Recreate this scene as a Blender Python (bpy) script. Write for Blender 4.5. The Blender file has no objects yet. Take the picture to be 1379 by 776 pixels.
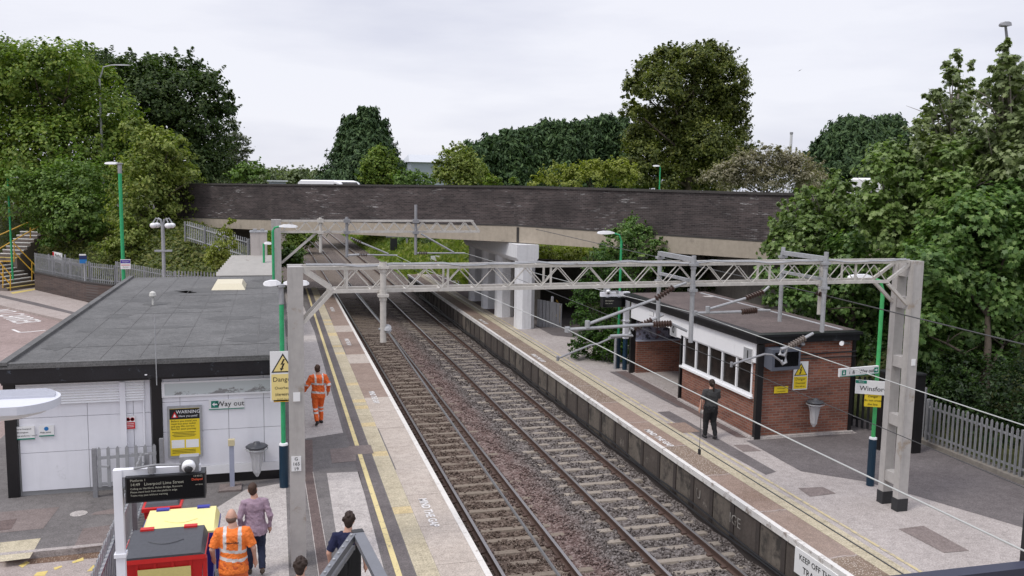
import bpy, bmesh, math, random
import numpy as np
from mathutils import Vector, Matrix
random.seed(7); RNG = np.random.default_rng(7)
S = bpy.context.scene; C = S.collection
R = math.radians
# ------------------------------------------------------------------ camera model
F, PIT, YAW, ROL, H = 1180.2, R(6.68762), R(15.34688), R(0.93658), 6.85758
FW = np.array([math.sin(YAW)*math.cos(PIT), math.cos(YAW)*math.cos(PIT), -math.sin(PIT)])
r0 = np.array([math.cos(YAW), -math.sin(YAW), 0.]); u0 = np.cross(r0, FW)
RT = r0*math.cos(ROL)+u0*math.sin(ROL); UP = u0*math.cos(ROL)-r0*math.sin(ROL)
EYE = np.array([0, 0, H])
def ray(px, py): return (px-689.5)/F*RT-(py-388)/F*UP+FW
def P(px, py, Y):
    d = ray(px, py); return Vector(EYE+d*(Y/d[1]))
def PX(px, py, X):
    d = ray(px, py); return Vector(EYE+d*(X/d[0]))
def G(px, py, z=0.):
    d = ray(px, py); return Vector(EYE+d*((z-H)/d[2]))
cam = bpy.data.cameras.new('camera'); co = bpy.data.objects.new('camera', cam); C.objects.link(co)
cam.sensor_width = 36; cam.lens = 36*F/1379; cam.clip_start = .1; cam.clip_end = 4000
M4 = Matrix.Identity(4)
for i in range(3):
    M4[i][0] = RT[i]; M4[i][1] = UP[i]; M4[i][2] = -FW[i]; M4[i][3] = EYE[i]
co.matrix_world = M4; S.camera = co

# ------------------------------------------------------------------ materials
def srgb(r, g, b):
    f = lambda c: (c/12.92 if c <= .04045 else ((c+.055)/1.055)**2.4)
    return tuple(f(c/255) for c in (r, g, b))
MATS = {}
class NT:
    def __init__(s, name):
        s.m = bpy.data.materials.new(name); s.m.use_nodes = True; s.t = s.m.node_tree; s.n = s.t.nodes; s.l = s.t.links
        s.b = s.n['Principled BSDF']; s.out = s.n['Material Output']
    def new(s, ty, **kw):
        n = s.n.new(ty)
        for k, v in kw.items():
            if k in n.inputs: n.inputs[k].default_value = v
            else: setattr(n, k, v)
        return n
    def link(s, a, b): s.l.new(a, b)
    def coord(s, out='Object'): return s.new('ShaderNodeTexCoord').outputs[out]
    def noise(s, vec, scale, detail=4, rough=.6):
        n = s.new('ShaderNodeTexNoise'); n.inputs['Scale'].default_value = scale; n.inputs['Detail'].default_value = detail; n.inputs['Roughness'].default_value = rough
        s.link(vec, n.inputs['Vector']); return n.outputs['Fac']
    def mapv(s, vec, sc=(1, 1, 1)):
        n = s.new('ShaderNodeMapping'); n.inputs['Scale'].default_value = sc; s.link(vec, n.inputs['Vector']); return n.outputs[0]
    def ramp(s, fac, stops, interp='LINEAR'):
        n = s.new('ShaderNodeValToRGB'); cr = n.color_ramp; cr.interpolation = interp
        while len(cr.elements) < len(stops): cr.elements.new(.5)
        for e, (p, c) in zip(cr.elements, stops): e.position = p; e.color = (*c, 1) if len(c) == 3 else c
        s.link(fac, n.inputs[0]); return n.outputs[0]
    def mix(s, fac, a, b, mode='MIX'):
        n = s.new('ShaderNodeMix', data_type='RGBA', blend_type=mode)
        for inp, v in ((n.inputs['Factor'], fac), (n.inputs[6], a), (n.inputs[7], b)):
            if isinstance(v, (int, float)): inp.default_value = v
            elif isinstance(v, tuple): inp.default_value = (*v, 1)
            else: s.link(v, inp)
        return n.outputs[2]
    def math(s, op, a, b):
        n = s.new('ShaderNodeMath', operation=op)
        for i, v in enumerate((a, b)):
            if isinstance(v, (int, float)): n.inputs[i].default_value = v
            else: s.link(v, n.inputs[i])
        return n.outputs[0]
    def bump(s, h, strength=.4, dist=.02):
        n = s.new('ShaderNodeBump'); n.inputs['Strength'].default_value = strength; n.inputs['Distance'].default_value = dist
        s.link(h, n.inputs['Height']); s.link(n.outputs[0], s.b.inputs['Normal'])
    def fin(s, col, rough=.7, metal=0., spec=.5):
        if isinstance(col, tuple): s.b.inputs['Base Color'].default_value = (*col, 1)
        else: s.link(col, s.b.inputs['Base Color'])
        s.b.inputs['Roughness'].default_value = rough; s.b.inputs['Metallic'].default_value = metal
        s.b.inputs['Specular IOR Level'].default_value = spec
        return s.m
def sc(c, k): return tuple(min(1, x*k) for x in c)
def M(name, col, rough=.7, var=.2, scale=1.5, fine=18, metal=0., bump=0., streak=0., spec=.4, dirt=None):
    """painted / plain surface with uneven tone: blotches, fine grain, optional run-off streaks and dirt patches"""
    if name in MATS: return MATS[name]
    t = NT(name); v = t.coord()
    c = t.ramp(t.noise(v, scale, 5), [(.25, sc(col, 1-var)), (.75, sc(col, 1+var))])
    f = t.noise(v, scale*fine, 3)
    c = t.mix(.5, c, t.ramp(f, [(.3, sc(col, 1-var*.8)), (.7, sc(col, 1+var*.8))]))
    if streak:
        s_ = t.noise(t.mapv(v, (2.4, 2.4, .22)), 1.7, 5, .7)
        c = t.mix(t.ramp(s_, [(.5, (0, 0, 0)), (.75, (streak,)*3)]), c, sc(col, .35))
    if dirt:
        d = t.noise(v, dirt[1], 6, .7)
        c = t.mix(t.ramp(d, [(dirt[2], (0, 0, 0)), (min(1, dirt[2]+.12), (1, 1, 1))]), c, dirt[0])
    if bump: t.bump(f, bump, .012 if bump < .5 else .03)
    MATS[name] = t.fin(c, rough, metal, spec); return MATS[name]
def ground_mat(name, c1, c2, speck=None, scale=.5, grain=90, rough=.9, bump=.25, crack=False, contrast=1):
    t = NT(name); v = t.coord()
    c = t.ramp(t.noise(v, scale, 6, .65), [(.3, c1), (.7, c2)])
    g = t.noise(v, min(grain, 34), 3, .7)
    k = .42*contrast
    c = t.mix(.85, c, t.ramp(g, [(.32, (1-k,)*3), (.68, (1+k*.62,)*3)]), 'MULTIPLY')
    g2 = t.noise(v, 5.5, 8, .78)
    c = t.mix(.8, c, t.ramp(g2, [(.36, (.78,)*3), (.64, (1.16,)*3)]), 'MULTIPLY')
    st = t.noise(v, 2.3, 7, .75)
    c = t.mix(t.ramp(st, [(.56, (0, 0, 0)), (.72, (.45,)*3)]), c, sc(c1, .55))
    if speck:
        w = t.new('ShaderNodeTexVoronoi'); w.inputs['Scale'].default_value = speck[1]; t.link(v, w.inputs['Vector'])
        c = t.mix(t.ramp(w.outputs['Distance'], [(speck[2], (1, 1, 1)), (speck[2]+.1, (0, 0, 0))]), c, speck[0])
    if crack:
        w = t.new('ShaderNodeTexVoronoi', feature='DISTANCE_TO_EDGE'); w.inputs['Scale'].default_value = .42
        nv = t.new('ShaderNodeTexNoise'); nv.inputs['Scale'].default_value = 3
        t.link(v, nv.inputs['Vector']); t.link(t.mix(.35, v, nv.outputs['Color']), w.inputs['Vector'])
        c = t.mix(t.ramp(w.outputs['Distance'], [(.0, (.28,)*3), (.006, (0, 0, 0))]), c, sc(c1, .3))
    t.bump(g, bump, .01)
    MATS[name] = t.fin(c, rough, 0, .25); return MATS[name]
def brick_mat(name, c1, c2, mort, efflor=0., soot=0., bw=.225, bh=.075, ms=.012):
    t = NT(name); v = t.coord()
    sp = t.new('ShaderNodeSeparateXYZ'); t.link(v, sp.inputs[0])
    cb = t.new('ShaderNodeCombineXYZ'); t.link(t.math('ADD', sp.outputs[0], sp.outputs[1]), cb.inputs[0]); t.link(sp.outputs[2], cb.inputs[1])
    b = t.new('ShaderNodeTexBrick'); t.link(cb.outputs[0], b.inputs['Vector'])
    b.inputs['Scale'].default_value = 1; b.inputs['Brick Width'].default_value = bw; b.inputs['Row Height'].default_value = bh; b.inputs['Mortar Size'].default_value = ms
    b.inputs['Color1'].default_value = (*c1, 1); b.inputs['Color2'].default_value = (*c2, 1); b.inputs['Mortar'].default_value = (*mort, 1)
    b.inputs['Bias'].default_value = -.1; b.inputs['Mortar Smooth'].default_value = .2
    c = b.outputs['Color']
    n1 = t.noise(t.mapv(cb.outputs[0], (.5, 1.2, 1)), 1.1, 6, .7)
    c = t.mix(1., c, t.ramp(n1, [(.3, (.6, .6, .62)), (.7, (1.35, 1.3, 1.3))]), 'MULTIPLY')
    bnd = t.noise(t.mapv(cb.outputs[0], (.35, 13, 1)), 1.0, 4, .7)
    c = t.mix(.8 if efflor else .35, c, t.ramp(bnd, [(.3, (.62, .62, .62)), (.5, (1, 1, 1)), (.72, (1.45, 1.42, 1.4))]), 'MULTIPLY')
    if soot:
        c = t.mix(t.ramp(t.noise(v, .45, 5), [(.45, (0, 0, 0)), (.7, (soot,)*3)]), c, (.02, .018, .018))
    if efflor:
        n2 = t.noise(t.mapv(cb.outputs[0], (1.2, 9, 1)), 1.0, 5, .7)
        n3 = t.noise(t.mapv(cb.outputs[0], (.22, .5, 1)), 1.3, 3)
        n2 = t.math('MULTIPLY', t.ramp(n2, [(.57, (0, 0, 0)), (.64, (1, 1, 1))]), t.ramp(n3, [(.46, (0, 0, 0)), (.68, (efflor*.8,)*3)]))
        c = t.mix(n2, c, (.55, .54, .53))
    t.bump(b.outputs['Fac'], -.5, .01)
    MATS[name] = t.fin(c, .85, 0, .2); return MATS[name]
def leaf_mat(name, cols, rough=.5, transl=.36):
    t = NT(name)
    g = t.new('ShaderNodeNewGeometry'); v = t.coord()
    rnd = g.outputs['Random Per Island']
    c = t.ramp(rnd, [(i/(len(cols)-1) if len(cols) > 1 else 0, k) for i, k in enumerate(cols)])
    n = t.noise(v, .55, 4)
    c = t.mix(1., c, t.ramp(n, [(.3, (.8, .82, .78)), (.7, (1.3, 1.25, 1.15))]), 'MULTIPLY')
    t.fin(c, rough, 0, .3)
    tr = t.new('ShaderNodeBsdfTranslucent'); t.link(t.mix(1., c, (1.25, 1.4, .6), 'MULTIPLY'), tr.inputs['Color'])
    ms = t.new('ShaderNodeMixShader'); ms.inputs[0].default_value = transl
    t.link(t.b.outputs[0], ms.inputs[1]); t.link(tr.outputs[0], ms.inputs[2]); t.link(ms.outputs[0], t.out.inputs[0])
    MATS[name] = t.m; return t.m
WHITE = M('white_paint', (.75, .75, .785), .5, .05, .6, 6, streak=.10, dirt=((.5, .5, .51), 1.4, .64))
WHITE_CLEAN = M('white_clean', (.78, .78, .79), .4, .05)
STEEL = M('galvanised', (.34, .345, .355), .55, .28, 1.6, 10, metal=.25, dirt=((.2, .18, .16), 4, .62))
STEELD = M('galvanised_dull', (.26, .26, .27), .55, .25, 1.5, 12, metal=.2)
CREAM = M('portal_paint', (.50, .475, .435), .65, .22, 1.6, 10, streak=.35, dirt=((.20, .155, .12), 4.2, .60))
GREYMAST = M('mast_paint', (.40, .38, .36), .65, .16, .9, 9, streak=.35, dirt=((.27, .22, .17), 2.2, .6))
GREEN = M('green_paint', (.03, .33, .13), .5, .2, 1.2, 8)
GREENB = M('bright_green_paint', (.06, .38, .12), .5, .2, 1.2, 8)
NAVY = M('navy_base', (.008, .03, .055), .35, .2, 2)
BLACK = M('black_paint', (.012, .011, .012), .35, .4, 2, dirt=((.08, .075, .075), 3, .68))
BLACKM = M('black_plastic', (.02, .02, .022), .45, .3, 2)
DARK = M('dark_void', (.012, .012, .013), .9, .3)
YEL = M('yellow_rail_paint', (.58, .34, .03), .5, .2, 2)
REDB = M('red_bin', (.55, .02, .018), .4, .12, 1.5, dirt=((.35, .05, .04), 2.5, .66))
BLUEB = M('blue_bin', (.03, .035, .30), .4, .12, 1.5)
LIDY = M('cream_lid', (.78, .70, .30), .5, .1, 1.5, dirt=((.5, .44, .2), 4, .64))
LIDK = M('black_lid', (.055, .057, .065), .45, .3, 1.5)
CONC = M('concrete', (.37, .32, .255), .9, .2, .6, 9, bump=.2, streak=.22, dirt=((.22, .19, .155), .9, .58))
CONCW = M('painted_concrete', (.68, .68, .69), .8, .1, .7, 12, streak=.3)
CONCD = M('dirty_concrete', (.20, .18, .155), .95, .3, .9, 14, bump=.3, streak=.5)
SLEEP = M('sleeper_concrete', (.20, .163, .128), .95, .3, 2.0, 10, bump=.3, dirt=((.10, .08, .065), 3, .58))
SLEEPL = M('sleeper_pale', (.265, .228, .188), .95, .3, 2.0, 10, bump=.3, dirt=((.14, .115, .095), 3, .58))
RAILS = M('rail_rust', (.085, .052, .040), .75, .3, 4)
RAILT = M('rail_head', (.30, .285, .28), .3, .2, 3, metal=.75)
RUST = M('insulator_brown', (.060, .034, .027), .35, .3, 6)
FELT = ground_mat('roof_felt', (.104, .103, .101), (.165, .163, .160), None, .55, 60, .9, .15, contrast=.9)
FELTB = ground_mat('roof_felt_brown', (.085, .068, .064), (.15, .118, .108), None, .6, 60, .9, .15)
TARM = ground_mat('tarmac', (.130, .120, .117), (.195, .180, .173), None, .45, 70, .95, .3, crack=True)
TARMD = ground_mat('tarmac_dark', (.118, .103, .102), (.165, .147, .144), None, .6, 80, .95, .3)
TARMB = ground_mat('tarmac_brown', (.115, .085, .08), (.165, .125, .115), None, .6, 80, .95, .3)
PALE = ground_mat('pale_tarmac', (.405, .37, .348), (.485, .447, .42), None, .6, 60, .95, .3, crack=True)
PALER = ground_mat('pale_grit', (.335, .298, .278), (.435, .392, .368), None, .5, 60, .95, .3, crack=True)
PINK = ground_mat('pinkish_asphalt', (.27, .205, .185), (.34, .265, .245), None, .35, 70, .95, .3, crack=True)
PINKL = ground_mat('pinkish_paving', (.34, .285, .26), (.43, .375, .345), None, .5, 50, .95, .2)
PATCHB = ground_mat('patch_brown', (.185, .150, .14), (.235, .195, .18), None, .8, 60, .95, .25)
SLABP = ground_mat('slab_pink', (.40, .343, .295), (.495, .435, .38), None, .7, 70, .95, .3)
SLABBR = ground_mat('slab_brown', (.245, .18, .145), (.31, .24, .20), None, .7, 70, .95, .3)
AGG = ground_mat('exposed_aggregate', (.175, .125, .092), (.25, .19, .145), ((.50, .44, .38), 26, .22), .7, 70, .95, .5)
AGGR = ground_mat('aggregate_rusty', (.235, .165, .125), (.29, .215, .175), ((.40, .32, .27), 30, .18), .7, 70, .95, .4)
TACT = ground_mat('buff_tactile', (.43, .375, .265), (.53, .47, .345), None, .8, 45, .9, .3)
TACTY = ground_mat('buff_tactile_new', (.52, .41, .225), (.60, .49, .29), None, .8, 45, .9, .3)
YLINE = M('yellow_line', (.60, .50, .25), .85, .15, 3, 8, dirt=((.26, .22, .17), 7, .55))
YLINE2 = M('worn_yellow_line', (.50, .42, .24), .85, .18, 3, 8, dirt=((.30, .27, .24), 6, .50))
WLINE = M('white_line', (.62, .595, .555), .85, .14, 3, 8, dirt=((.33, .29, .26), 6, .56))
WLINED = M('worn_white_line', (.62, .60, .57), .8, .12, 3, 8, dirt=((.27, .23, .2), 5, .54))
YMARK = M('yellow_road_paint', (.60, .47, .16), .85, .15, 3, 8, dirt=((.33, .28, .24), 6, .58))
BRICKB = brick_mat('bridge_brick', (.086, .069, .066), (.040, .033, .033), (.098, .09, .085), efflor=1., soot=.45)
BRICKR = brick_mat('red_brick', (.275, .110, .070), (.168, .066, .047), (.22, .17, .14), soot=.15)
BRICKD = brick_mat('dark_red_brick', (.17, .06, .038), (.11, .04, .03), (.13, .10, .09))
BRICKW = brick_mat('retaining_brick', (.105, .076, .064), (.065, .05, .045), (.11, .097, .09))
def glass_mat():
    t = NT('window_glass'); v = t.coord()
    c = t.ramp(t.noise(v, 1.4, 4), [(.35, (.006, .006, .006)), (.7, (.035, .026, .022))])
    MATS['glass'] = t.fin(c, .1, 0, .22); return MATS['glass']
GLASS = glass_mat()
def emit(name, col, k=1.):
    t = NT(name); t.fin((0, 0, 0), .5); t.b.inputs['Emission Color'].default_value = (*col, 1); t.b.inputs['Emission Strength'].default_value = k
    MATS[name] = t.m; return t.m
def flat(name, col, rough=.55):
    if name not in MATS: MATS[name] = NT(name).fin(col, rough, 0, .3)
    return MATS[name]
INK = flat('ink_black', (.015, .015, .015)); INKW = flat('ink_white', (.78, .78, .78)); SIGNW = flat('sign_white', (.74, .74, .73)); SIGNY = flat('sign_yellow', (.74, .56, .03))
SIGNYP = flat('sign_pale_yellow', (.76, .62, .25)); SIGNO = flat('sign_orange', (.62, .33, .02)); SIGNG = flat('sign_green', (.01, .19, .13)); SIGNR = flat('sign_red', (.55, .015, .02)); SIGNBL = flat('sign_blue', (.02, .16, .42))
SKIN = M('skin', (.52, .30, .22), .6, .1, 6); LINEW = flat('marking_white', (.66, .64, .62), .8)

# ------------------------------------------------------------------ mesh builder
def wloc(o):
    v = Vector((0, 0, 0))
    while o is not None: v += o.location; o = o.parent
    return v
class MB:
    def __init__(s): s.v = []; s.f = []; s.mi = []; s.m = 0
    def add(s, vs, fs):
        b = len(s.v); s.v += [tuple(p) for p in vs]; s.f += [tuple(i+b for i in f) for f in fs]; s.mi += [s.m]*len(fs); return s
    def quad(s, *p): return s.add(p, [tuple(range(len(p)))])
    def hexa(s, p): # 8 corners: bottom 4 ccw, top 4 ccw
        return s.add(p, [(3, 2, 1, 0), (4, 5, 6, 7), (0, 1, 5, 4), (1, 2, 6, 5), (2, 3, 7, 6), (3, 0, 4, 7)])
    def box(s, a, b):
        x0, y0, z0 = (min(i, j) for i, j in zip(a, b)); x1, y1, z1 = (max(i, j) for i, j in zip(a, b))
        return s.hexa([(x0, y0, z0), (x1, y0, z0), (x1, y1, z0), (x0, y1, z0), (x0, y0, z1), (x1, y0, z1), (x1, y1, z1), (x0, y1, z1)])
    def bar(s, a, b, w, h=None, up=(0, 0, 1)):
        a, b = Vector(a), Vector(b); h = h or w; d = (b-a).normalized(); u = Vector(up)
        if abs(d.dot(u)) > .98: u = Vector((0, 1, 0))
        x = d.cross(u).normalized()*w/2; y = x.cross(d).normalized()*h/2
        return s.hexa([a-x-y, a+x-y, b+x-y, b-x-y, a-x+y, a+x+y, b+x+y, b-x+y])
    def tube(s, pts, r, n=8, cap=True):
        pts = [Vector(p) for p in pts]; rs = r if isinstance(r, (list, tuple)) else [r]*len(pts)
        vs = []; ref = None
        for i, p in enumerate(pts):
            d = (pts[min(i+1, len(pts)-1)]-pts[max(i-1, 0)]).normalized()
            if ref is None: ref = Vector((0, 0, 1)) if abs(d.z) < .9 else Vector((0, 1, 0))
            x = d.cross(ref).normalized(); y = x.cross(d).normalized()
            vs += [p+(x*math.cos(2*math.pi*k/n)+y*math.sin(2*math.pi*k/n))*rs[i] for k in range(n)]
        fs = [(i*n+k, i*n+(k+1) % n, (i+1)*n+(k+1) % n, (i+1)*n+k) for i in range(len(pts)-1) for k in range(n)]
        if cap: fs += [tuple(range(n))[::-1], tuple((len(pts)-1)*n+k for k in range(n))]
        return s.add(vs, fs)
    def lathe(s, prof, c=(0, 0, 0), n=14):
        vs = [(c[0]+r*math.cos(2*math.pi*k/n), c[1]+r*math.sin(2*math.pi*k/n), c[2]+z) for r, z in prof for k in range(n)]
        m = len(prof)
        fs = [(i*n+k, i*n+(k+1) % n, (i+1)*n+(k+1) % n, (i+1)*n+k) for i in range(m-1) for k in range(n)]
        fs += [tuple(range(n))[::-1], tuple((m-1)*n+k for k in range(n))]
        return s.add(vs, fs)
    def prism(s, poly, off):
        n = len(poly); off = Vector(off); a = [Vector(p) for p in poly]; b = [p+off for p in a]
        return s.add(a+b, [tuple(range(n))[::-1], tuple(range(n, 2*n))]+[(i, (i+1) % n, (i+1) % n+n, i+n) for i in range(n)])
    def build(s, name, mats, parent=None, world=True, smooth=False):
        me = bpy.data.meshes.new(name); o = wloc(parent) if (parent and world) else Vector((0, 0, 0))
        me.from_pydata([(p[0]-o.x, p[1]-o.y, p[2]-o.z) for p in s.v], [], s.f)
        for m in (mats if isinstance(mats, (list, tuple)) else [mats]): me.materials.append(m)
        me.polygons.foreach_set('material_index', s.mi)
        bm = bmesh.new(); bm.from_mesh(me); bmesh.ops.recalc_face_normals(bm, faces=bm.faces); bm.to_mesh(me); bm.free()
        if smooth: me.shade_smooth() if hasattr(me, 'shade_smooth') else None
        me.update(); ob = bpy.data.objects.new(name, me); C.objects.link(ob); ob.parent = parent
        return ob
def tag(o, label=None, cat=None, group=None, kind=None):
    if label: o['label'] = label
    if cat: o['category'] = cat
    if group: o['group'] = group
    if kind: o['kind'] = kind
    return o
def thing(name, label, cat, loc=(0, 0, 0), rz=0, group=None):
    o = bpy.data.objects.new(name, None); C.objects.link(o); o.location = loc; o.rotation_euler = (0, 0, rz); o.empty_display_size = .2
    return tag(o, label, cat, group)
def struct(name, mb, mat): return tag(mb.build(name, mat), kind='structure')
def one(name, mb, mat, label, cat, group=None, loc=None, **k):
    if loc is not None:
        r = MB(); mb.v = [(p[0]-loc[0], p[1]-loc[1], p[2]-loc[2]) for p in mb.v]
    o = mb.build(name, mat, None, **k)
    if loc is not None: o.location = loc
    return tag(o, label, cat, group)
def copy_tree(o, parent=None):
    c = o.copy(); C.objects.link(c); c.parent = parent
    for ch in [x for x in o.children]: copy_tree(ch, c)
    return c
def text_me(txt, size, ex=.002, align='CENTER', shear=0, sp=1.0, bold=0.):
    cu = bpy.data.curves.new('t', 'FONT'); cu.body = txt; cu.size = size; cu.extrude = ex; cu.align_x = align; cu.align_y = 'CENTER'; cu.space_character = sp; cu.shear = shear
    cu.resolution_u = 2; cu.offset = bold
    ob = bpy.data.objects.new('t', cu); C.objects.link(ob)
    dg = bpy.context.evaluated_depsgraph_get(); me = bpy.data.meshes.new_from_object(ob.evaluated_get(dg))
    bpy.data.objects.remove(ob); bpy.data.curves.remove(cu); return me
def letter(txt, size, parent, mtx, mat, ex=.002, align='CENTER', name='lettering', sp=1.0):
    """text lying in the plane given by mtx (local: x right, y up, z out of the board)"""
    me = text_me(txt, size, ex, align, sp=sp); me.transform(mtx); me.materials.clear(); me.materials.append(mat); me.name = name
    ob = bpy.data.objects.new(name, me); C.objects.link(ob); ob.parent = parent; return ob
UPR = Matrix.Rotation(R(90), 4, 'X')   # text stands upright, facing -Y
def at(x, y, z): return Matrix.Translation((x, y, z)) @ UPR
def skin_leaf(): pass

# ------------------------------------------------------------------ world and light
SUN_EL, SUN_AZ = R(56), R(250)
w = bpy.data.worlds.new('World'); S.world = w; w.use_nodes = True
nt = w.node_tree; bg = nt.nodes['Background']
sky = nt.nodes.new('ShaderNodeTexSky'); sky.sky_type = 'NISHITA'; sky.sun_disc = False; sky.sun_elevation = SUN_EL; sky.sun_rotation = SUN_AZ
def wn(ty, **kw):
    n = nt.nodes.new(ty)
    for k, v in kw.items():
        if k in n.inputs: n.inputs[k].default_value = v
        else: setattr(n, k, v)
    return n
tc = wn('ShaderNodeTexCoord'); sep = wn('ShaderNodeSeparateXYZ'); nt.links.new(tc.outputs['Generated'], sep.inputs[0])
mp = wn('ShaderNodeMapping'); mp.inputs['Scale'].default_value = (1.2, 1.2, 6.0); nt.links.new(tc.outputs['Generated'], mp.inputs[0])
no = wn('ShaderNodeTexNoise'); no.inputs['Scale'].default_value = 1.25; no.inputs['Detail'].default_value = 6; no.inputs['Roughness'].default_value = .52; nt.links.new(mp.outputs[0], no.inputs[0])
cr = wn('ShaderNodeValToRGB'); nt.links.new(no.outputs['Fac'], cr.inputs[0])
cr.color_ramp.elements[0].position = .40; cr.color_ramp.elements[0].color = (.505, .517, .61, 1)
cr.color_ramp.elements[1].position = .63; cr.color_ramp.elements[1].color = (.69, .692, .748, 1)
mr = wn('ShaderNodeMapRange'); nt.links.new(sep.outputs[2], mr.inputs[0])
for i, v in zip((1, 2, 3, 4), (.24, 1, 1., 2.0)): mr.inputs[i].default_value = v
mx = wn('ShaderNodeMix', data_type='RGBA', blend_type='MULTIPLY'); mx.inputs[0].default_value = 1
nt.links.new(cr.outputs[0], mx.inputs[6]); nt.links.new(mr.outputs[0], mx.inputs[7])
sk = wn('ShaderNodeMix', data_type='RGBA', blend_type='MULTIPLY'); sk.inputs[0].default_value = 1; nt.links.new(sky.outputs[0], sk.inputs[6]); sk.inputs[7].default_value = (.1, .1, .1, 1)
m2 = wn('ShaderNodeMix', data_type='RGBA'); m2.inputs[0].default_value = .93; nt.links.new(sk.outputs[2], m2.inputs[6]); nt.links.new(mx.outputs[2], m2.inputs[7])
nt.links.new(m2.outputs[2], bg.inputs[0]); bg.inputs[1].default_value = 1.0
sd = bpy.data.lights.new('sun', 'SUN'); sd.energy = 1.3; sd.angle = R(14); sd.color = (1, .96, .9)
so = bpy.data.objects.new('sun', sd); C.objects.link(so)
sdir = Vector((math.sin(SUN_AZ)*math.cos(SUN_EL), math.cos(SUN_AZ)*math.cos(SUN_EL), math.sin(SUN_EL)))
so.rotation_euler = sdir.to_track_quat('Z', 'Y').to_euler()
S.view_settings.view_transform = 'Standard'; S.view_settings.look = 'None'; S.view_settings.exposure = .42; S.view_settings.gamma = 1

# ------------------------------------------------------------------ setting: ground, ballast, platforms
XC1, XC2, RZ = 5.125, 8.40, -.915
def bend(y): return -4.5e-5*max(0, y-15)**2
gr = MB()
gx = [-900, -120, -40, -14, 1.2, 11.5, 30, 120, 900]; 
gr.quad((-1500, -300, -1.45), (1500, -300, -1.45), (1500, 3000, -1.45), (-1500, 3000, -1.45))
EARTH = ground_mat('earth_grass', (.06, .075, .025), (.11, .11, .05), None, .6, 30, .95, .6)
struct('ground', gr, EARTH)
def ballast_mat():
    t = NT('ballast'); v = t.coord()
    w_ = t.new('ShaderNodeTexVoronoi'); w_.inputs['Scale'].default_value = 21; t.link(v, w_.inputs['Vector'])
    sp_ = t.new('ShaderNodeSeparateColor'); t.link(w_.outputs['Color'], sp_.inputs[0])
    return t, v, sp_.outputs[0], w_.outputs['Distance']
def ballast_color(t, v, rnd):
    grey = t.ramp(rnd, [(0, (.062, .051, .046)), (.5, (.142, .122, .112)), (1, (.25, .226, .212))])
    pink = t.ramp(rnd, [(0, (.078, .052, .046)), (.5, (.165, .113, .101)), (1, (.27, .215, .195))])
    brown = t.ramp(rnd, [(0, (.055, .038, .030)), (.5, (.122, .09, .071)), (1, (.21, .165, .135))])
    sx = t.new('ShaderNodeSeparateXYZ'); t.link(v, sx.inputs[0])
    nx = t.math('ADD', sx.outputs[0], t.math('MULTIPLY', t.math('SUBTRACT', t.noise(v, .9, 4), .5), .9))
    mb_ = t.new('ShaderNodeMapRange'); t.link(nx, mb_.inputs[0]); mb_.inputs[1].default_value = 5.5; mb_.inputs[2].default_value = 6.2
    c = t.mix(mb_.outputs[0], brown, pink)
    mg = t.new('ShaderNodeMapRange'); t.link(nx, mg.inputs[0]); mg.inputs[1].default_value = 6.55; mg.inputs[2].default_value = 7.0
    c = t.mix(mg.outputs[0], c, grey)
    # rusty tone far along the line
    sy = t.new('ShaderNodeMapRange'); t.link(sx.outputs[1], sy.inputs[0]); sy.inputs[1].default_value = 34; sy.inputs[2].default_value = 60
    return t.mix(sy.outputs[0], c, t.mix(.6, brown, grey))
t, v, rnd, dist = ballast_mat(); t.bump(dist, .9, .03); BALL = t.fin(ballast_color(t, v, rnd), .95, 0, .15)
t = NT('ballast_stone'); v = t.coord(); STONE = t.fin(ballast_color(t, v, t.new('ShaderNodeNewGeometry').outputs['Random Per Island']), .9, 0, .2)
def hgrid(name, xs, ys, zf, mat, xf=None):
    b = MB(); nx = len(xs)
    vs = [((xf(x, y) if xf else x), y, zf(x, y)) for y in ys for x in xs]
    b.add(vs, [(j*nx+i, j*nx+i+1, (j+1)*nx+i+1, (j+1)*nx+i) for j in range(len(ys)-1) for i in range(nx-1)])
    o = struct(name, b, mat); o.data.shade_smooth(); return o
bz = lambda x, y: -1.10+.025*math.sin(x*7+y*3)+.02*math.sin(y*5.3)-(.05 if x < 4.0 else 0)+(.03 if 6.2 < x < 7.2 else 0)
hgrid('ballast', [3.62+.26*i for i in range(25)], [3+.3*i for i in range(194)], lambda x, y: bz(x, y)+random.uniform(-.018, .018), BALL)
hgrid('far_ballast', [0.2, 1.2, 2.4, 3.8, 5, 6.7, 8.4, 10, 11.2, 12.2], [61.0+6*i for i in range(42)], lambda x, y: -1.1-(.32 if x < .5 or x > 12 else 0)+(.03 if x == 6.7 else 0), BALL, lambda x, y: x+bend(y))
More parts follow.
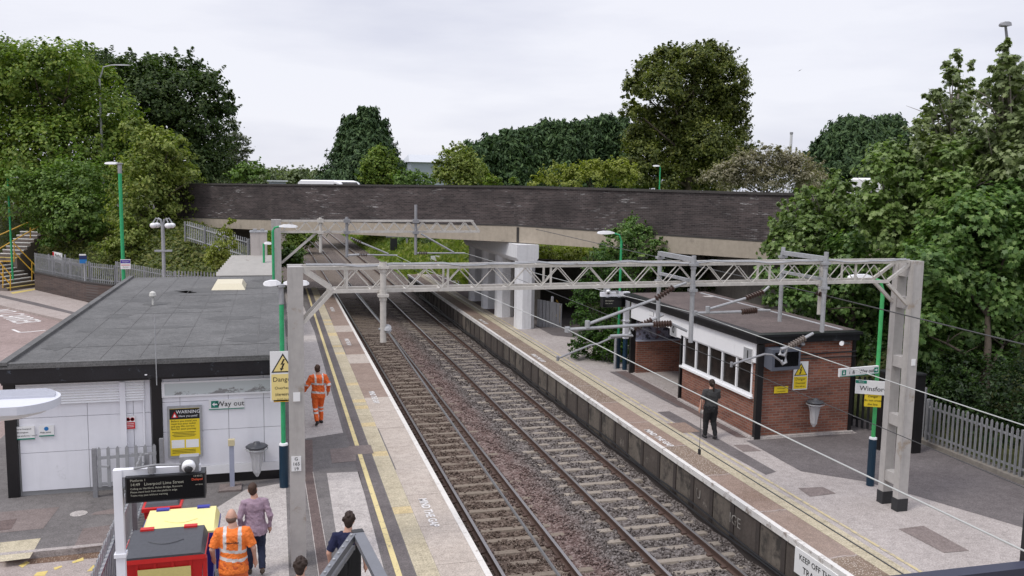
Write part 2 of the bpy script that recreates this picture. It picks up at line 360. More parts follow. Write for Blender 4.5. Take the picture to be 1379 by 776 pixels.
# loose stones
def stones():
    n = 52000
    y = 8+38*RNG.random(n)**1.35; x = RNG.uniform(3.72, 9.78, n)
    keep = np.ones(n, bool)
    for c in (XC1, XC2):
        inside = np.abs(x-c) < 1.22
        ph = ((y-9.0)/.62) % 1.0
        on = (np.minimum(ph, 1-ph)*.62) < .105
        keep &= ~(inside & on & (RNG.random(n) < .84))
        for s_ in (-.7525, .7525): keep &= ~(np.abs(x-c-s_) < .07)
    x, y = x[keep], y[keep]; n = len(x)
    base = np.array([(1, 0, 0), (-1, 0, 0), (0, 1, 0), (0, -1, 0), (0, 0, 1), (0, 0, -1), ], float)
    fc = np.array([(0, 2, 4), (2, 1, 4), (1, 3, 4), (3, 0, 4), (2, 0, 5), (1, 2, 5), (3, 1, 5), (0, 3, 5)])
    sz = RNG.uniform(.018, .042, (n, 1, 3))*RNG.uniform(.8, 1.15, (n, 1, 1))
    p = base[None]*sz+RNG.normal(0, .007, (n, 6, 3))
    a, b_, c_ = RNG.uniform(0, 6.28, (3, n))
    ca, sa, cb, sb = np.cos(a), np.sin(a), np.cos(b_), np.sin(b_)
    X = p[..., 0]*ca[:, None]-p[..., 1]*sa[:, None]; Yy = p[..., 0]*sa[:, None]+p[..., 1]*ca[:, None]; Z = p[..., 2]
    Y2 = Yy*cb[:, None]-Z*sb[:, None]; Z2 = Yy*sb[:, None]+Z*cb[:, None]
    zz = -1.10+.025*np.sin(x*7+y*3)+.02*np.sin(y*5.3)-.05*(x < 4.0)+.03*((x > 6.2) & (x < 7.2))+RNG.uniform(-.005, .03, n)
    vv = np.stack([X+x[:, None], Y2+y[:, None], Z2+zz[:, None]], -1).reshape(-1, 3)
    ff = (fc[None]+6*np.arange(n)[:, None, None]).reshape(-1, 3)
    return raw_mesh('loose_ballast', vv, ff, STONE)
def raw_mesh(name, vv, ff, mat, parent=None):
    me = bpy.data.meshes.new(name); k = ff.shape[1]
    me.vertices.add(len(vv)); me.vertices.foreach_set('co', vv.astype(np.float32).ravel())
    me.loops.add(ff.size); me.loops.foreach_set('vertex_index', ff.astype(np.int32).ravel())
    me.polygons.add(len(ff)); me.polygons.foreach_set('loop_start', np.arange(0, ff.size, k, dtype=np.int32))
    me.update(calc_edges=True); me.materials.append(mat)
    o = bpy.data.objects.new(name, me); C.objects.link(o); o.parent = parent; return o
tag(stones(), 'loose crushed stone ballast between and beside the rails', kind='stuff')
# platforms ---------------------------------------------------------------
EL, ER = 3.66, 9.85
b = MB(); b.prism([(EL-.05, -6, -1.4), (EL-.05, 58, -1.4), (EL-.05, 58, 0), (EL-.05, -6, 0)], (-.3, 0, 0)); b.box((-3, -6, -1.4), (EL-.352, 58, -.003)); struct('platform', b, [CONCD])
def sheet(name, poly, z, mat): return struct(name, MB().quad(*[(x, y, z) for x, y in poly]), mat)
sheet('platform_surface', [(-2.9, -6), (EL-.86, -6), (EL-.86, 58), (-2.9, 58)], .002, TARM)
# left platform edge: coping, slabs, tactile
def edge(xs_, slabw, slabs, y0, y1, step, coping, tact, tactw, side, name):
    """row of edge slabs with open joints, tactile strip and white edge"""
    b = MB(); y = y0; k = 0
    while y < y1:
        b.m = random.choices(range(len(slabs)), weights=[s_[1](y) for s_ in slabs])[0]
        e = min(y+step, y1); x0, x1 = sorted((xs_+side*.12, xs_+side*(.12+slabw)))
        b.box((x0, y+.006, -.09), (x1, e-.006, .0+random.uniform(0, .004))); y = e
    struct(name+'_slabs', b, [s_[0] for s_ in slabs])
    b = MB(); y = y0
    while y < y1:
        e = min(y+step*1.0, y1); x0, x1 = sorted((xs_, xs_+side*.118)); b.box((x0, y+.004, -.13), (x1, e-.004, .006+random.uniform(0, .003))); y = e
    struct(name+'_white_edge', b, coping)
    b = MB(); y = y0; xa = xs_+side*(.125+slabw)
    while y < y1:
        b.m = 1 if random.random() < .12 else 0
        x0, x1 = sorted((xa, xa+side*tactw)); b.box((x0, y+.003, -.05), (x1, y+.397, .004+random.uniform(0, .003)))
        # blister rows
        if y < 34:
            for q in range(5):
                xx = x0+.05+q*(x1-x0-.1)/4
                for r_ in range(4):
                    yy = y+.05+r_*.1; b.quad((xx-.014, yy-.014, .011), (xx+.014, yy-.014, .011), (xx+.014, yy+.014, .011), (xx-.014, yy+.014, .011))
        y += .4
    struct(name+'_tactile_strip', b, tact)
edge(EL, .77, [(SLABP, lambda y: 3 if y < 27 else .6), (SLABBR, lambda y: .06 if y < 27 else 3)], 4, 58, 1.83, WLINE, [TACT, TACTY], .40, -1, 'platform_left')
edge(ER, .64, [(AGG, lambda y: 3), (AGGR, lambda y: 1.6 if 19 < y < 24 or y > 33 else .2), (SLABBR, lambda y: .6 if y > 28 else 0.12)], 4, 66, 2.4, WLINED, [TACT, TACT], .46, 1, 'platform_right')
b = MB(); y = 4.
while y < 60:
    x0 = ER+.125; n = 7; e_ = [(x0+.63*k/n, y+random.uniform(-.02, .02)) for k in range(n+1)]
    for (xa, ya), (xb, yb) in zip(e_, e_[1:]): b.quad((xa, ya-.022, .0065), (xb, yb-.022, .0065), (xb, yb+.022, .0065), (xa, ya+.022, .0065))
    y += 2.4
struct('slab_joint', b, PINKL)
def strip(name, pts, w, z, mat):
    b = MB()
    for (xa, ya), (xb, yb) in zip(pts, pts[1:]): b.quad((xa-w/2, ya, z), (xa+w/2, ya, z), (xb+w/2, yb, z), (xb-w/2, yb, z))
    return struct(name, b, mat)
strip('platform_tarmac_strip', [(2.11, 4), (2.11, 58)], .46, .006, TARMD)
strip('yellow_line', [(2.06, 4), (2.06, 58)], .105, .010, YLINE)
# right platform
b = MB(); b.box((ER+.06, -6, -1.4), (17.1, 66, -.003)); struct('right_platform', b, CONCD)
sheet('right_platform_surface', [(ER+1.23, -6), (17.1, -6), (17.1, 66), (ER+1.23, 66)], .002, PALER)
strip('right_yellow_line', [(11.30, 4), (11.25, 17), (11.22, 24), (11.25, 64)], .075, .010, YLINE2)
sheet('dark_tarmac', [(12.45, 20.85), (12.42, 18.2), (13.46, 17.25), (13.9, 16.35), (15.2, 13.2), (17.05, 11), (17.05, 40), (16, 40), (16, 20.85)], .006, TARMD)
sheet('tarmac_strip', [(11.34, 24.2), (11.34, 20.1), (11.42, 18.15), (11.80, 18.3), (11.78, 23.1), (11.75, 24.2)], .006, TARMD)
sheet('tarmac_strip', [(11.36, 66), (11.36, 44), (12.4, 44), (12.4, 66)], .006, TARMB)
sheet('tarmac_strip', [(12.05, 30), (12.2, 24.6), (12.55, 24.3), (12.6, 30)], .006, TARMD)
sheet('tarmac_strip', [(12.30, 30), (12.36, 21.2), (12.72, 21.05), (12.72, 30)], .010, TARMB)
sheet('rusty_patch', [(11.05, 22.9), (11.05, 21.9), (11.6, 21.9), (11.62, 22.9)], .013, AGGR)
sheet('paving_patch', [(11.65, 17.14), (11.58, 16.58), (12.29, 16.63), (12.26, 17.08)], .009, PATCHB)
sheet('paving_patch', [(12.26, 14.51), (12.31, 13.3), (12.86, 13.27), (12.89, 14.54)], .009, PATCHB)
sheet('paving_patch', [(12.3, 20.5), (11.9, 20.55), (11.85, 19.95), (12.35, 19.9)], .009, PATCHB)
b = MB(); b.box((12.70, 20.86), (16, 20.9)) if False else b.box((12.66, 20.90, .003), (15.9, 21.0, .06)); b.box((12.62, 20.95, .003), (12.74, 25.5, .06)); struct('building_kerb', b, PALE)
# right platform face: dark panels between piers, under the coping
b = MB()
y = 5.
while y < 64:
    L = random.choice((.9, 1.1, 1.0)); b.m = 0 if random.random() < .5 else 1
    b.box((ER+.05, y+.1, -1.35), (ER+.062, y+L, -.14)); b.m = 2
    b.box((ER+.03, y-.06, -1.35), (ER+.059, y+.09, -.14)); y += L+.08
b.m = 2; b.box((ER+.02, 5, -1.35), (ER+.055, 64, -.98))
WALLP = M('platform_wall_panel', (.135, .115, .095), .95, .4, 1.6, 10, bump=.3, streak=.6, dirt=((.045, .04, .035), 1.7, .5))
WALLP2 = M('platform_wall_stained', (.085, .07, .06), .95, .4, 1.6, 10, bump=.3, streak=.5, dirt=((.27, .245, .21), 2.4, .6))
WALLD = M('platform_wall_dark', (.055, .045, .04), .95, .35, 1.6, 10, bump=.3)
struct('platform_wall', b, [WALLP, WALLP2, WALLD])
b = MB(); b.tube([(ER-.06, yy, -.80+.035*math.sin(yy*1.1)) for yy in np.arange(6, 60, .7)], .022, 6); b.tube([(ER-.07, yy, -.90+.03*math.sin(yy*.9+1)) for yy in np.arange(6, 60, .7)], .022, 6)
one('cable', b, BLACKM, 'black lineside cables sagging along the right platform wall above the ballast', 'cable')
b = MB(); 
y = 5.
while y < 58:
    b.m = random.choice((0, 1)); b.box((EL-.052, y, -1.35), (EL-.040, y+1.0, -.14)); y += 1.05
struct('platform_wall', b, [WALLD, WALLP])
# left platform patches
sheet('pale_patch', [(1.16, 20.55), (1.90, 20.5), (1.82, 14), (1.74, 4), (1.1, 4), (1.12, 16.7)], .006, PALE)
sheet('pale_patch', [(.66, 23.5), (1.80, 23.9), (1.80, 41), (1.42, 58), (.7, 58)], .006, PALE)
sheet('pale_patch', [(-1.34, 18.57), (-.67, 19.79), (.21, 20.1), (.19, 15.1), (.18, 4), (-.95, 4), (-.95, 15.4), (-1.25, 17.3)], .006, PALE)
sheet('paving_patch', [(1.33, 21.27), (1.92, 21.32), (2.0, 22.5), (1.35, 22.45)], .010, PATCHB)
b = MB(); b.box((1.83, 21.85, .006), (2.41, 22.6, .011)); struct('manhole_cover', b, PATCHB)
strip('brown_channel', [(.76, 4), (.80, 15), (.74, 20.7), (.85, 23.4)], .21, .008, TARMB)
strip('channel_edge', [(.865, 4), (.905, 15), (.845, 20.7)], .014, .012, PALE)
strip('channel_edge', [(.655, 4), (.695, 15), (.635, 20.7)], .014, .012, PALE)
def ground_text(txt, x, y, size, rot, mat, z=.013, sx=1., name='platform_lettering'):
    me = text_me(txt, size, .0005, bold=.007); me.transform(Matrix.Translation((x, y, z)) @ Matrix.Rotation(rot, 4, 'Z') @ Matrix.Diagonal((sx, 1, 1, 1)))
    me.materials.clear(); me.materials.append(mat); o = bpy.data.objects.new(name, me); C.objects.link(o); return tag(o, kind='structure')
for yy in (17.55, 27.8, 37.9, 48.0): ground_text('MIND THE GAP', 3.07, yy, .25, R(-90), LINEW, sx=.95)
for yy in (21.6, 33.0, 42.5): ground_text('MIND THE GAP', 10.18, yy, .25, R(-90), LINEW, sx=.95)
# forecourt and car park on the left
sheet('car_park', [(-60, -10), (-2.9, -10), (-2.9, 18), (-2.9, 70), (-60, 70)], -.12, PINK)
def slab(name, poly, z0, z1, mat): return struct(name, MB().prism([(x, y, z0) for x, y in poly], (0, 0, z1-z0)), mat)
slab('pavement', [(-14, 16.95), (-2.85, 17.40), (-2.85, 38), (-7.0, 38), (-7.0, 20.9), (-14, 20.9)], -.2, .0, TARM)
b = MB(); b.prism([(-14, 16.82, -.2), (-2.85, 17.27, -.2), (-2.85, 17.39, -.2), (-14, 16.94, -.2)], (0, 0, .206)); struct('kerb', b, PALER)
b = MB(); b.quad((-14, 16.5, -.116), (-2.85, 16.95, -.116), (-2.85, 17.26, -.114), (-14, 16.81, -.114)); 
LITTER = ground_mat('leaf_litter', (.12, .07, .045), (.22, .15, .11), ((.4, .33, .26), 24, .2), 2, 50, .95, .5)
struct('gutter_dirt', MB().quad((-4.4, 16.95, -.115), (-2.9, 16.98, -.115), (-2.9, 17.26, -.114), (-4.4, 17.19, -.114)), LITTER)
sheet('forecourt_road', [(-14, 4), (-2.9, 4), (-2.9, 17.2), (-14, 16.8)], -.118, PINKL)
for p in ([(0, 690), (80, 683), (58, 712), (0, 718)], [(128, 690), (160, 684), (160, 692), (122, 694)], [(112, 712), (160, 706), (155, 733), (98, 740)]):
    sheet('paving_patch', [tuple(G(*q, 0))[:2] for q in p], .004, PATCHB)
sheet('paving_patch', [tuple(G(*q, 0))[:2] for q in [(0, 702), (23, 699), (15, 713), (0, 715)]], .008, TARMB)
sheet('buff_paving', [tuple(G(*q, 0))[:2] for q in [(0, 731), (55, 725), (40, 752), (0, 757)]], .004, TACT)
b = MB(); c = G(106, 692, 0); b.lathe([(.17, .003), (.17, .008)], (c.x, c.y, 0), 10); struct('access_cover', b, PALE)
for q in ([(25, 762), (36, 756), (40, 758), (30, 765)], [(72, 765), (83, 762), (84, 764), (74, 768)], [(97, 757), (112, 751), (113, 755), (98, 759)], [(117, 770), (125, 762), (150, 752), (152, 755), (138, 762), (136, 767)], [(45, 776), (50, 771), (65, 769), (60, 776)]):
    sheet('road_marking', [tuple(G(*k, -.118))[:2] for k in q], -.113, YMARK)
# far pavement by the steps
pv = [G(-40, 380, 0), G(55, 386, 0), G(116, 406.5, 0), G(160, 425, 0), G(140, 450, 0), G(87, 431, 0), G(0, 411, 0), G(-60, 398, 0)]
slab('pavement', [(p.x, p.y) for p in pv], -.2, 0., PINKL)
sheet('paving_channel', [tuple(G(*q, 0))[:2] for q in [(-10, 394), (0, 397), (50, 408), (102, 421), (100, 424), (45, 411), (0, 400.5), (-10, 398)]], .004, TARMD)
sheet('yellow_paving_mark', [tuple(G(*q, 0))[:2] for q in [(14, 394), (52, 388), (54, 389.5), (17, 396)]], .004, YMARK)
for pts in ([(17, 444), (27, 448), (42, 447), (61, 445)],):
    b = MB(); q = [G(*k, -.12) for k in pts]
    for a_, c_ in zip(q, q[1:]): b.bar((a_.x, a_.y, -.115), (c_.x, c_.y, -.115), .12, .006)
    struct('road_marking', b, LINEW)
for px_, py_, tx in ((24, 429, 'CARRIER'), (2, 419.5, 'NO')):
    g = G(px_, py_, -.12); ground_text(tx, g.x, g.y, 1.7, R(-62), LINEW, -.115, .55, 'road_marking')

# ------------------------------------------------------------------ railway tracks
def rail_mesh(x, y0=4, y1=260):
    prof = [(-.035, 0), (.035, 0), (.035, -.035), (.010, -.045), (.010, -.13), (.07, -.145), (.07, -.16), (-.07, -.16), (-.07, -.145), (-.010, -.13), (-.010, -.045), (-.035, -.035)]
    b = MB(); ys = list(np.arange(y0, 60, 3))+list(np.arange(60, y1, 12)); n = len(prof)
    b.add([(x+bend(y)+px, y, RZ+pz) for y in ys for px, pz in prof], [])
    for j in range(len(ys)-1):
        for i in range(n):
            b.m = 1 if i == 0 else 0
            k = (i+1) % n; b.f.append((j*n+i, j*n+k, (j+1)*n+k, (j+1)*n+i)); b.mi.append(b.m)
    return b
def clips(b, x, ys, s_):
    for y in ys: b.box((x-s_*.02, y-.05, RZ-.165), (x-s_*.15, y+.05, RZ-.12))
for c, lab, sm in ((XC1, 'railway track beside the left platform, with buried brown sleepers', SLEEP), (XC2, 'railway track beside the right platform, with pale bare sleepers', SLEEPL)):
    t_ = thing('railway_track', lab, 'track', (c, 15, RZ-.2), 0, 'railway tracks')
    sh = MB(); hx = 1.25
    sh.hexa([(-hx, -.13, -.1), (hx, -.13, -.1), (hx, .13, -.1), (-hx, .13, -.1), (-hx, -.085, .035), (hx, -.085, .035), (hx, .085, .035), (-hx, .085, .035)])
    first = None
    ys = [9.0+.62*i for i in range(400)]
    for i in range(100):
        if first is None: first = sh.build('sleeper', sm, t_, world=False); o = first
        else: o = first.copy(); C.objects.link(o); o.parent = t_
        o.location = (bend(ys[i])+random.uniform(-.02, .02), ys[i]-15, random.uniform(-.012, .008)); o.rotation_euler = (random.uniform(-.02, .02), 0, random.uniform(-.01, .01))
    b = MB()
    for y in ys[100:]:
        x = c+bend(y); b.box((x-hx, y-.11, RZ-.3), (x+hx, y+.11, RZ-.165))
    r_ = b.build('sleeper', sm, t_); r_['kind'] = 'stuff'
    for s_ in (-1, 1): 
        ra = rail_mesh(c+s_*.7525).build('rail', [RAILS, RAILT], t_)
        b = MB()
        for side in (-1, 1): clips(b, c+s_*.7525, ys[:60], side)
        b.build('clip', RAILS, ra)['kind'] = 'stuff'

# ------------------------------------------------------------------ road bridge
BA, BM, BB = Vector((-5.4, 58, 0)), Vector((11.3, 41.15, 0)), Vector((18.9, 31.6, 0))
def bx(tt, off=0):   # point along the bridge front; tt in metres from A
    L1 = (BM-BA).length; d1 = (BM-BA).normalized(); d2 = (BB-BM).normalized()
    p = BA+d1*tt if tt < L1 else BM+d2*(tt-L1)
    d = d1 if tt < L1 else d2
    # soften the bend
    k = min(1, max(0, (tt-L1+3)/6)); dd = (d1*(1-k)+d2*k).normalized()
    return p+Vector((-dd.y, dd.x, 0))*off
L1 = (BM-BA).length
def zl(tt, a, m, e):
    if tt < L1: return a+(m-a)*tt/L1
    return m+(e-m)*min(1.2, (tt-L1)/12.2)
zbot = lambda t_: zl(t_, 4.00, 4.10, 4.05); zmid = lambda t_: zl(t_, 4.58, 4.95, 4.82); ztop = lambda t_: zl(t_, 6.66, 6.84, 6.74)
br = thing('road_bridge', 'road bridge over the tracks with dark brick parapet on a concrete beam', 'bridge', (11.3, 41.15, 0))
TS = [-1.2, 5, 11, 17, 20.5, L1, L1+4, L1+8, L1+12.2, L1+20]
def loft(b, o0, o1, f0, f1, ts=None):
    ts = ts or TS
    for a_, c_ in zip(ts, ts[1:]):
        pa, qa, pc, qc = bx(a_, o0), bx(a_, o1), bx(c_, o0), bx(c_, o1)
        v_ = lambda p, z: (p.x, p.y, z)
        b.hexa([v_(pa, f0(a_)), v_(pc, f0(c_)), v_(qc, f0(c_)), v_(qa, f0(a_)), v_(pa, f1(a_)), v_(pc, f1(c_)), v_(qc, f1(c_)), v_(qa, f1(a_))])
def span(name, mat, o0, o1, f0, f1, parent=br):
    # wall built in a local frame per segment so that brick courses run along it
    for seg in ([-1.2, 5, 11, 17, 20.5, L1], [L1, L1+4, L1+8, L1+12.2], [L1+12.2, L1+20, L1+27]):
        b = MB(); loft(b, o0, o1, f0, f1, seg); o = b.build(name, mat, parent)
        d = bx(seg[-1]-.01)-bx(seg[0]+.01); ang = math.atan2(d.y, d.x); org = bx(seg[0]+.001)
        m = Matrix.Translation((org.x-br.location.x, org.y-br.location.y, 0)) @ Matrix.Rotation(ang, 4, 'Z')
        o.data.transform(m.inverted()); o.matrix_local = m
span('parapet_wall', BRICKB, .06, .46, zmid, lambda t_: ztop(t_)-.10)
COPE = M('dark_coping', (.055, .05, .047), .9, .3, 2, dirt=((.17, .155, .14), 2.2, .6))
span('coping', COPE, .0, .52, lambda t_: ztop(t_)-.10, ztop)
span('string_course', COPE, .0, .3, lambda t_: zmid(t_)-.06, lambda t_: zmid(t_)-.003)
span('edge_beam', CONC, .02, .5, zbot, lambda t_: zmid(t_)-.063)
b = MB(); loft(b, .5, 12.5, lambda t_: zbot(t_)+.35, lambda t_: zmid(t_)-.07, [-1.2, 10, L1, L1+8, L1+20]); b.build('deck', CONCD, br)
b = MB()
for o_ in (1.6, 3.0, 4.4, 5.8, 7.2, 8.6, 10, 11.4): loft(b, o_-.2, o_+.2, lambda t_: zbot(t_)-.05, lambda t_: zbot(t_)+.345, [.5, 10, L1, L1+12])
b.build('girder', CONCD, br)
b = MB(); loft(b, 12.1, 12.5, lambda t_: zmid(t_)-.06, lambda t_: ztop(t_)-.1, [-1.2, 10, L1, L1+8, L1+20]); b.build('parapet_wall', BRICKB, br)
b = MB(); jp = bx(L1+.3, -.004); b.box((jp.x-.06, jp.y-.03, 4.12), (jp.x+.06, jp.y+.05, 4.84)); b.build('expansion_joint', COPE, br)
for i, yy in enumerate((40.35, 44.2, 47.3, 50.6)):
    w_, d_ = .44, .46; b = MB(); ch = .22
    po = [(11.70-w_, yy-d_+ch), (11.70-w_+ch, yy-d_), (11.70+w_-ch, yy-d_), (11.70+w_, yy-d_+ch), (11.70+w_, yy+d_-ch), (11.70+w_-ch, yy+d_), (11.70-w_+ch, yy+d_), (11.70-w_, yy+d_-ch)]
    b.prism([(x, y, 0) for x, y in po], (0, 0, 3.25)); b.build('pier', CONCW, br)
b = MB(); b.prism([(11.7-.54, 39.88, 4.06), (11.7-.54, 39.88, 3.42), (11.7-.40, 39.88, 3.22), (11.7+.40, 39.88, 3.22), (11.7+.54, 39.88, 3.42), (11.7+.54, 39.88, 4.06)], (0, 12, 0)); b.build('crosshead', CONCW, br)
b = MB(); b.box((12.6, 42.6, 0), (12.9, 53, 4.2)); b.box((12.9, 42.6, 0), (13.2, 42.9, 2)); b.build('infill_wall', CONCD, br)
b = MB(); b.prism([(13.2, 51.5, 0), (20, 46.2, 0), (20.2, 46.6, 0), (13.4, 51.9, 0)], (0, 0, 2.5)); b.build('retaining_wall', CONCD, br)
# left abutment and right abutment
b = MB(); p0 = bx(-.5, .6); b.prism([(p0.x-1.2, p0.y+1, -1), (-1.5, 60.5, -1), (-.6, 70, -1), (-6, 72, -1)], (0, 0, 5.0)); b.build('abutment', CONCD, br)
b = MB(); b.prism([(19.4, 33, -.5), (25, 30, -.5), (30, 42, -.5), (20.6, 46, -.5)], (0, 0, 4.6)); b.build('abutment', CONCD, br)
b = MB(); loft(b, .55, 12.05, lambda t_: zmid(t_)-.05, lambda t_: zmid(t_)+.25, [-1.2, 5, 11, 17, 20.5, L1, L1+4, L1+8, L1+12.2, L1+20, L1+30]); struct('road', b, TARMD)
b = MB(); loft(b, 1.0, 11.5, lambda t_: 3.5, lambda t_: 4.75, [-45, -25, -12, -1.3]); struct('road', b, TARMD)
# ------------------------------------------------------------------ banks
BANK = ground_mat('bank_earth', (.045, .06, .018), (.085, .09, .035), None, .8, 20, .95, .6)
GRASSB = ground_mat('rough_grass', (.10, .16, .03), (.16, .22, .05), None, .8, 20, .95, .6)
ZW = P(116, 380, 52.95).z
WP = [G(46, 366, ZW), G(116, 380, ZW), G(152, 384, ZW)]
FL = [Vector((-22, 75, 0)), WP[0]+Vector((.5, .4, 0)), WP[1]+Vector((.5, .5, 0)), WP[2]+Vector((.5, .6, 0)), Vector((-6.6, 49.0, 0)), Vector((-4.9, 47.7, 0)), Vector((-2.6, 46.7, 0)), Vector((-.7, 45.8, 0))]
def poly_at(pl, u):
    u *= len(pl)-1; i = min(int(u), len(pl)-2); return pl[i].lerp(pl[i+1], u-i)
RL = [Vector((-30, 84, 5.0)), Vector((-16, 70.5, 4.8)), Vector((-9, 62.5, 4.5)), Vector((-6.2, 59, 4.3)), Vector((-5.2, 57.8, 4.1)), Vector((-4.2, 56.5, 3.9)), Vector((-2.6, 54.0, 3.4)), Vector((-.9, 50, 2.4))]
b = MB(); NU, NV = 40, 12
def bank_z(u, k):
    c_ = poly_at(RL, u); return .85*(1-k)+c_.z*max(0, (1-(1-k)**1.5)-.02)
for i in range(NU+1):
    a_, c_ = poly_at(FL, i/NU), poly_at(RL, i/NU)
    for j in range(NV+1):
        k = j/NV; p = a_.lerp(c_, k); b.v.append((p.x+random.uniform(-.1, .1), p.y, bank_z(i/NU, k)))
b.add([], []); 
for i in range(NU):
    for j in range(NV):
        b.f.append((i*(NV+1)+j, (i+1)*(NV+1)+j, (i+1)*(NV+1)+j+1, i*(NV+1)+j+1)); b.mi.append(0)
struct('embankment', b, BANK).data.shade_smooth()
hgrid('embankment', [17.3, 19, 21, 23, 25, 28, 34, 60], [4, 10, 16, 22, 26, 29], lambda x, y: -.1+5.2*min(1, max(0, (x-17.6)/8))**.9, BANK)
hgrid('far_bank', [10.9, 12.5, 15, 20, 28, 45], [56, 64, 75, 90, 110, 150, 220, 330], lambda x, y: -1.1+min(3.2, max(0, (x-11)*.42)), GRASSB, lambda x, y: x+bend(y)*.9)
hgrid('far_bank', [-40, -12, -4, -1.2, .6], [72, 80, 95, 120, 160, 220, 330], lambda x, y: -1.1+min(3.6, max(0, (.4-x)*.75)), BANK, lambda x, y: x+bend(y)*.9)

# ------------------------------------------------------------------ foliage
def rand_dirs(n):
    v_ = RNG.normal(size=(n, 3)); return v_/np.linalg.norm(v_, axis=1, keepdims=True)
MAPLE = np.array([(0, 0), (.22, .05), (.52, .02), (.36, .28), (.55, .62), (.22, .58), (0, 1.0), (-.22, .58), (-.55, .62), (-.36, .28), (-.52, .02), (-.22, .05)])
def leaves(name, pos, nrm, size, mat, parent, shape='kite', droop=.35, elong=1.0):
    n = len(pos); size = np.broadcast_to(size, (n,))*RNG.uniform(.65, 1.3, n)
    nrm = nrm/np.linalg.norm(nrm, axis=1, keepdims=True)
    d = rand_dirs(n); d[:, 2] -= droop; d -= (d*nrm).sum(1, keepdims=True)*nrm; d /= np.linalg.norm(d, axis=1, keepdims=True)+1e-9
    s_ = np.cross(nrm, d); sz = size[:, None]
    if shape == 'kite':
        fold = RNG.uniform(.05, .3, (n, 1))
        vs = [pos-d*sz*.5*elong, pos+s_*sz*.32+nrm*sz*fold, pos+d*sz*.5*elong, pos-s_*sz*.32+nrm*sz*fold]
        vv = np.stack(vs, 1).reshape(-1, 3); i = np.arange(n)[:, None]*4
        ff = np.concatenate([i+np.array([[0, 1, 2]]), i+np.array([[0, 2, 3]])], 1).reshape(-1, 3)
    else:
        k = len(MAPLE); cup = RNG.uniform(-.25, .25, (n, 1, 1))
        ab = np.abs(MAPLE[:, :1])[None]*cup
        vv = (pos[:, None]+s_[:, None]*MAPLE[None, :, :1]*sz[:, None]+d[:, None]*(MAPLE[None, :, 1:]-.45)*sz[:, None]+nrm[:, None]*ab*sz[:, None]).reshape(-1, 3)
        ff = np.arange(n*k).reshape(n, k)
    o = wloc(parent) if parent else Vector((0, 0, 0))
    return raw_mesh(name, vv-np.array(o), ff, mat, parent)
def crown_points(lobes, dens, clump=.3, inner=.25, flat=1.0, cl=26):
    """clumps on the shells of the lobes, leaves scattered in each clump; returns positions and outward normals"""
    ps, ns = [], []
    allc = np.array([l[0] for l in lobes]); cc = allc.mean(0)
    for c_, r_ in lobes:
        c_ = np.array(c_); m = max(7, int(1.9*dens*r_*r_)); d = rand_dirs(m); d[:, 2] = np.where(d[:, 2] < -.55, -d[:, 2], d[:, 2])
        rad = np.where(RNG.random(m) < inner, RNG.uniform(.3, .8, m), RNG.uniform(.8, 1.06, m))*r_
        ctr = c_+d*rad[:, None]*np.array([1, 1, flat])
        for q, dd in zip(ctr, d):
            k = RNG.poisson(cl)+4; cr_ = clump*r_*RNG.uniform(.55, 1.2)
            off = RNG.normal(size=(k, 3))*cr_*np.array([.66, .66, .46])
            if RNG.random() < .22:   # a sprig that sticks out of the crown
                tt_ = RNG.random((k, 1))**.7; off = off*.45*(1.15-tt_)+(dd*np.array([1, 1, .8])+np.array([0, 0, .35]))*tt_*cr_*2.1
            ps.append(q+off); out = dd*.8+np.array([0, 0, .55])
            ns.append(out+off/cr_*.35+RNG.normal(size=(k, 3))*.38)
    return np.concatenate(ps), np.concatenate(ns)
BARK = M('bark', (.085, .068, .052), .95, .35, 3, 8, bump=.4)
BARKP = M('bark_pale', (.22, .195, .165), .95, .35, 3, 8, bump=.4)
def trunk(parent, base, lobes, r=.22, bark=BARK, n=9, top=None):
    b = MB(); base = Vector(base); cs = [Vector(l[0]) for l in lobes]
    mean = sum(cs, Vector((0, 0, 0)))/len(cs); hi = max(c.z for c in cs)
    tp = top or Vector((mean.x*.8+base.x*.2, mean.y*.8+base.y*.2, base.z+(hi-base.z)*.8))
    pts = [base.lerp(tp, k)+Vector((random.uniform(-.1, .1), random.uniform(-.1, .1), 0))*(k > 0)*r*3 for k in (0, .12, .3, .5, .7, .85, 1)]
    b.tube(pts, [r*1.35, r, r*.85, r*.65, r*.45, r*.3, r*.12], 8)
    for c in random.sample(cs, min(n, len(cs))):
        k = min(.9, max(.18, ((c.z-base.z)/(tp.z-base.z+.01))*.62)); s_ = base.lerp(tp, k); e = c+Vector((0, 0, random.uniform(-.2, .4)))
        mid = s_.lerp(e, .5)+Vector((random.uniform(-.2, .2), random.uniform(-.2, .2), random.uniform(-.1, .35)))
        b.tube([s_, s_.lerp(mid, .5), mid, mid.lerp(e, .6), e], [r*.42, r*.34, r*.25, r*.16, r*.05], 6)
        for q in range(2):
            e2 = mid+Vector((random.uniform(-1, 1), random.uniform(-1, 1), random.uniform(.1, 1)))*((e-mid).length*.8)
            b.tube([mid, mid.lerp(e2, .5)+Vector((0, 0, .05)), e2], [r*.2, r*.12, r*.04], 5)
    o = b.build('trunk', bark, parent); o.data.shade_smooth(); return o
LEAFK = .9
def tree(name, label, cat, base, lobes, mat, leaf=.2, dens=9, clump=.3, cl=26, shape='kite', r=.2, inner=.25, group=None, bark=BARK, droop=.35, elong=1.0, limbs=9, top=None, part='crown'):
    t_ = thing(name, label, cat, base, 0, group)
    trunk(t_, base, lobes, r, bark, limbs, top)
    p, n = crown_points(lobes, dens, clump, inner, 1., cl)
    leaves(part, p, n, leaf*LEAFK, mat, t_, shape, droop, elong); return t_
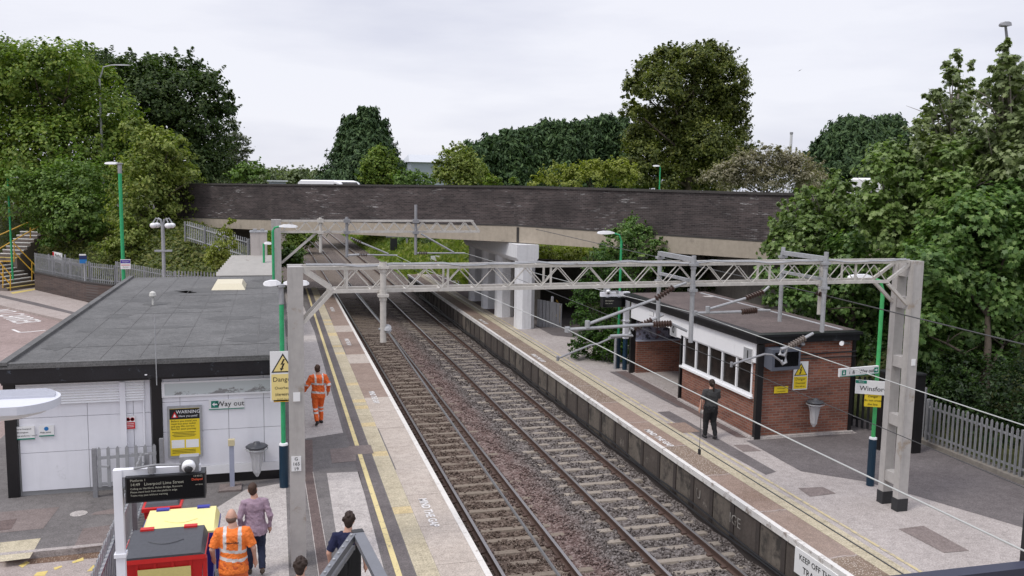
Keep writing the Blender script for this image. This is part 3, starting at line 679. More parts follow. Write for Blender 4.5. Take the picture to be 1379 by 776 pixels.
def LB(lst, Y, jit=.0):
    """lobes at (px,py,radius[,dY]) around distance Y: real positions in the scene"""
    out = []
    for q in lst:
        dy = q[3] if len(q) > 3 else random.uniform(-jit, jit)
        out.append((P(q[0], q[1], Y+dy), q[2]))
    return out
def lc(*cs): return [tuple(c) for c in cs]
L_OLIVE = leaf_mat('leaf_olive', lc((0.070, 0.121, 0.019), (0.134, 0.211, 0.032), (0.216, 0.267, 0.052)))
L_OLIVE2 = leaf_mat('leaf_yellowish', lc((0.085, 0.123, 0.024), (0.183, 0.239, 0.050), (0.292, 0.323, 0.099)))
L_OAK = leaf_mat('leaf_oak', lc((0.023, 0.047, 0.013), (0.052, 0.091, 0.023), (0.098, 0.137, 0.046)))
L_GREY = leaf_mat('leaf_grey', lc((0.077, 0.094, 0.066), (0.132, 0.154, 0.110), (0.187, 0.198, 0.154)))
L_MID = leaf_mat('leaf_mid', lc((0.059, 0.110, 0.025), (0.117, 0.204, 0.046), (0.200, 0.289, 0.082)))
L_SYC = leaf_mat('leaf_sycamore', lc((0.056, 0.111, 0.031), (0.111, 0.203, 0.054), (0.212, 0.304, 0.106)), .42)
L_SYCY = leaf_mat('leaf_sycamore_light', lc((0.071, 0.125, 0.030), (0.136, 0.210, 0.052), (0.237, 0.308, 0.133)), .42)
L_SYCG = leaf_mat('leaf_sycamore_grey', lc((0.097, 0.130, 0.052), (0.166, 0.217, 0.092), (0.290, 0.340, 0.190)), .42)
L_BIG = leaf_mat('leaf_bronze', lc((0.049, 0.069, 0.018), (0.106, 0.135, 0.031), (0.194, 0.211, 0.054)))
L_CON = leaf_mat('leaf_conifer', lc((0.019, 0.047, 0.016), (0.042, 0.083, 0.027), (0.079, 0.134, 0.046)), .6, .1)
L_SAGE = leaf_mat('leaf_sage', lc((0.110, 0.101, 0.063), (0.220, 0.203, 0.141), (0.374, 0.352, 0.293)))
L_LIME = leaf_mat('leaf_lime', lc((0.121, 0.157, 0.024), (0.230, 0.266, 0.048), (0.339, 0.363, 0.109)))
L_IVY = leaf_mat('leaf_ivy', lc((.018, .045, .010), (.045, .10, .018), (.10, .19, .04)), .4)
GRASSM = leaf_mat('grass_blades', lc((.10, .15, .025), (.18, .24, .045), (.28, .30, .09)))
GT = 'trees on the left bank'
def base_of(px, py, Y, z): q = P(px, py, Y); return (q.x, q.y, z)
# left group
tree('ash_tree', 'tall olive green tree filling the left edge, behind the yellow railed steps', 'tree', base_of(70, 300, 66, 2.5),
     LB([(-40, 130, 3.2), (10, 110, 2.2), (45, 98, 1.9), (95, 95, 1.7), (130, 118, 1.5), (60, 150, 3.2), (115, 165, 2.6), (150, 165, 1.8), (0, 190, 3.2), (70, 215, 3.), (130, 220, 2.6), (165, 210, 1.7), (30, 262, 2.6), (100, 270, 2.4), (-40, 230, 3.), (150, 265, 1.8)], 66, 2.2), L_OLIVE, .30, 10, .27, 26, group=GT, r=.3, limbs=12)
tree('oak_tree', 'dark green spreading oak behind the white road lamp, left of the bridge', 'tree', base_of(235, 300, 86, 4),
     LB([(165, 112, 2.2), (195, 100, 1.6), (215, 98, 1.5), (250, 103, 1.7), (275, 118, 1.7), (298, 142, 1.3), (308, 150, .8), (235, 135, 2.4), (275, 160, 2.2), (200, 145, 2.6), (230, 185, 2.8), (280, 205, 2.3), (180, 190, 2.6), (255, 230, 2.6), (210, 235, 2.4), (290, 235, 1.7)], 86, 2.2), L_OAK, .36, 10, .25, 28, group=GT, r=.35, limbs=12)
tree('poplar_tree', 'grey green airy tree between the dark oak and the end of the brick parapet', 'tree', base_of(318, 280, 98, 4),
     LB([(312, 175, .9), (318, 195, 1.2), (308, 208, 1.3), (325, 215, 1.3), (315, 235, 1.6), (300, 232, 1.3)], 98, 1), L_GREY, .32, 12, .3, 16, group=GT, r=.14)
tree('dark_tree', 'dark green tree top showing at the top left corner behind the olive tree', 'tree', base_of(-10, 300, 82, 3),
     LB([(-15, 92, 2.2), (8, 88, 1.5), (25, 92, 1.3), (-30, 120, 2.6), (120, 92, 1.6), (140, 100, 1.8), (100, 110, 2)], 84, 1.5), L_OAK, .34, 9, .27, 26, group=GT, r=.25)
tree('maple_tree', 'yellowish bushy tree leaning over the left end of the bridge parapet', 'tree', base_of(210, 340, 57, 3),
     LB([(185, 180, .9), (205, 195, 1.1), (228, 200, 1.0), (245, 222, .9), (215, 225, 1.5), (190, 240, 1.5), (240, 248, 1.1), (255, 243, .7), (205, 270, 1.5), (235, 275, 1.1), (180, 285, 1.5), (215, 305, 1.1)], 57, 1.2), L_OLIVE2, .25, 13, .27, 24, group=GT, r=.16)
tree('shrub', 'small green bush just behind the left end of the brick parapet', 'shrub', base_of(343, 260, 68, 4.5),
     LB([(332, 232, .7), (345, 229, .6), (352, 237, .55), (337, 243, .7), (322, 240, .7)], 68, .5), L_MID, .24, 22, .3, 18, group='bushes behind the bridge', r=.06)
tree('holly_tree', 'deep green tree standing behind the grey sign boards and palisade fence', 'tree', base_of(110, 340, 60, 2.2),
     LB([(75, 265, 1.7), (110, 250, 1.8), (65, 300, 1.4), (100, 295, 1.6), (140, 285, 1.7), (80, 322, .9), (120, 322, 1.0), (150, 318, 1.1), (35, 275, 1.5), (15, 255, 1.3)], 59.5, 1), L_MID, .25, 13, .28, 22, group=GT, r=.14)
tree('hazel_bush', 'light green bush on the bank right of the tall green lamp post', 'shrub', base_of(180, 345, 55, 2.6),
     LB([(165, 335, .75), (180, 322, .8), (195, 335, .6), (172, 310, .7), (150, 342, .7)], 54.5, .5), L_OLIVE2, .19, 26, .3, 20, r=.06, group='bushes on the left bank')
tree('sapling', 'thin yellow green sapling rising in front of the bank fence at the bridge end', 'shrub', base_of(293, 362, 46, 1.2),
     LB([(312, 300, .17), (305, 315, .3), (308, 328, .35), (295, 338, .45), (290, 352, .45), (300, 350, .4)], 46, .2), L_LIME, .16, 75, .4, 14, r=.03, group='bushes on the left bank')
# right group: sycamores
GS = 'sycamores on the right bank'
tree('sycamore', 'tall spindly grey green sycamore reaching into the sky right of the dark conifer', 'tree', base_of(1290, 520, 24, 1.0),
     LB([(1288, 78, .22), (1283, 105, .32), (1296, 128, .32), (1272, 138, .35), (1250, 132, .2), (1290, 160, .5), (1255, 160, .35), (1310, 130, .18), (1242, 172, .3), (1270, 185, .6), (1305, 190, .55), (1235, 195, .35), (1255, 215, .7), (1295, 225, .9), (1320, 230, .7), (1300, 90, .2), (1278, 92, .2), (1284, 118, .25), (1305, 115, .2), (1262, 140, .25), (1258, 128, .18), (1280, 150, .35), (1300, 145, .3), (1248, 150, .2), (1230, 180, .25), (1262, 200, .5), (1310, 205, .5)], 24, .7), L_SYCG, .14, 70, .33, 13, 'maple', .13, .3, GS, BARKP, limbs=14, top=P(1290, 85, 24))
tree('sycamore', 'tallest sycamore at the right edge, just below the flood lamp', 'tree', base_of(1352, 520, 22, 1.5),
     LB([(1350, 65, .22), (1347, 85, .3), (1360, 95, .4), (1345, 110, .35), (1333, 122, .3), (1365, 125, .55), (1385, 110, .5), (1345, 145, .6), (1380, 150, .8), (1328, 165, .3), (1355, 175, .7), (1392, 200, 1.), (1345, 205, .7), (1375, 235, 1.0), (1400, 260, 1.)], 22, .7), L_SYCG, .15, 58, .3, 15, 'maple', .13, .3, GS, BARKP, limbs=14, top=P(1354, 80, 22))
tree('sycamore', 'broad light green sycamore in front of the white van on the road', 'tree', base_of(1215, 470, 24, .6),
     LB([(1195, 215, .55), (1180, 232, .5), (1215, 225, .6), (1205, 245, .5), (1225, 250, .7), (1180, 280, .6), (1215, 285, .8), (1250, 262, .7), (1265, 290, .8), (1175, 250, .28), (1240, 310, .8), (1195, 315, .8), (1270, 250, .7), (1230, 280, .7), (1160, 300, .5), (1225, 335, .8)], 24, .7), L_SYCY, .15, 56, .3, 16, 'maple', .12, .3, GS, BARKP)
tree('sycamore', 'low sycamore whose leaves hide the right end of the bridge parapet', 'tree', base_of(1095, 430, 27, .3),
     LB([(1125, 235, .18), (1130, 255, .35), (1105, 272, .45), (1085, 285, .45), (1065, 300, .4), (1120, 290, .6), (1145, 275, .5), (1050, 325, .45), (1085, 320, .7), (1125, 325, .8), (1060, 350, .5), (1100, 360, .8), (1150, 310, .6), (1045, 350, .35), (1075, 268, .25), (1060, 285, .3), (1050, 305, .35), (1100, 305, .6), (1070, 335, .6), (1110, 345, .7), (1140, 340, .7), (1090, 258, .22), (1118, 248, .2), (1035, 335, .3), (1145, 255, .3)], 27, .6), L_SYCY, .15, 56, .3, 16, 'maple', .12, .3, GS, BARKP)
tree('sycamore', 'dense dark sycamore behind the red brick waiting room', 'tree', base_of(1150, 500, 25, .2),
     LB([(1150, 350, .9), (1110, 385, .8), (1145, 400, .9), (1180, 375, .9), (1170, 430, 1.), (1200, 330, .8), (1130, 440, .7), (1185, 480, .9), (1215, 400, 1.), (1060, 385, .6), (1085, 400, .6), (1030, 375, .5), (1210, 450, 1.), (1100, 420, .7), (1050, 410, .5), (1160, 455, .8), (1200, 510, .8), (1190, 550, .7)], 25.5, .7), L_SYC, .15, 50, .3, 16, 'maple', .13, .3, GS)
tree('sycamore', 'wide bright leaved sycamore overhanging the palisade fence at the right edge', 'tree', base_of(1330, 560, 19.5, 0.2),
     LB([(1270, 330, .8), (1310, 305, .9), (1350, 290, .9), (1390, 300, .9), (1250, 370, .8), (1295, 375, 1.), (1345, 360, 1.), (1390, 370, 1.), (1260, 425, .8), (1310, 440, .9), (1360, 440, .9), (1400, 450, .9), (1285, 490, .7), (1335, 505, .75), (1380, 515, .75), (1250, 480, .6), (1270, 520, .5), (1310, 540, .5), (1355, 550, .5), (1240, 440, .6), (1330, 330, .9), (1375, 330, .9), (1330, 400, .9)], 20.8, .6), L_SYC, .155, 54, .3, 16, 'maple', .14, .3, GS)
tree('sycamore', 'pale leaved sycamore crown above the right hand end of the portal beam', 'tree', base_of(1300, 500, 22.5, 1),
     LB([(1280, 270, .9), (1325, 262, .9), (1365, 280, .9), (1395, 250, .8), (1240, 335, .7), (1215, 355, .7), (1300, 320, .9), (1340, 240, .7), (1300, 245, .7), (1260, 300, .7), (1320, 215, .5), (1370, 215, .7), (1345, 300, .8), (1265, 240, .5), (1280, 215, .5), (1340, 190, .5), (1375, 180, .6)], 22.8, .7), L_SYCY, .15, 50, .3, 16, 'maple', .13, .3, GS, BARKP)
tree('ivy_bank', 'dark ivy mass at the foot of the trees behind the right palisade fence', 'ivy', (18.4, 18.8, -.1),
     [((18.35+.25*math.sin(k*2.1), 12.8+k*.75, .45+.5*(k % 3 == 0)), .75) for k in range(14)]+[((18.8, 13+k*1.1, 1.5), .9) for k in range(10)], leaf_mat('leaf_ivy_dark', lc((.010, .022, .008), (.022, .045, .014), (.05, .09, .028)), .45), .12, 34, .3, 20, 'kite', .06, part='foliage')
# shrubs by the bridge, right platform
tree('elder_tree', 'leafy small tree in front of the concrete beam beside the right platform lamp', 'tree', base_of(850, 430, 35, 0),
     LB([(850, 305, .42), (828, 322, .4), (868, 315, .38), (885, 335, .38), (815, 340, .35), (850, 335, .6), (835, 358, .55), (878, 355, .5), (860, 375, .5), (840, 318, .45), (860, 318, .45), (822, 345, .45), (892, 348, .35), (845, 345, .5)], 35, .5), L_SYC, .15, 62, .3, 16, 'kite', .08, group='trees by the right platform')
tree('ivy_bush', 'bright green ivy covered bush beside the waiting room, near the departure board', 'ivy', base_of(800, 460, 33, 0),
     LB([(795, 405, .5), (820, 395, .5), (785, 430, .4), (812, 432, .6), (835, 415, .5), (790, 452, .35), (815, 458, .5), (838, 445, .5), (770, 465, .2), (845, 470, .4), (830, 470, .4), (800, 375, .5), (825, 370, .5), (845, 385, .5), (785, 390, .4), (805, 350, .4), (780, 410, .4)], 32.6, .4)+[((11.95+.2*k, 32.3-.12*k+random.uniform(-.3, .3), .3+.45*(k % 3)), .5) for k in range(9)], L_IVY, .12, 75, .3, 20, 'kite', .07, group='trees by the right platform', part='foliage')
tree('shrub', 'lime green shrub seen under the bridge between the first pier and the walkway', 'shrub', base_of(745, 420, 52, 0),
     LB([(735, 345, .7), (755, 350, .8), (775, 345, .8), (745, 370, .8), (770, 372, .8), (795, 360, 1.0)], 54, .8), L_LIME, .2, 26, .3, 18, r=.07, group='bushes under the bridge')
tree('shrub', 'very dark shrub in the shadow beneath the bridge beyond the small tree', 'shrub', base_of(900, 420, 42, 0),
     LB([(910, 365, .7), (940, 370, .7), (965, 365, .8), (900, 385, .7), (935, 390, .8), (970, 395, .8), (1000, 375, .8), (880, 375, .6)], 37, .6), L_OAK, .18, 26, .3, 18, r=.08, group='bushes under the bridge')
# beyond the bridge, low
for i, (px_, py_, Y_, r_, m_, lab) in enumerate([(560, 345, 96, 1.9, L_MID, 'green bush beside the far line, left of the overhead strut under the bridge'), (600, 338, 88, 1.7, L_OAK, 'dark bush beyond the bridge next to the red lineside notice'),
        (640, 345, 80, 1.6, L_IVY, 'ivy green bush by the shaded far pier under the bridge'), (525, 332, 120, 2.2, L_MID, 'pale green bush farthest along the line under the bridge'), (392, 350, 70, .9, L_MID, 'bush between the small lamp and the far left rail'), (402, 325, 100, 1.3, L_OLIVE, 'olive bush above the far left rail under the bridge beam')]):
    tree('lineside_bush', lab, 'shrub', base_of(px_, py_+14, Y_, -.5 if i > 3 else .2), [(P(px_+random.uniform(-1.3, 1.3)*r_*9, py_-random.uniform(-.4, .9)*r_*6, Y_+random.uniform(-1, 1)), r_*random.uniform(.6, .95)) for k in range(9)], m_, .3, 12, .3, 20, r=.07, group='bushes beyond the bridge')
# background trees
def conifer(name, label, px_, top, base_z, Y_, wid, mat, group, spire=1., leaf=.55, nl=2600, lean=0):
    tp = P(px_, top, Y_); t_ = thing(name, label, 'tree', (tp.x, tp.y, base_z), 0, group); h = tp.z-base_z
    b = MB(); b.tube([(tp.x, tp.y, base_z), (tp.x, tp.y, base_z+h*.5), (tp.x, tp.y, tp.z)], [.3, .2, .03], 7); b.build('trunk', BARK, t_)
    nb = nl//8; k = RNG.random(nb)**.75; a_ = RNG.uniform(0, 6.283, nb); ph_ = RNG.uniform(0, 6.28, 3)
    rad = wid*np.clip((1-k)**spire, 0, 1)*np.clip(.8+k*6, .8, 1)*RNG.uniform(.62, 1.06, nb)*(1+.10*np.sin(a_*3+k*9+ph_[0])+.08*np.sin(a_*5-k*14+ph_[1]))
    ctr = np.stack([tp.x+np.cos(a_)*rad, tp.y+np.sin(a_)*rad, base_z+h*k*.98], 1)
    out = np.stack([np.cos(a_), np.sin(a_), np.full(nb, .75)], 1)
    tt_ = RNG.random((nb, 14, 1)); spray = out[:, None]*tt_*RNG.uniform(.5, 1.25, (nb, 1, 1))*np.array([1, 1, 1.25])
    pos = (ctr[:, None]+spray+RNG.normal(size=(nb, 14, 3))*.26*(1.15-tt_)).reshape(-1, 3)
    pos[:, 2] = np.minimum(pos[:, 2], tp.z+.9)
    n_ = (np.repeat(out, 14, 0)+RNG.normal(size=(nb*14, 3))*.45)
    leaves('crown', pos, n_, leaf*.66, mat, t_, 'kite', -1.1, 1.7); return t_
GC = 'conifers beyond the bridge'
conifer('conifer', 'tall pointed dark conifer left of the grey warehouse', 496, 152, 1, 110, 9.0, L_CON, GC, 1.3, nl=15000)
conifer('conifer', 'dark conifer leaning on the tall pointed one, furthest left of the pair', 474, 164, 1, 111, 7.2, L_CON, GC, 1.2, nl=11000)
conifer('conifer', 'lower rounded conifer on the right flank of the tall pointed one', 510, 168, 1, 112, 6.0, L_CON, GC, 1.15, nl=9000)
tree('birch_tree', 'dull green round tree in front of the tall pointed conifer', 'tree', base_of(511, 240, 104, 2), LB([(511, 212, 1.2), (503, 224, 1.3), (521, 224, 1.3), (511, 238, 1.7), (498, 240, 1.2), (527, 240, 1.1)], 104, .8), L_OLIVE, .36, 14, .3, 20, r=.1, group='bushes behind the bridge')
HED = [(642, 198, 'leftmost and lowest of the conifer row behind the bridge'), (664, 190, 'second conifer from the left in the row behind the bridge'), (690, 182, 'bushy conifer just left of the middle of the row behind the bridge'), (715, 178, 'conifer with a double tip in the middle of the row behind the bridge'), (738, 170, 'conifer at the step up in the row behind the bridge'), (762, 172, 'conifer right of the step in the row behind the bridge'), (786, 168, 'second last conifer of the row before the large round tree'), (812, 162, 'tallest conifer of the row, touching the large round tree'), (836, 166, 'conifer half hidden by the left side of the large round tree')]
for px_, tp_, lab in HED: conifer('leylandii', 'dark green '+lab, px_, tp_, 2, 100+random.uniform(-1.5, 1.5), 3.0, L_CON, 'conifer row behind the bridge', .55, .55, 7000)
tree('big_tree', 'large round bronze green tree standing high above the bridge parapet', 'tree', base_of(925, 300, 85, 3),
     LB([(875, 98, 1.5), (900, 84, 1.6), (935, 84, 1.7), (965, 84, 1.6), (955, 68, 1.0), (982, 108, 1.8), (858, 122, 1.5), (895, 120, 2.0), (940, 115, 2.3), (986, 138, 1.7), (850, 150, 1.0), (875, 168, 1.9), (920, 155, 2.3), (965, 155, 2.4), (990, 170, 1.6), (862, 192, 1.8), (905, 195, 2.4), (950, 195, 2.5), (990, 200, 1.7), (868, 218, 2.0), (915, 222, 2.4), (960, 222, 2.4), (992, 218, 1.2), (858, 240, 1.6), (890, 245, 2.), (930, 248, 2.2), (970, 245, 1.8)], 85, 2.2), L_BIG, .34, 17, .26, 27, group='trees beyond the bridge', r=.45, limbs=16)
tree('sage_bush', 'grey leaved dry looking bush behind the parapet, right of the large round tree', 'shrub', base_of(1030, 270, 58, 4.5),
     LB([(955, 243, .7), (975, 236, .9), (1000, 226, 1.0), (1018, 212, .6), (1030, 224, 1.0), (1055, 220, .9), (1042, 206, .45), (1072, 224, .9), (1093, 234, .8), (1060, 240, 1.1), (1012, 243, 1.1), (1035, 246, 1.1), (1085, 246, 1.), (985, 249, 1.), (1112, 246, .6), (1030, 200, .25), (1000, 212, .3), (1078, 212, .3)], 58, .9), L_SAGE, .17, 34, .33, 18, r=.12, elong=1.5, group='bushes behind the bridge', part='crown')
conifer('conifer', 'round dark conifer left of the sycamores on the skyline', 1150, 165, 2, 90, 6.6, L_CON, GC, .5, nl=15000)
conifer('conifer', 'dark conifer partly hidden behind the tall spindly sycamore', 1195, 163, 2, 91, 5.2, L_CON, GC, .5, nl=11000)
conifer('conifer', 'low dark conifer between the sage bush and the round conifer', 1118, 190, 2, 90, 4.2, L_CON, GC, .55, nl=8000)
tree('willow_tree', 'yellow green tree right of the grey warehouse roof', 'tree', base_of(615, 260, 78, 4), LB([(617, 205, .7), (605, 215, .9), (628, 213, .9), (598, 230, 1.0), (617, 228, 1.2), (638, 230, 1.1), (600, 243, 1.2), (625, 245, 1.4), (648, 243, .9), (660, 246, .7)], 78, .8), L_OLIVE2, .28, 17, .3, 20, r=.12, group='trees beyond the bridge')
tree('shrub', 'soft green bush hiding the foot of the grey warehouse', 'shrub', base_of(550, 260, 76, 4.5), LB([(535, 247, .7), (552, 243, .75), (566, 245, .75), (578, 249, .6), (545, 250, .9)], 76, .6), L_MID, .26, 20, .3, 18, r=.06, group='bushes behind the bridge')
tree('shrub', 'lime coloured bush under the right half of the conifer row', 'shrub', base_of(800, 260, 66, 4.8), LB([(735, 242, .7), (755, 236, .8), (775, 238, .8), (795, 230, .9), (815, 234, .8), (835, 228, .8), (850, 236, .7), (720, 245, .5), (805, 243, .9), (770, 246, .9), (840, 244, .9)], 66, .7), L_LIME, .24, 22, .3, 18, r=.07, group='bushes behind the bridge')
tree('shrub', 'small dull bush by the foot of the yellow green tree', 'shrub', base_of(680, 265, 70, 4.8), LB([(672, 246, .45), (690, 247, .4), (660, 247, .5)], 70, .4), L_OLIVE, .22, 30, .3, 16, r=.05, group='bushes behind the bridge')
# far wood on the horizon
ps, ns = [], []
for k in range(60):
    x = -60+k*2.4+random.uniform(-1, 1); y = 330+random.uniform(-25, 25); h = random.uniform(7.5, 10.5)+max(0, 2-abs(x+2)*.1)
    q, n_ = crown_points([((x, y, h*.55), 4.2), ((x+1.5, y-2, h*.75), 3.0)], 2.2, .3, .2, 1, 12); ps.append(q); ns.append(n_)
o = leaves('distant_wood', np.concatenate(ps), np.concatenate(ns), 1.0, leaf_mat('leaf_far_hazed', lc((.10, .135, .07), (.15, .19, .10), (.19, .23, .13))), None); tag(o, 'hazy green wood along the horizon beyond the bridge', kind='stuff')  # paler greens: distance haze is put into the leaf colour
# ground cover on the left bank + grass beyond
ps, ns = [], []
for k in range(26000):
    u, q = random.random(), .04+.96*random.random()**1.1; a_, c_ = poly_at(FL, u), poly_at(RL, u); p = a_.lerp(c_, q)
    ps.append((p.x+random.gauss(0, .15), p.y+random.gauss(0, .15), bank_z(u, q)+.08+abs(random.gauss(0, .16))+.22*max(0, math.sin(p.x*1.7)*math.sin(p.y*1.9)))); ns.append((random.gauss(0, .5), -.45+random.gauss(0, .5), 1))
o = leaves('ground_cover', np.array(ps), np.array(ns), .21, leaf_mat('leaf_weeds', lc((.05, .075, .014), (.10, .13, .03), (.20, .20, .06))), None); tag(o, 'low bramble and weeds covering the left bank behind the palisade fence', kind='stuff')
ps, ns = [], []
for k in range(16000):
    x = random.uniform(10.9, 24); y = 56+random.random()**1.5*90; ps.append((x+bend(y)*.9, y, -1.1+min(3.2, max(0, (x-11)*.42))+.12+random.random()*.3)); ns.append((random.gauss(0, 1), random.gauss(0, 1), .3))
o = leaves('grass', np.array(ps), np.array(ns), .45, GRASSM, None, droop=-1, elong=1.4); tag(o, 'long green grass on the bank right of the line beyond the bridge', kind='stuff')
ps, ns = [], []
for k in range(5000):
    x = random.uniform(-6, .8); y = 62+random.random()**1.5*100; ps.append((x+bend(y)*.9, y, -1.1+min(3.6, max(0, (.4-x)*.75))+.12+random.random()*.3)); ns.append((random.gauss(0, 1), random.gauss(0, 1), .4))
o = leaves('weeds', np.array(ps), np.array(ns), .45, L_OLIVE, None, droop=-1, elong=1.3); tag(o, 'weeds along the left edge of the far line', kind='stuff')
# ------------------------------------------------------------------ left station building
YB = 20.42
lb = thing('station_building', 'white panelled station building with a flat grey felt roof and black trim', 'building', (-2.6, YB, 0))
def pb(b, x0, y0, x1, y1, Y, d, front=0.):
    """box on the plane Y whose face covers the pixels given: real metres from the ray"""
    a_, c_ = P(x0, y0, Y), P(x1, y1, Y); b.box((a_.x, Y-front, a_.z), (c_.x, Y+d, c_.z)); return b
X0, X1, ZR_ = -5.45, .22, 2.93
b = MB(); b.box((X0+.02, YB+.03, .0), (X1-.02, 37.5, 2.72)); b.build('wall', M('backing', (.30, .30, .30), .8, .1), lb)
# panel cladding: separate sheets with real open joints, one mesh per wall side
b = MB()
cols = [-5.30, -3.95, -3.02, -2.66]; rows = [.10, .95, 1.72, 2.5]
for xa, xb in zip(cols, cols[1:]):
    for za, zb in zip(rows, rows[1:]): b.box((xa+.005, YB-.0, za+.005), (xb-.005, YB+.028, zb-.005))
cols = [-2.42, -2.05, -1.02, -.25, X1-.03]; rows = [.22, .42, 1.25, 1.93, 2.5]
for xa, xb in zip(cols, cols[1:]):
    for za, zb in zip(rows, rows[1:]): b.box((xa+.005, YB-.0, za+.005), (xb-.005, YB+.028, zb-.005))
b.build('cladding', WHITE, lb)
b = MB(); b.box((-2.42, YB-.02, .22), (X1-.03, YB-.002, .42)); b.build('lower_rail', WHITE_CLEAN, lb)
b = MB(); b.box((-2.44, YB+.005, 0), (X1-.02, YB+.026, .215)); b.build('plinth', BLACK, lb)
for xa, xb in ((-5.56, -5.34), (-2.63, -2.43)):
    b = MB(); b.box((xa, YB-.06, 0), (xb, YB+.06, 2.56)); b.build('column', BLACK, lb)
# corrugated panel top left
b = MB(); a_ = P(7, 514, YB); c_ = P(186, 540, YB); n = 9
zs = np.linspace(a_.z-.02, 2.02, n*2+1)
for i in range(n*2): b.hexa([(-5.32, YB-.035-(.03 if i % 2 else 0), zs[i+1]), (-2.78, YB-.035-(.03 if i % 2 else 0), zs[i+1]), (-2.78, YB-.002, zs[i+1]), (-5.32, YB-.002, zs[i+1]), (-5.32, YB-.035-(0 if i % 2 else .03), zs[i]), (-2.78, YB-.035-(0 if i % 2 else .03), zs[i]), (-2.78, YB-.002, zs[i]), (-5.32, YB-.002, zs[i])])
b.build('shutter', WHITE_CLEAN, lb)
b = MB(); b.box((-3.28, YB-.09, .3), (-3.16, YB-.002, 2.45)); b.build('cover_strip', WHITE, lb)
b = MB(); b.tube([(-2.80, YB-.03, .2), (-2.80, YB-.03, 2.4)], .018, 6); b.build('pipe', WHITE, lb)
# obscured window band with peeling film
wb = MB(); wb.box((-2.36, YB-.03, 2.09), (X1-.05, YB-.006, 2.36))
t = NT('peeling_film'); v = t.coord(); n1 = t.noise(t.mapv(v, (1.1, 1, 2.2)), 1.5, 7, .75)
sz_ = t.new('ShaderNodeSeparateXYZ'); t.link(v, sz_.inputs[0])
nn = t.math('ADD', n1, t.math('MULTIPLY', t.math('SUBTRACT', sz_.outputs[2], 2.2), -1.0))
FILM = t.fin(t.ramp(nn, [(.57, (.53, .57, .565)), (.60, (.25, .25, .245))]), .35, 0, .4)
wo = wb.build('window', FILM, lb)
b = MB(); b.box((-2.42, YB-.045, 2.36), (X1-.03, YB-.004, 2.40)); b.box((-2.42, YB-.045, 2.05), (X1-.03, YB-.004, 2.09)); b.box((-2.42, YB-.045, 2.09), (-2.36, YB-.004, 2.36)); b.build('frame', WHITE_CLEAN, wo)
b = MB(); b.box((X0-.1, YB-.28, 2.56), (X1+.05, YB-.16, 2.86)); b.box((X0-.1, YB-.16, 2.56), (X0+.03, 37.6, 2.86)); b.box((X1-.04, YB-.16, 2.56), (X1+.05, 37.6, 2.86)); b.box((X0-.1, YB-.20, 2.50), (X1, YB+.1, 2.556))
FAS = M('fascia_black', (.014, .014, .017), .3, .5, 2, 14, streak=0, dirt=((.11, .13, .16), 5, .62)); b.build('fascia', FAS, lb)
rf = MB(); rf.box((X0-.12, YB-.30, 2.862), (X1+.07, 37.7, ZR_)); ro = rf.build('roof', FELT, lb)
b = MB(); b.bar((X0-.02, YB-.30, ZR_+.03), (X0-.02, 37.7, ZR_+.03), .16, .10); b.bar((X0+.06, YB-.2, ZR_+.02), (X1+.07, YB-.2, ZR_+.02), .16, .05); b.build('roof_kerb', FELT, ro)
SEAM = M('felt_seam', (.112, .110, .107), .9, .45, .8)
b = MB()
for i in range(1, 7): x = X0+.1+i*.82+random.uniform(-.03, .03); b.box((x, YB-.1, ZR_+.002), (x+.022, 37.5, ZR_+.007))
for xa_, xb_, y in ((-5.2, -2.4, 22.1), (-2.4, .1, 21.8), (-4.6, -1.5, 27.4), (-3.1, .1, 31.6)): b.bar((xa_, y, ZR_+.004), (xb_, y+.1, ZR_+.004), .03, .006)
b.build('seam', SEAM, ro)['kind'] = 'stuff'
STAIN = M('felt_stain', (.045, .045, .045), .8, .4, 2)
def blob(b, x, y, rx, ry, z, n=18):
    ph = random.uniform(0, 6); b.add([(x+rx*math.cos(2*math.pi*k/n)*(1+.25*math.sin(3*k+ph)), y+ry*math.sin(2*math.pi*k/n)*(1+.25*math.cos(2*k+ph)), z) for k in range(n)], [tuple(range(n))])
b = MB()
for x, y, rx, ry in ((-2.6, 33, .7, .8), (-1.5, 33.4, .5, .45), (-3.2, 32.5, .5, .5), (-4.3, 27, .35, .4), (-3.6, 29.6, .4, .4), (-1.9, 30, .5, .35), (-.5, 36, .35, .5), (-4.7, 24.6, .2, .3), (-.9, 33.5, .6, .3), (-3.0, 24.8, .9, .25), (-1.2, 26.2, .7, .35), (-4.2, 30.6, .5, .6), (-2.2, 28.6, .8, .3), (-.6, 22.6, .5, .5), (-4.9, 22.3, .25, .5)): blob(b, x, y, rx, ry, ZR_+.0035)
b.build('damp_stain', M('felt_damp', (.088, .087, .085), .8, .35, 1.5), ro)['kind'] = 'stuff'
b = MB(); b.hexa([(-2.15, 33.0, ZR_+.004), (-.98, 33.0, ZR_), (-.98, 34.9, ZR_), (-2.15, 34.9, ZR_), (-2.02, 33.15, ZR_+.22), (-1.1, 33.15, ZR_+.22), (-1.1, 34.7, ZR_+.22), (-2.02, 34.7, ZR_+.22)]); b.build('skylight', M('skylight_dome', (.68, .62, .46), .35, .1), ro)
b = MB(); p = P(206, 410, 29.3); b.tube([(p.x, p.y, ZR_), (p.x, p.y, ZR_+.28)], .03, 6); b.lathe([(.09, .26), (.11, .30), (.09, .40), (.03, .44)], (p.x, p.y, ZR_), 10); b.build('vent', M('vent_grey', (.55, .54, .5), .6), ro)
b = MB(); b.tube([(-2.48, YB-.33, 2.4), (-2.48, YB-.33, 3.95)], .012, 5); b.build('aerial', STEEL, lb)
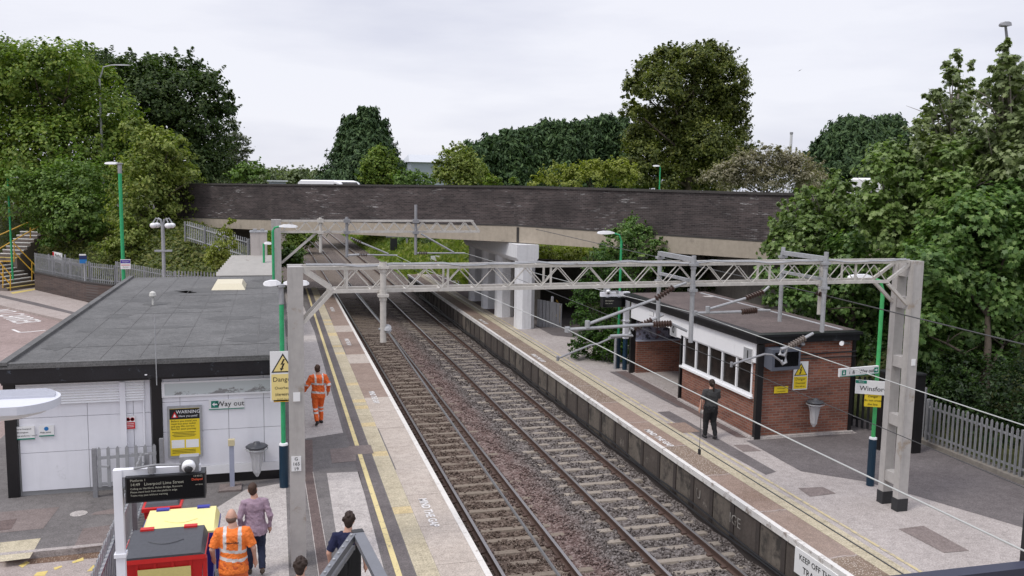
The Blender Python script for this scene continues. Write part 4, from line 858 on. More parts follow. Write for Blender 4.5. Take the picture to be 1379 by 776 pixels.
# ------------------------------------------------------------------ signs
def board(name, label, cat, loc, rz, w_, h_, face, edge=SIGNW, d=.02, group=None):
    """thin board; local x right, z up, front at -y"""
    t_ = thing(name, label, cat, loc, rz, group)
    b = MB(); b.box((-w_/2, 0, -h_/2), (w_/2, d, h_/2)); b.build('panel', edge, t_, world=False)
    if face is not edge: patch(t_, 0, 0, w_*.96, h_*.94, face, 'face', .0015)
    return t_
def patch(t_, x, z, w_, h_, mat, name='field', lift=.003, d=.0012):
    b = MB(); b.box((x-w_/2, -lift-d, z-h_/2), (x+w_/2, -lift+d*.5, z+h_/2)); return b.build(name, mat, t_, world=False)
def poly(t_, pts, mat, name, lift=.004):
    return MB().prism([(x, -lift, z) for x, z in pts], (0, .0015, 0)).build(name, mat, t_, world=False)
def put(t_, txt, x, z, size, mat, lift=.006, align='CENTER', sp=1.): return letter(txt, size, t_, at(x, -lift, z), mat, .0008, align, sp=sp)
def bolt(t_, x, z, s_):
    """black lightning arrow inside the warning triangle"""
    pts = [(.02, .42), (-.16, .02), (-.02, .06), (-.12, -.22), (-.20, -.18), (-.14, -.42), (.06, -.22), (-.02, -.24), (.13, .14), (-.02, .10), (.14, .42)]
    return poly(t_, [(x+px*s_, z+pz*s_) for px, pz in pts], INK, 'arrow', .009)
def danger_sign(label, loc, rz, w_, h_, group=None, face=SIGNY):
    t_ = board('danger_sign', label, 'sign', loc, rz, w_, h_, SIGNW, group=group); k = w_; fh = h_-k*.98; fz = -h_/2+.03+fh/2
    zc = h_/2-w_*.50
    poly(t_, [(-.45*k, zc-.36*k), (.45*k, zc-.36*k), (0, zc+.42*k)], INK, 'triangle', .004)
    poly(t_, [(-.37*k, zc-.31*k), (.37*k, zc-.31*k), (0, zc+.32*k)], face, 'triangle_field', .0065); bolt(t_, 0, zc-.06*k, .58*k)
    patch(t_, 0, fz, .90*k, fh, face, 'text_field', .0035)
    u = fh/2; put(t_, 'Danger', 0, fz+u*.58, min(.27*k, u*.62), INK); put(t_, 'Overhead', 0, fz-u*.08, min(.165*k, u*.5), INK); put(t_, 'live wires', 0, fz-u*.6, min(.165*k, u*.5), INK)
    return t_
def small_orange(label, loc, rz, w_, h_, lines, mat=SIGNO):
    t_ = board('notice', label, 'sign', loc, rz, w_, h_, mat, mat, group='yellow and orange lettered notices')
    for i, tx in enumerate(lines): put(t_, tx, 0, h_/2-h_*(i+.62)/(len(lines)+.25), h_*.24, INK, .004)
    return t_
def arrow_box(t_, x, z, s_, ang=0):
    patch(t_, x, z, s_, s_, SIGNG, 'arrow_panel', .003)
    pts = [(-.36, 0), (-.05, .30), (-.05, .09), (.36, .09), (.36, -.09), (-.05, -.09), (-.05, -.30)]
    ca, sa = math.cos(ang), math.sin(ang); poly(t_, [(x+s_*(px*ca-pz*sa), z+s_*(px*sa+pz*ca)) for px, pz in pts], INKW, 'arrow', .0055)
def px_board(x0, y0, x1, y1, Y):
    a_, c_ = P(x0, y0, Y), P(x1, y1, Y); return ((a_.x+c_.x)/2, Y, (a_.z+c_.z)/2), abs(c_.x-a_.x), abs(a_.z-c_.z)
l, w_, h_ = px_board(281, 539, 329, 550, YB-.03)
t_ = board('way_out_sign', 'long white sign reading Way out with a green arrow, fixed to the white wall', 'sign', l, 0, w_*1.0, .23, SIGNW, SIGNW, .04); arrow_box(t_, -w_/2+.13, .01, .16); put(t_, 'Way out', .08, .01, .17, INK); patch(t_, 0, -.105, w_, .02, SIGNG, 'green_band', .002)
l, w_, h_ = px_board(228, 551, 270, 612, YB-.06)
t_ = thing('poster_case', 'yellow penalty fare warning poster in a grey frame on the white wall', 'poster', l, 0)
b = MB(); b.box((-w_/2-.05, 0, -h_/2-.05), (w_/2+.05, .05, h_/2+.05)); b.build('frame', STEEL, t_, world=False)
patch(t_, 0, 0, w_, h_, SIGNY, 'poster', .002); patch(t_, 0, h_*.385, w_, h_*.22, INK, 'header', .004)
poly(t_, [(-w_*.44, h_*.31), (-w_*.22, h_*.31), (-w_*.33, h_*.44)], SIGNR, 'triangle', .0065); poly(t_, [(-w_*.385, h_*.325), (-w_*.275, h_*.325), (-w_*.33, h_*.395)], INKW, 'triangle_field', .0085)
put(t_, 'WARNING', w_*.12, h_*.425, .105, INKW, .008); put(t_, 'Have you paid?', w_*.12, h_*.34, .065, INKW, .008)
for i, tx in enumerate(('Before you travel you', 'must buy your ticket', 'and pay the correct', 'fare for your journey')): put(t_, tx, -w_*.46, h_*(.235-i*.055), .062, INK, align='LEFT', lift=.005)
for i in range(4): patch(t_, -.02, h_*(-.0-i*.03), w_*(.8-.1*(i % 2)), .010, INK, 'text_line', .004)
for x in (-.24, .24): patch(t_, w_*x, -h_*.25, w_*.43, h_*.17, INKW, 'panel', .004)
for i in range(3): patch(t_, -.03, h_*(-.38-i*.03), w_*.78, .010, INK, 'text_line', .004)
l, w_, h_ = px_board(16, 575, 47, 592, YB-.03)
t_ = board('notice', 'white notice with a green foot at the far left of the white wall', 'sign', l, 0, w_, .29, SIGNW, SIGNW); patch(t_, 0, -.13, w_, .03, SIGNG, 'green_band', .002)
for i, tx in enumerate(('Trains to Liverpool', 'and Birmingham', 'use the platforms 1 and 2')): put(t_, tx, -w_*.46, .09-i*.075, .045, INK, align='LEFT', lift=.004)
l, w_, h_ = px_board(52, 574, 73, 587, YB-.03)
t_ = board('notice', 'small white notice with a blue crest, second on the left of the white wall', 'sign', l, 0, w_, .24, SIGNW, SIGNW); patch(t_, 0, -.105, w_, .025, SIGNG, 'green_band', .002); b = MB(); b.lathe([(.045, 0), (.045, .003)], (0, 0, 0), 12); o = b.build('crest', SIGNBL, t_, world=False); o.rotation_euler = (R(90), 0, 0); o.location = (0, -.002, .05); put(t_, 'Help point', -.02, -.03, .05, INK, .004)
l, w_, h_ = px_board(169, 561, 182, 577, YB-.03)
t_ = board('notice', 'red and white no smoking notice beside the cover strip on the white wall', 'sign', l, 0, .20, .30, SIGNW, SIGNW); patch(t_, 0, -.07, .19, .15, SIGNR, 'red_field', .002)
for x in (-.045, .045):
    b = MB(); b.lathe([(.042, 0), (.042, .004), (.033, .004), (.033, 0)], (0, 0, 0), 14); o = b.build('ring', SIGNR, t_, world=False); o.rotation_euler = (R(90), 0, 0); o.location = (x, -.002, .07); MB().bar((x-.03, -.005, .10), (x+.03, -.005, .04), .008, .003).build('bar', INK, t_, world=False)
for i in range(3): patch(t_, 0, -.03-i*.035, .14, .010, INKW, 'text_line', .004)
gl = (.19, 19.66, 0)
danger_sign('white and yellow danger overhead live wires sign on the left green post', (.18, 19.64, P(377, 507, 19.64).z), 0, .55, 1.12, 'danger of death signs', SIGNYP)
small_orange('orange lettered notice hung below the danger sign on the left green post', (.22, 19.64, P(377, 534, 19.64).z), 0, .50, .25, ('Danger do not', 'touch or climb'))
l = (P(1078, 506, 20.96)); danger_sign('white and yellow danger overhead live wires sign on the red brick gable', (l.x, 20.955, l.z), 0, .46, .80, 'danger of death signs')
l = P(1052, 525, 20.96); small_orange('small yellow notice on the red brick gable, left of the danger sign', (l.x, 20.955, l.z), 0, .43, .19, ('CCTV images', 'are recorded'), SIGNY)
l = P(1174, 540, 16.75); small_orange('yellow notice below the Winsford name sign on the bright green post', (13.20, 16.74, 2.10), R(-28), .36, .30, ('Danger', 'do not cross', 'the line'), SIGNY)
t_ = board('station_sign', 'white station name sign reading Winsford on the bright green post', 'sign', (13.16, 16.74, 2.40), R(-30), .72, .32, SIGNW, SIGNW, .03)
put(t_, 'Winsford', .03, -.03, .155, INK); patch(t_, -.24, .12, .24, .07, SIGNG, 'green_tab', .004); put(t_, 'Station', -.24, .12, .04, INKW, .007)
t_ = board('way_out_sign', 'long white sign with two green arrow squares reading Way out on the bright green post', 'sign', (12.84, 16.80, 2.78), R(8), 1.16, .19, SIGNW, SIGNW, .05)
arrow_box(t_, -.46, 0, .12, R(90)); arrow_box(t_, .50, .0, .12, R(180)); put(t_, 'Way out', .22, -.005, .125, INK); put(t_, 'i  &', -.22, -.005, .12, INK); patch(t_, 0, -.088, 1.16, .016, SIGNG, 'green_band', .002)
def plate(label, loc, rz, w_, h_, lines, sz):
    t_ = board('number_plate', label, 'plate', loc, rz, w_, h_, SIGNW, SIGNW, .012, 'portal number plates')
    for i, tx in enumerate(lines): put(t_, tx, 0, h_/2-h_*(i+.55)/len(lines), sz, INK, .003)
    return t_
p = P(399, 625, 15.42); plate('white number plate low on the left portal mast, reading G 165 19', (p.x, 15.43, p.z), 0, .17, .27, ('G', '165', '19'), .085)
p = P(399.5, 535, 15.42); plate('blank scuffed white plate halfway up the left portal mast', (p.x, 15.43, p.z), 0, .12, .16, (), .05)
p = P(1224, 489, 15.30); plate('small white plate high on the right portal mast', (13.04, 15.335, p.z), 0, .10, .14, (), .05)
t_ = board('keep_off_sign', 'white sign reading keep off the track, hung on the right platform face', 'sign', (ER-.02, 13.78, -.36), R(-90), 1.35, .52, SIGNW, SIGNW, .03)
put(t_, 'KEEP OFF THE', 0, .11, .165, INK); put(t_, 'TRACK', -.08, -.11, .19, INK)
for y_, tx in ((16.85, 'IGE'), (18.6, 'U')):
    me = text_me(tx, .34, .0005); me.transform(Matrix.Translation((ER+.028, y_, -.52)) @ Matrix.Rotation(R(-90), 4, 'Z') @ UPR); me.materials.clear(); me.materials.append(M('faded_chalk', (.30, .28, .25), .9, .3, 5, 8, dirt=((.1, .085, .075), 4, .47))); o = bpy.data.objects.new('wall_lettering', me); C.objects.link(o); tag(o, kind='structure')
# ------------------------------------------------------------------ things by the left building
def camera_dome(label, loc, group='security cameras'):
    t_ = thing('security_camera', label, 'camera', loc, 0, group)
    b = MB(); b.lathe([(.02, .0), (.09, .0), (.10, -.03), (.10, -.09), (.06, -.10)], (0, 0, .05), 14); b.build('housing', WHITE_CLEAN, t_, world=False, smooth=False)
    b = MB(); b.lathe([(.065, -.05), (.06, -.09), (.04, -.12), (.01, -.13)], (0, 0, .05), 12); b.build('dome', BLACKM, t_, world=False); return t_
p = P(284, 502, YB-.2); t_ = camera_dome('white dome camera on the white wall above the peeling window band', (p.x, YB-.13, p.z)); t_.rotation_euler = (R(-50), 0, 0)
t_ = thing('security_camera', 'white camera on a bracket beside the black column of the white building', 'camera', (P(198, 503, YB-.1).x, YB-.1, P(198, 503, YB-.1).z), 0, 'security cameras')
b = MB(); b.bar((0, .1, 0), (0, -.18, .02), .05, .05); b.bar((-.08, -.05, .03), (.10, -.12, .03), .05, .06); b.build('bracket', WHITE_CLEAN, t_, world=False); b = MB(); b.lathe([(.02, 0), (.065, -.02), (.06, -.07), (.02, -.10)], (.09, -.14, 0), 10); b.build('dome', BLACKM, t_, world=False)
def hoop_bin(label, loc, s_=1.):
    t_ = thing('litter_bin', label, 'bin', loc, 0, 'hoop litter bins with clear sacks')
    b = MB(); b.lathe([(.05, 0), (.21, .015), (.25, .05), (.20, .085), (.08, .10), (.07, .15), (.02, .16)], (0, -.27, 0), 18); o = b.build('lid', LIDK, t_, world=False); o.data.shade_smooth()
    b = MB(); b.tube([(.24*math.cos(k*.35), -.27+.24*math.sin(k*.35), -.01) for k in range(19)], .014, 6); b.bar((0, 0, -.01), (0, -.05, -.01), .1, .12); b.build('hoop', STEEL, t_, world=False)
    tt = NT('clear_sack'); tt.fin((.62, .62, .63), .25, 0, .5); tt.b.inputs['Transmission Weight'].default_value = .25; tt.b.inputs['Alpha'].default_value = .8
    b = MB(); pr = [(.17, -.03), (.145, -.12), (.12, -.28), (.10, -.44), (.085, -.56), (.03, -.66)]
    n = 16; vs = []
    for i, (r_, z) in enumerate(pr): vs += [(r_*(1+.12*math.sin(k*2.9+i))*math.cos(2*math.pi*k/n), -.25+r_*(1+.12*math.cos(k*3.7+i))*math.sin(2*math.pi*k/n), z) for k in range(n)]
    b.add(vs, [(i*n+k, i*n+(k+1) % n, (i+1)*n+(k+1) % n, (i+1)*n+k) for i in range(len(pr)-1) for k in range(n)]+[tuple((len(pr)-1)*n+k for k in range(n))])
    b.build('sack', MATS.setdefault('sack', tt.m), t_, world=False); return t_
p = P(346, 599, YB); hoop_bin('hoop bin with a grey lid and clear sack on the white wall', (p.x, YB-.02, p.z))
p = P(1091, 541, 20.95); hoop_bin('hoop bin with a black lid and clear sack on the brick gable', (p.x, 20.98, p.z))
p = G(313, 657, 0); t_ = thing('reader_post', 'slim grey post with a cream topped card reader in front of the white wall', 'post', (p.x, p.y, 0))
b = MB(); b.box((-.05, -.05, .02), (.05, .05, .98)); b.build('pole', M('post_bluegrey', (.30, .32, .40), .5, .1), t_, world=False); b = MB(); b.box((-.07, -.07, .985), (.07, .06, 1.12)); b.build('reader', M('reader_cream', (.55, .48, .3), .5), t_, world=False); b = MB(); b.box((-.28, -.28, 0), (.2, .2, .045)); b.build('base', PATCHB, t_, world=False)
# palisade fences
def palisade(label, p0, p1, h_, pitch=.155, group='grey palisade fences', top=None, name='palisade_fence', mat=STEEL, zb=.0, posts=2.6):
    p0, p1 = Vector(p0), Vector(p1); d = p1-p0; L = Vector((d.x, d.y)).length; sl = d.z/L
    t_ = thing(name, label, 'fence', p0, math.atan2(d.y, d.x), group)
    nb = max(1, round(L/posts)); bl = L/nb
    for q in range(nb):
        b = MB(); n = max(2, int(bl/pitch))
        for i in range(n):
            x = q*bl+(i+.5)*bl/n; z = x*sl; hh = h_*random.uniform(.985, 1.01)
            b.prism([(x-.036, -.012, z+zb), (x+.036, -.012, z+zb), (x+.036, -.012, z+hh-.05), (x+.012, -.012, z+hh), (x-.012, -.012, z+hh), (x-.036, -.012, z+hh-.05)], (0, .014, 0))
            b.box((x-.010, -.03, z+zb), (x+.010, -.0125, z+hh-.02))
        b.build('slat_panel', mat, t_, world=False)
    for zz in (h_*.16+zb*.3, h_*.80):
        b = MB(); b.bar((0, .03, zz), (L, .03, zz+d.z), .045, .05); b.build('rail', mat, t_, world=False)
    for q in range(nb+1): b = MB(); b.box((q*bl-.04, .056, q*bl*sl-.05), (q*bl+.04, .14, q*bl*sl+h_*.97)); b.build('post', STEELD, t_, world=False)
    return t_
p0, p1 = G(130, 668, 0), (-2.45, 20.05, 0)
t_ = thing('gate', 'grey palisade gate folded back against the white wall by the bins', 'gate', (p0.x, 20.0, 0))
b = MB()
for i in range(7): x = .10+i*.185; b.prism([(x-.035, 0, .22), (x+.035, 0, .22), (x+.035, 0, 1.07), (x, 0, 1.12), (x-.035, 0, 1.07)], (0, .015, 0))
b.build('slat_panel', STEEL, t_, world=False)
b = MB(); b.bar((0, .03, .86), (1.25, .03, .90), .05, .06); b.bar((0, .03, .28), (1.25, .03, .30), .05, .06); b.bar((0, .03, .68), (.30, -.02, .68), .03, .04); b.build('frame', STEEL, t_, world=False)
for x, h_ in ((0, 1.08), (1.36, 1.22)): b = MB(); b.box((x-.045, -.01, 0), (x+.045, .08, h_)); b.build('post', STEELD, t_, world=False)
palisade('grey palisade fence running along the left side of the big bins', (-2.72, 19.3, 0), (-2.60, 13.0, 0), 1.15, posts=2.1)
# CIS gantry
YC = 12.0
def cis(label, base, top, arm, bw, bh, side, boardz, lines, group, sc_=1., rz=0, base_sleeve=False):
    """white post with an arm to one side carrying a departure board and a dome camera"""
    t_ = thing('departure_board', label, 'display', base, rz, group); k = side
    b = MB(); b.box((-.055*sc_, -.055*sc_, 1.2 if base_sleeve else 0), (.055*sc_, .055*sc_, top)); b.box((-.075*sc_, -.075*sc_, top*.62), (.075*sc_, .075*sc_, top*.62+.05)); b.build('pole', WHITE, t_, world=False)
    if base_sleeve: b = MB(); b.lathe([(.09, 0), (.09, 1.2), (.07, 1.25)], (0, 0, 0), 12); b.build('base_sleeve', NAVY, t_, world=False)
    b = MB(); b.box((k*.056*sc_, -.045*sc_, top-.10*sc_), (k*arm, .045*sc_, top)); b.prism([(k*.056, -.012, top-.10), (k*.056, -.012, top-.26), (k*.2, -.012, top-.10)], (0, .024, 0)); b.build('arm', WHITE, t_, world=False)
    x0, x1 = sorted((k*.10, k*(.10+bw))); b = MB(); b.box((x0, -.12, boardz), (x1, .12, boardz+bh)); cs = b.build('casing', BLACKM, t_, world=False)
    b = MB(); b.box((x0+.02, -.126, boardz+.02), (x1-.02, -.121, boardz+bh-.02)); b.build('screen', flat('screen', (.004, .004, .005), .15), cs, world=False)
    for x in (k*.32, k*(bw-.12)): b = MB(); b.box((x-.05, -.04, boardz+bh), (x+.05, .04, top-.10*sc_)); b.build('hanger', WHITE, t_, world=False)
    for tx, x, z, s_, m_, al in lines: letter(tx, s_, t_, at(x, -.129, boardz+z), m_, .0006, al)
    xc = k*(bw-.10); b = MB(); b.box((xc-.12, -.07, top-.10), (xc+.12, .07, top+.13)); b.build('bracket', STEELD, t_, world=False)
    b = MB(); b.lathe([(.03, .055), (.075, .045), (.088, .0), (.084, -.04), (.06, -.05)], (0, 0, 0), 14); o = b.build('camera', WHITE_CLEAN, t_, world=False); o.location = (xc, -.12, top+.02); o.rotation_euler = (R(-58), 0, 0); o.data.shade_smooth()
    b = MB(); b.lathe([(.058, -.045), (.048, -.075), (.018, -.092)], (0, 0, 0), 12); q = b.build('dome', BLACKM, o, world=False); q.data.shade_smooth()
    b = MB(); b.tube([(k*.2, -.06, top+.015), (k*.45, -.075, top+.05), (xc-k*.1, -.09, top+.04)], .016, 6); b.lathe([(.05, -.04), (.05, .04)], (k*.42, -.07, top-.01), 10); b.build('cable', STEELD, t_, world=False)
    return t_
WL = emit('led_white', (.75, .72, .62), .26); RL_ = emit('led_red', (.75, .10, .04), .6)
pc = P(164, 776, YC)
cis('departure board hanging from a white gantry post above the big bins', (pc.x, YC, 0), P(162, 632, YC).z, 1.02, .98, .345, 1, P(172, 674, YC).z,
    [('Platform 1', .16, .30, .045, WL, 'LEFT'), ('14:49   Liverpool Lime Street', .16, .245, .055, WL, 'LEFT'), ('Calling at: Hartford, Acton Bridge, Runcorn', .16, .19, .036, WL, 'LEFT'), ('Please stand back from the platform edge', .16, .145, .034, WL, 'LEFT'), ('Trains may pass without warning', .16, .10, .034, WL, 'LEFT'), ('14:40:02', 1.05, .31, .034, WL, 'RIGHT'), ('Delayed', 1.05, .265, .042, RL_, 'RIGHT'), ('on time', 1.05, .195, .03, WL, 'RIGHT')], 'departure boards on white posts')
pc = G(841, 498, 0); 
cis('distant departure board on a white post with navy foot beside the waiting room', (pc.x, pc.y, 0), P(843, 393, pc.y).z, 1.05, .90, .36, -1, P(843, 413, pc.y).z, [('Birmingham', -.9, .25, .07, WL, 'LEFT'), ('New Street', -.9, .15, .06, WL, 'LEFT')], 'departure boards on white posts', 1.65, 0, True)
# bins
def wheelie(label, loc, w_, d_, h_, body, lid, rz=0, latch=REDB, poster=False, group='large wheeled refuse bins'):
    t_ = thing('wheelie_bin', label, 'bin', loc, rz, group); z0 = .16; hl = h_-.18
    b = MB(); i = .10
    b.hexa([(-w_/2+i, -d_/2+.14, z0), (w_/2-i, -d_/2+.14, z0), (w_/2-i, d_/2-.06, z0), (-w_/2+i, d_/2-.06, z0), (-w_/2+.02, -d_/2, hl), (w_/2-.02, -d_/2, hl), (w_/2-.02, d_/2, hl), (-w_/2+.02, d_/2, hl)])
    b.box((-w_/2-.02, -d_/2-.035, hl+.001), (w_/2+.02, d_/2+.02, hl+.07))
    for x in np.linspace(-w_/2+.2, w_/2-.2, 4): b.hexa([(x-.02, -d_/2+.115, z0+.05), (x+.02, -d_/2+.115, z0+.05), (x+.02, -d_/2+.139, z0+.05), (x-.02, -d_/2+.139, z0+.05), (x-.02, -d_/2-.02, hl), (x+.02, -d_/2-.02, hl), (x+.02, -d_/2, hl), (x-.02, -d_/2, hl)])
    for s_ in (-1, 1):
        xs = s_*(w_/2+.005); b.hexa([(xs-.03, -d_/2+.05, .5), (xs+.03, -d_/2+.05, .5), (xs+.03, -d_/2+.15, .5), (xs-.03, -d_/2+.15, .5), (xs-.03, -d_/2+.0, hl), (xs+.03, -d_/2+.0, hl), (xs+.03, -d_/2+.12, hl), (xs-.03, -d_/2+.12, hl)])
    b.build('body', body, t_, world=False)
    b = MB(); zf, zb_ = hl+.075, h_; n = 7
    for k in range(n):   # slightly domed lid made of facets
        ya, yb = -d_/2-.03+k*(d_+.05)/n, -d_/2-.03+(k+1)*(d_+.05)/n; f_ = lambda y: zf+(zb_-zf)*math.sin((y+d_/2+.03)/(d_+.05)*1.45)
        b.hexa([(-w_/2-.01, ya, hl+.072), (w_/2+.01, ya, hl+.072), (w_/2+.01, yb, hl+.072), (-w_/2-.01, yb, hl+.072), (-w_/2+.05, ya+.0, f_(ya)+.03), (w_/2-.05, ya+.0, f_(ya)+.03), (w_/2-.05, yb, f_(yb)+.03), (-w_/2+.05, yb, f_(yb)+.03)])
    lo = b.build('lid', lid, t_, world=False)
    b = MB(); arc = [(-w_*.22+w_*.44*k/8, -d_*.02-.10*math.sin(math.pi*k/8), zb_*1.0+.005-.028) for k in range(9)]
    b.tube([(x, y, zf+(zb_-zf)*math.sin((y+d_/2+.03)/(d_+.05)*1.45)+.032) for x, y, z in arc], .009, 5); b.build('lid_rib', lid, lo, world=False)
    for x in (-w_*.28, w_*.28): b = MB(); b.box((x-.10, d_/2-.05, h_+.01), (x+.10, d_/2+.05, h_+.055)); b.build('latch', latch, t_, world=False)
    for x in (-1, 1):
        for y in (-1, 1):
            b = MB(); b.tube([(x*(w_/2-.14)-.025, y*(d_/2-.14), .10), (x*(w_/2-.14)+.025, y*(d_/2-.14), .10)], .10, 12); b.box((x*(w_/2-.14)-.05, y*(d_/2-.14)-.05, .11), (x*(w_/2-.14)+.05, y*(d_/2-.14)+.05, .165)); b.build('wheel', BLACKM, t_, world=False)
    if poster:
        b = MB(); f_ = lambda z: -d_/2+.14*(hl-z)/(hl-z0)-.026
        za, zb2 = hl-.42, hl-.10; xa, xb = -w_*.32, w_*.33
        b.add([(xa, f_(za), za), (xb, f_(za), za), (xb, f_(zb2), zb2), (xa, f_(zb2), zb2)], [(0, 1, 2, 3)]); b.build('poster', M('torn_poster', (.70, .60, .22), .6, .12, 2, dirt=((.5, .05, .04), 3.2, .64)), t_, world=False)
    return t_
wheelie('big red wheeled bin with a black lid and a torn yellow poster', (-1.66, 14.0, 0), 1.16, .80, 1.30, REDB, LIDK, 0, REDB, True)
wheelie('big blue wheeled bin with a pale yellow lid behind the red one', (-1.53, 14.92, 0), 1.16, .80, 1.27, BLUEB, LIDY, 0, BLUEB)
p = G(211, 694, .9); t_ = thing('wheelie_bin', 'small red wheeled bin with a black lid behind the departure board', 'bin', (-1.98, 16.5, 0))
b = MB(); b.hexa([(-.22, -.2, .12), (.22, -.2, .12), (.22, .25, .12), (-.22, .25, .12), (-.30, -.33, .98), (.30, -.33, .98), (.30, .33, .98), (-.30, .33, .98)]); b.box((-.33, -.37, .981), (.33, .36, 1.05)); b.build('body', REDB, t_, world=False)
b = MB(); b.hexa([(-.29, -.30, 1.051), (.29, -.30, 1.051), (.29, .37, 1.051), (-.29, .37, 1.051), (-.26, -.26, 1.10), (.26, -.26, 1.10), (.26, .33, 1.15), (-.26, .33, 1.15)]); b.build('lid', LIDK, t_, world=False)
b = MB(); b.hexa([(-.04, -.12, 1.115), (.1, -.12, 1.115), (.1, .02, 1.13), (-.04, .02, 1.13), (-.04, -.12, 1.119), (.1, -.12, 1.119), (.1, .02, 1.134), (-.04, .02, 1.134)]); b.build('sticker', SIGNW, t_, world=False)
for x in (-.2, .2): b = MB(); b.tube([(x-.03, .26, .11), (x+.03, .26, .11)], .11, 12); b.build('wheel', BLACKM, t_, world=False)
# ------------------------------------------------------------------ lamps
def head(t_, a_, c_, w_=.22, h_=.10, mat=None):
    a_, c_ = Vector(a_), Vector(c_); b = MB(); d = (c_-a_).normalized(); s_ = d.cross(Vector((0, 0, 1))).normalized()*w_/2
    pts = []
    for k, ww, zt, zb_ in ((0, .45, .02, -.02), (.25, .9, .06, -.03), (.6, 1, .06, -.04), (.9, .8, .04, -.035), (1, .4, .01, -.02)):
        q = a_.lerp(c_, k); pts += [q-s_*ww+Vector((0, 0, zb_*h_/.08)), q+s_*ww+Vector((0, 0, zb_*h_/.08)), q+s_*ww*.7+Vector((0, 0, zt*h_/.08)), q-s_*ww*.7+Vector((0, 0, zt*h_/.08))]
    fs = [(3, 2, 1, 0)]+[(16, 17, 18, 19)]
    for i in range(4):
        for k in range(4): fs.append((i*4+k, i*4+(k+1) % 4, (i+1)*4+(k+1) % 4, (i+1)*4+k))
    b.add(pts, fs); return b.build('lamp_head', mat or WHITE_CLEAN, t_, world=False)
def lamp(label, base, ht, arms, pole=GREEN, sleeve=None, r=.05, group='green station lamp posts', grey_top=0, arm_mat=None, name='lamp_post', bend_top=True, hw=.2):
    t_ = thing(name, label, 'lamp', base, 0, group)
    zs = sleeve or 0
    b = MB(); b.tube([(0, 0, zs), (0, 0, ht-grey_top)], r, 10); b.build('pole', pole, t_, world=False)
    if grey_top: b = MB(); b.tube([(0, 0, ht-grey_top), (0, 0, ht)], r*1.15, 10); b.lathe([(r*1.9, 0), (r*1.9, .06)], (0, 0, ht), 10); b.build('collar', STEEL, t_, world=False)
    if sleeve:
        b = MB(); b.lathe([(r*2, 0), (r*2, zs)], (0, 0, 0), 14); b.build('base_sleeve', NAVY, t_, world=False)
        b = MB(); b.lathe([(r*2.05, 0), (r*1.9, .04), (r, .05)], (0, 0, zs), 14); b.build('cap', WHITE_CLEAN, t_, world=False)
    for dx, dy, dz, L in arms:
        e = Vector((dx, dy, ht+dz)); s_ = Vector((0, 0, ht))
        if bend_top:
            b = MB(); b.tube([s_-Vector((0, 0, .25)), s_, s_+(e-s_)*.25+Vector((0, 0, dz*.5)), s_+(e-s_)*.6+Vector((0, 0, dz*.25)), e], r*.75, 8); b.build('bracket', arm_mat or pole, t_, world=False)
        u = Vector((dx, dy, 0)).normalized(); head(t_, e-u*.05, e+u*L, hw)
    return t_
t_ = lamp('green lamp post with two white heads and a navy foot beside the left mast', (.17, 19.80, 0), 4.55, [(-.06, 0, .08, .32), (.10, 0, .08, .5)], GREEN, .98, .05, grey_top=.38, bend_top=False)
lamp('bright green lamp post with navy foot carrying the Winsford name sign', (13.44, 16.95, 0), 4.62, [(-.30, .05, .28, .55)], GREENB, 1.12, .045)
p = P(842, 345, 30.6); lamp('green lamp post with a curved arm beside the small tree on the right platform', (12.62, 30.6, 0), 4.85, [(-.35, 0, .30, .62)], GREEN, 1.2, .045)
p = P(161, 221, 46.5); lamp('tall green lamp post by the grey fence, left of the bridge', (p.x, 46.5, 0), p.z, [(-.05, 0, .02, .62)], GREEN, None, .085, grey_top=.45, bend_top=False, hw=.3)
p = P(8, 240, 60); lamp('green lamp post at the far left edge above the yellow railed steps', (p.x+.1, 60, 0), p.z, [(.1, 0, .05, .5)], GREEN, None, .06, bend_top=False)
p = P(368, 306, 35.2); lamp('slim green lamp post with a curved white headed arm beside the far portal mast', (.02, 35.2, 0), p.z-.15, [(.28, 0, .18, .65)], GREEN, None, .05, hw=.22)
p = P(355, 328, 42); lamp('short green lamp post under the bridge next to the pale metal box', (p.x, 42, 0), p.z, [(.06, 0, .0, .3)], GREEN, None, .05, bend_top=False)
p = P(889, 226, 62); lamp('small green road lamp on the bridge in front of the large round tree', (p.x, 62, 5), p.z-5, [(-.1, 0, .12, .5)], GREEN, None, .05, hw=.25, group='road lamps')
p = P(137, 190, 63.5); q = P(136, 100, 63.5); e = P(150, 88, 63.5); f_ = P(176, 88, 63.5)
t_ = thing('street_lamp', 'tall pale grey street lamp with a long bent arm among the left trees', 'lamp', (p.x, 63.5, 3), 0, 'road lamps')
b = MB(); b.tube([(p.x, 63.5, 3), (p.x, 63.5, q.z-.3), (q.x+.02, 63.5, q.z), (q.x+.15, 63.5, e.z-.15), (e.x, 63.5, e.z)], [.09, .065, .05, .045, .04], 8); b.build('pole', STEEL, t_); head(t_, (e.x-p.x-.1, 0, e.z-3), (f_.x-p.x, 0, f_.z-3), .22, .06, STEEL)
p = P(1357, 60, 25); q = P(1354, 34, 25); t_ = thing('street_lamp', 'dark flood lamp head on a bent pole above the right hand tree tops', 'lamp', (p.x+.15, 25, 4), 0, 'road lamps')
b = MB(); b.tube([(p.x+.15, 25, 4), (p.x+.12, 25, p.z-1.5), (p.x, 25, p.z), (q.x, 25, q.z)], [.1, .08, .05, .04], 8); b.build('pole', STEELD, t_); head(t_, (q.x-p.x-.15-.22, 0, q.z-4), (q.x-p.x-.15+.2, 0, q.z-4+.03), .3, .12, STEELD)
p = P(223, 372, 45.5); q = P(219, 303, 45.5); t_ = thing('globe_lamp', 'grey post with four drooping lamp globes on the left bank', 'lamp', (q.x, 45.5, .8))
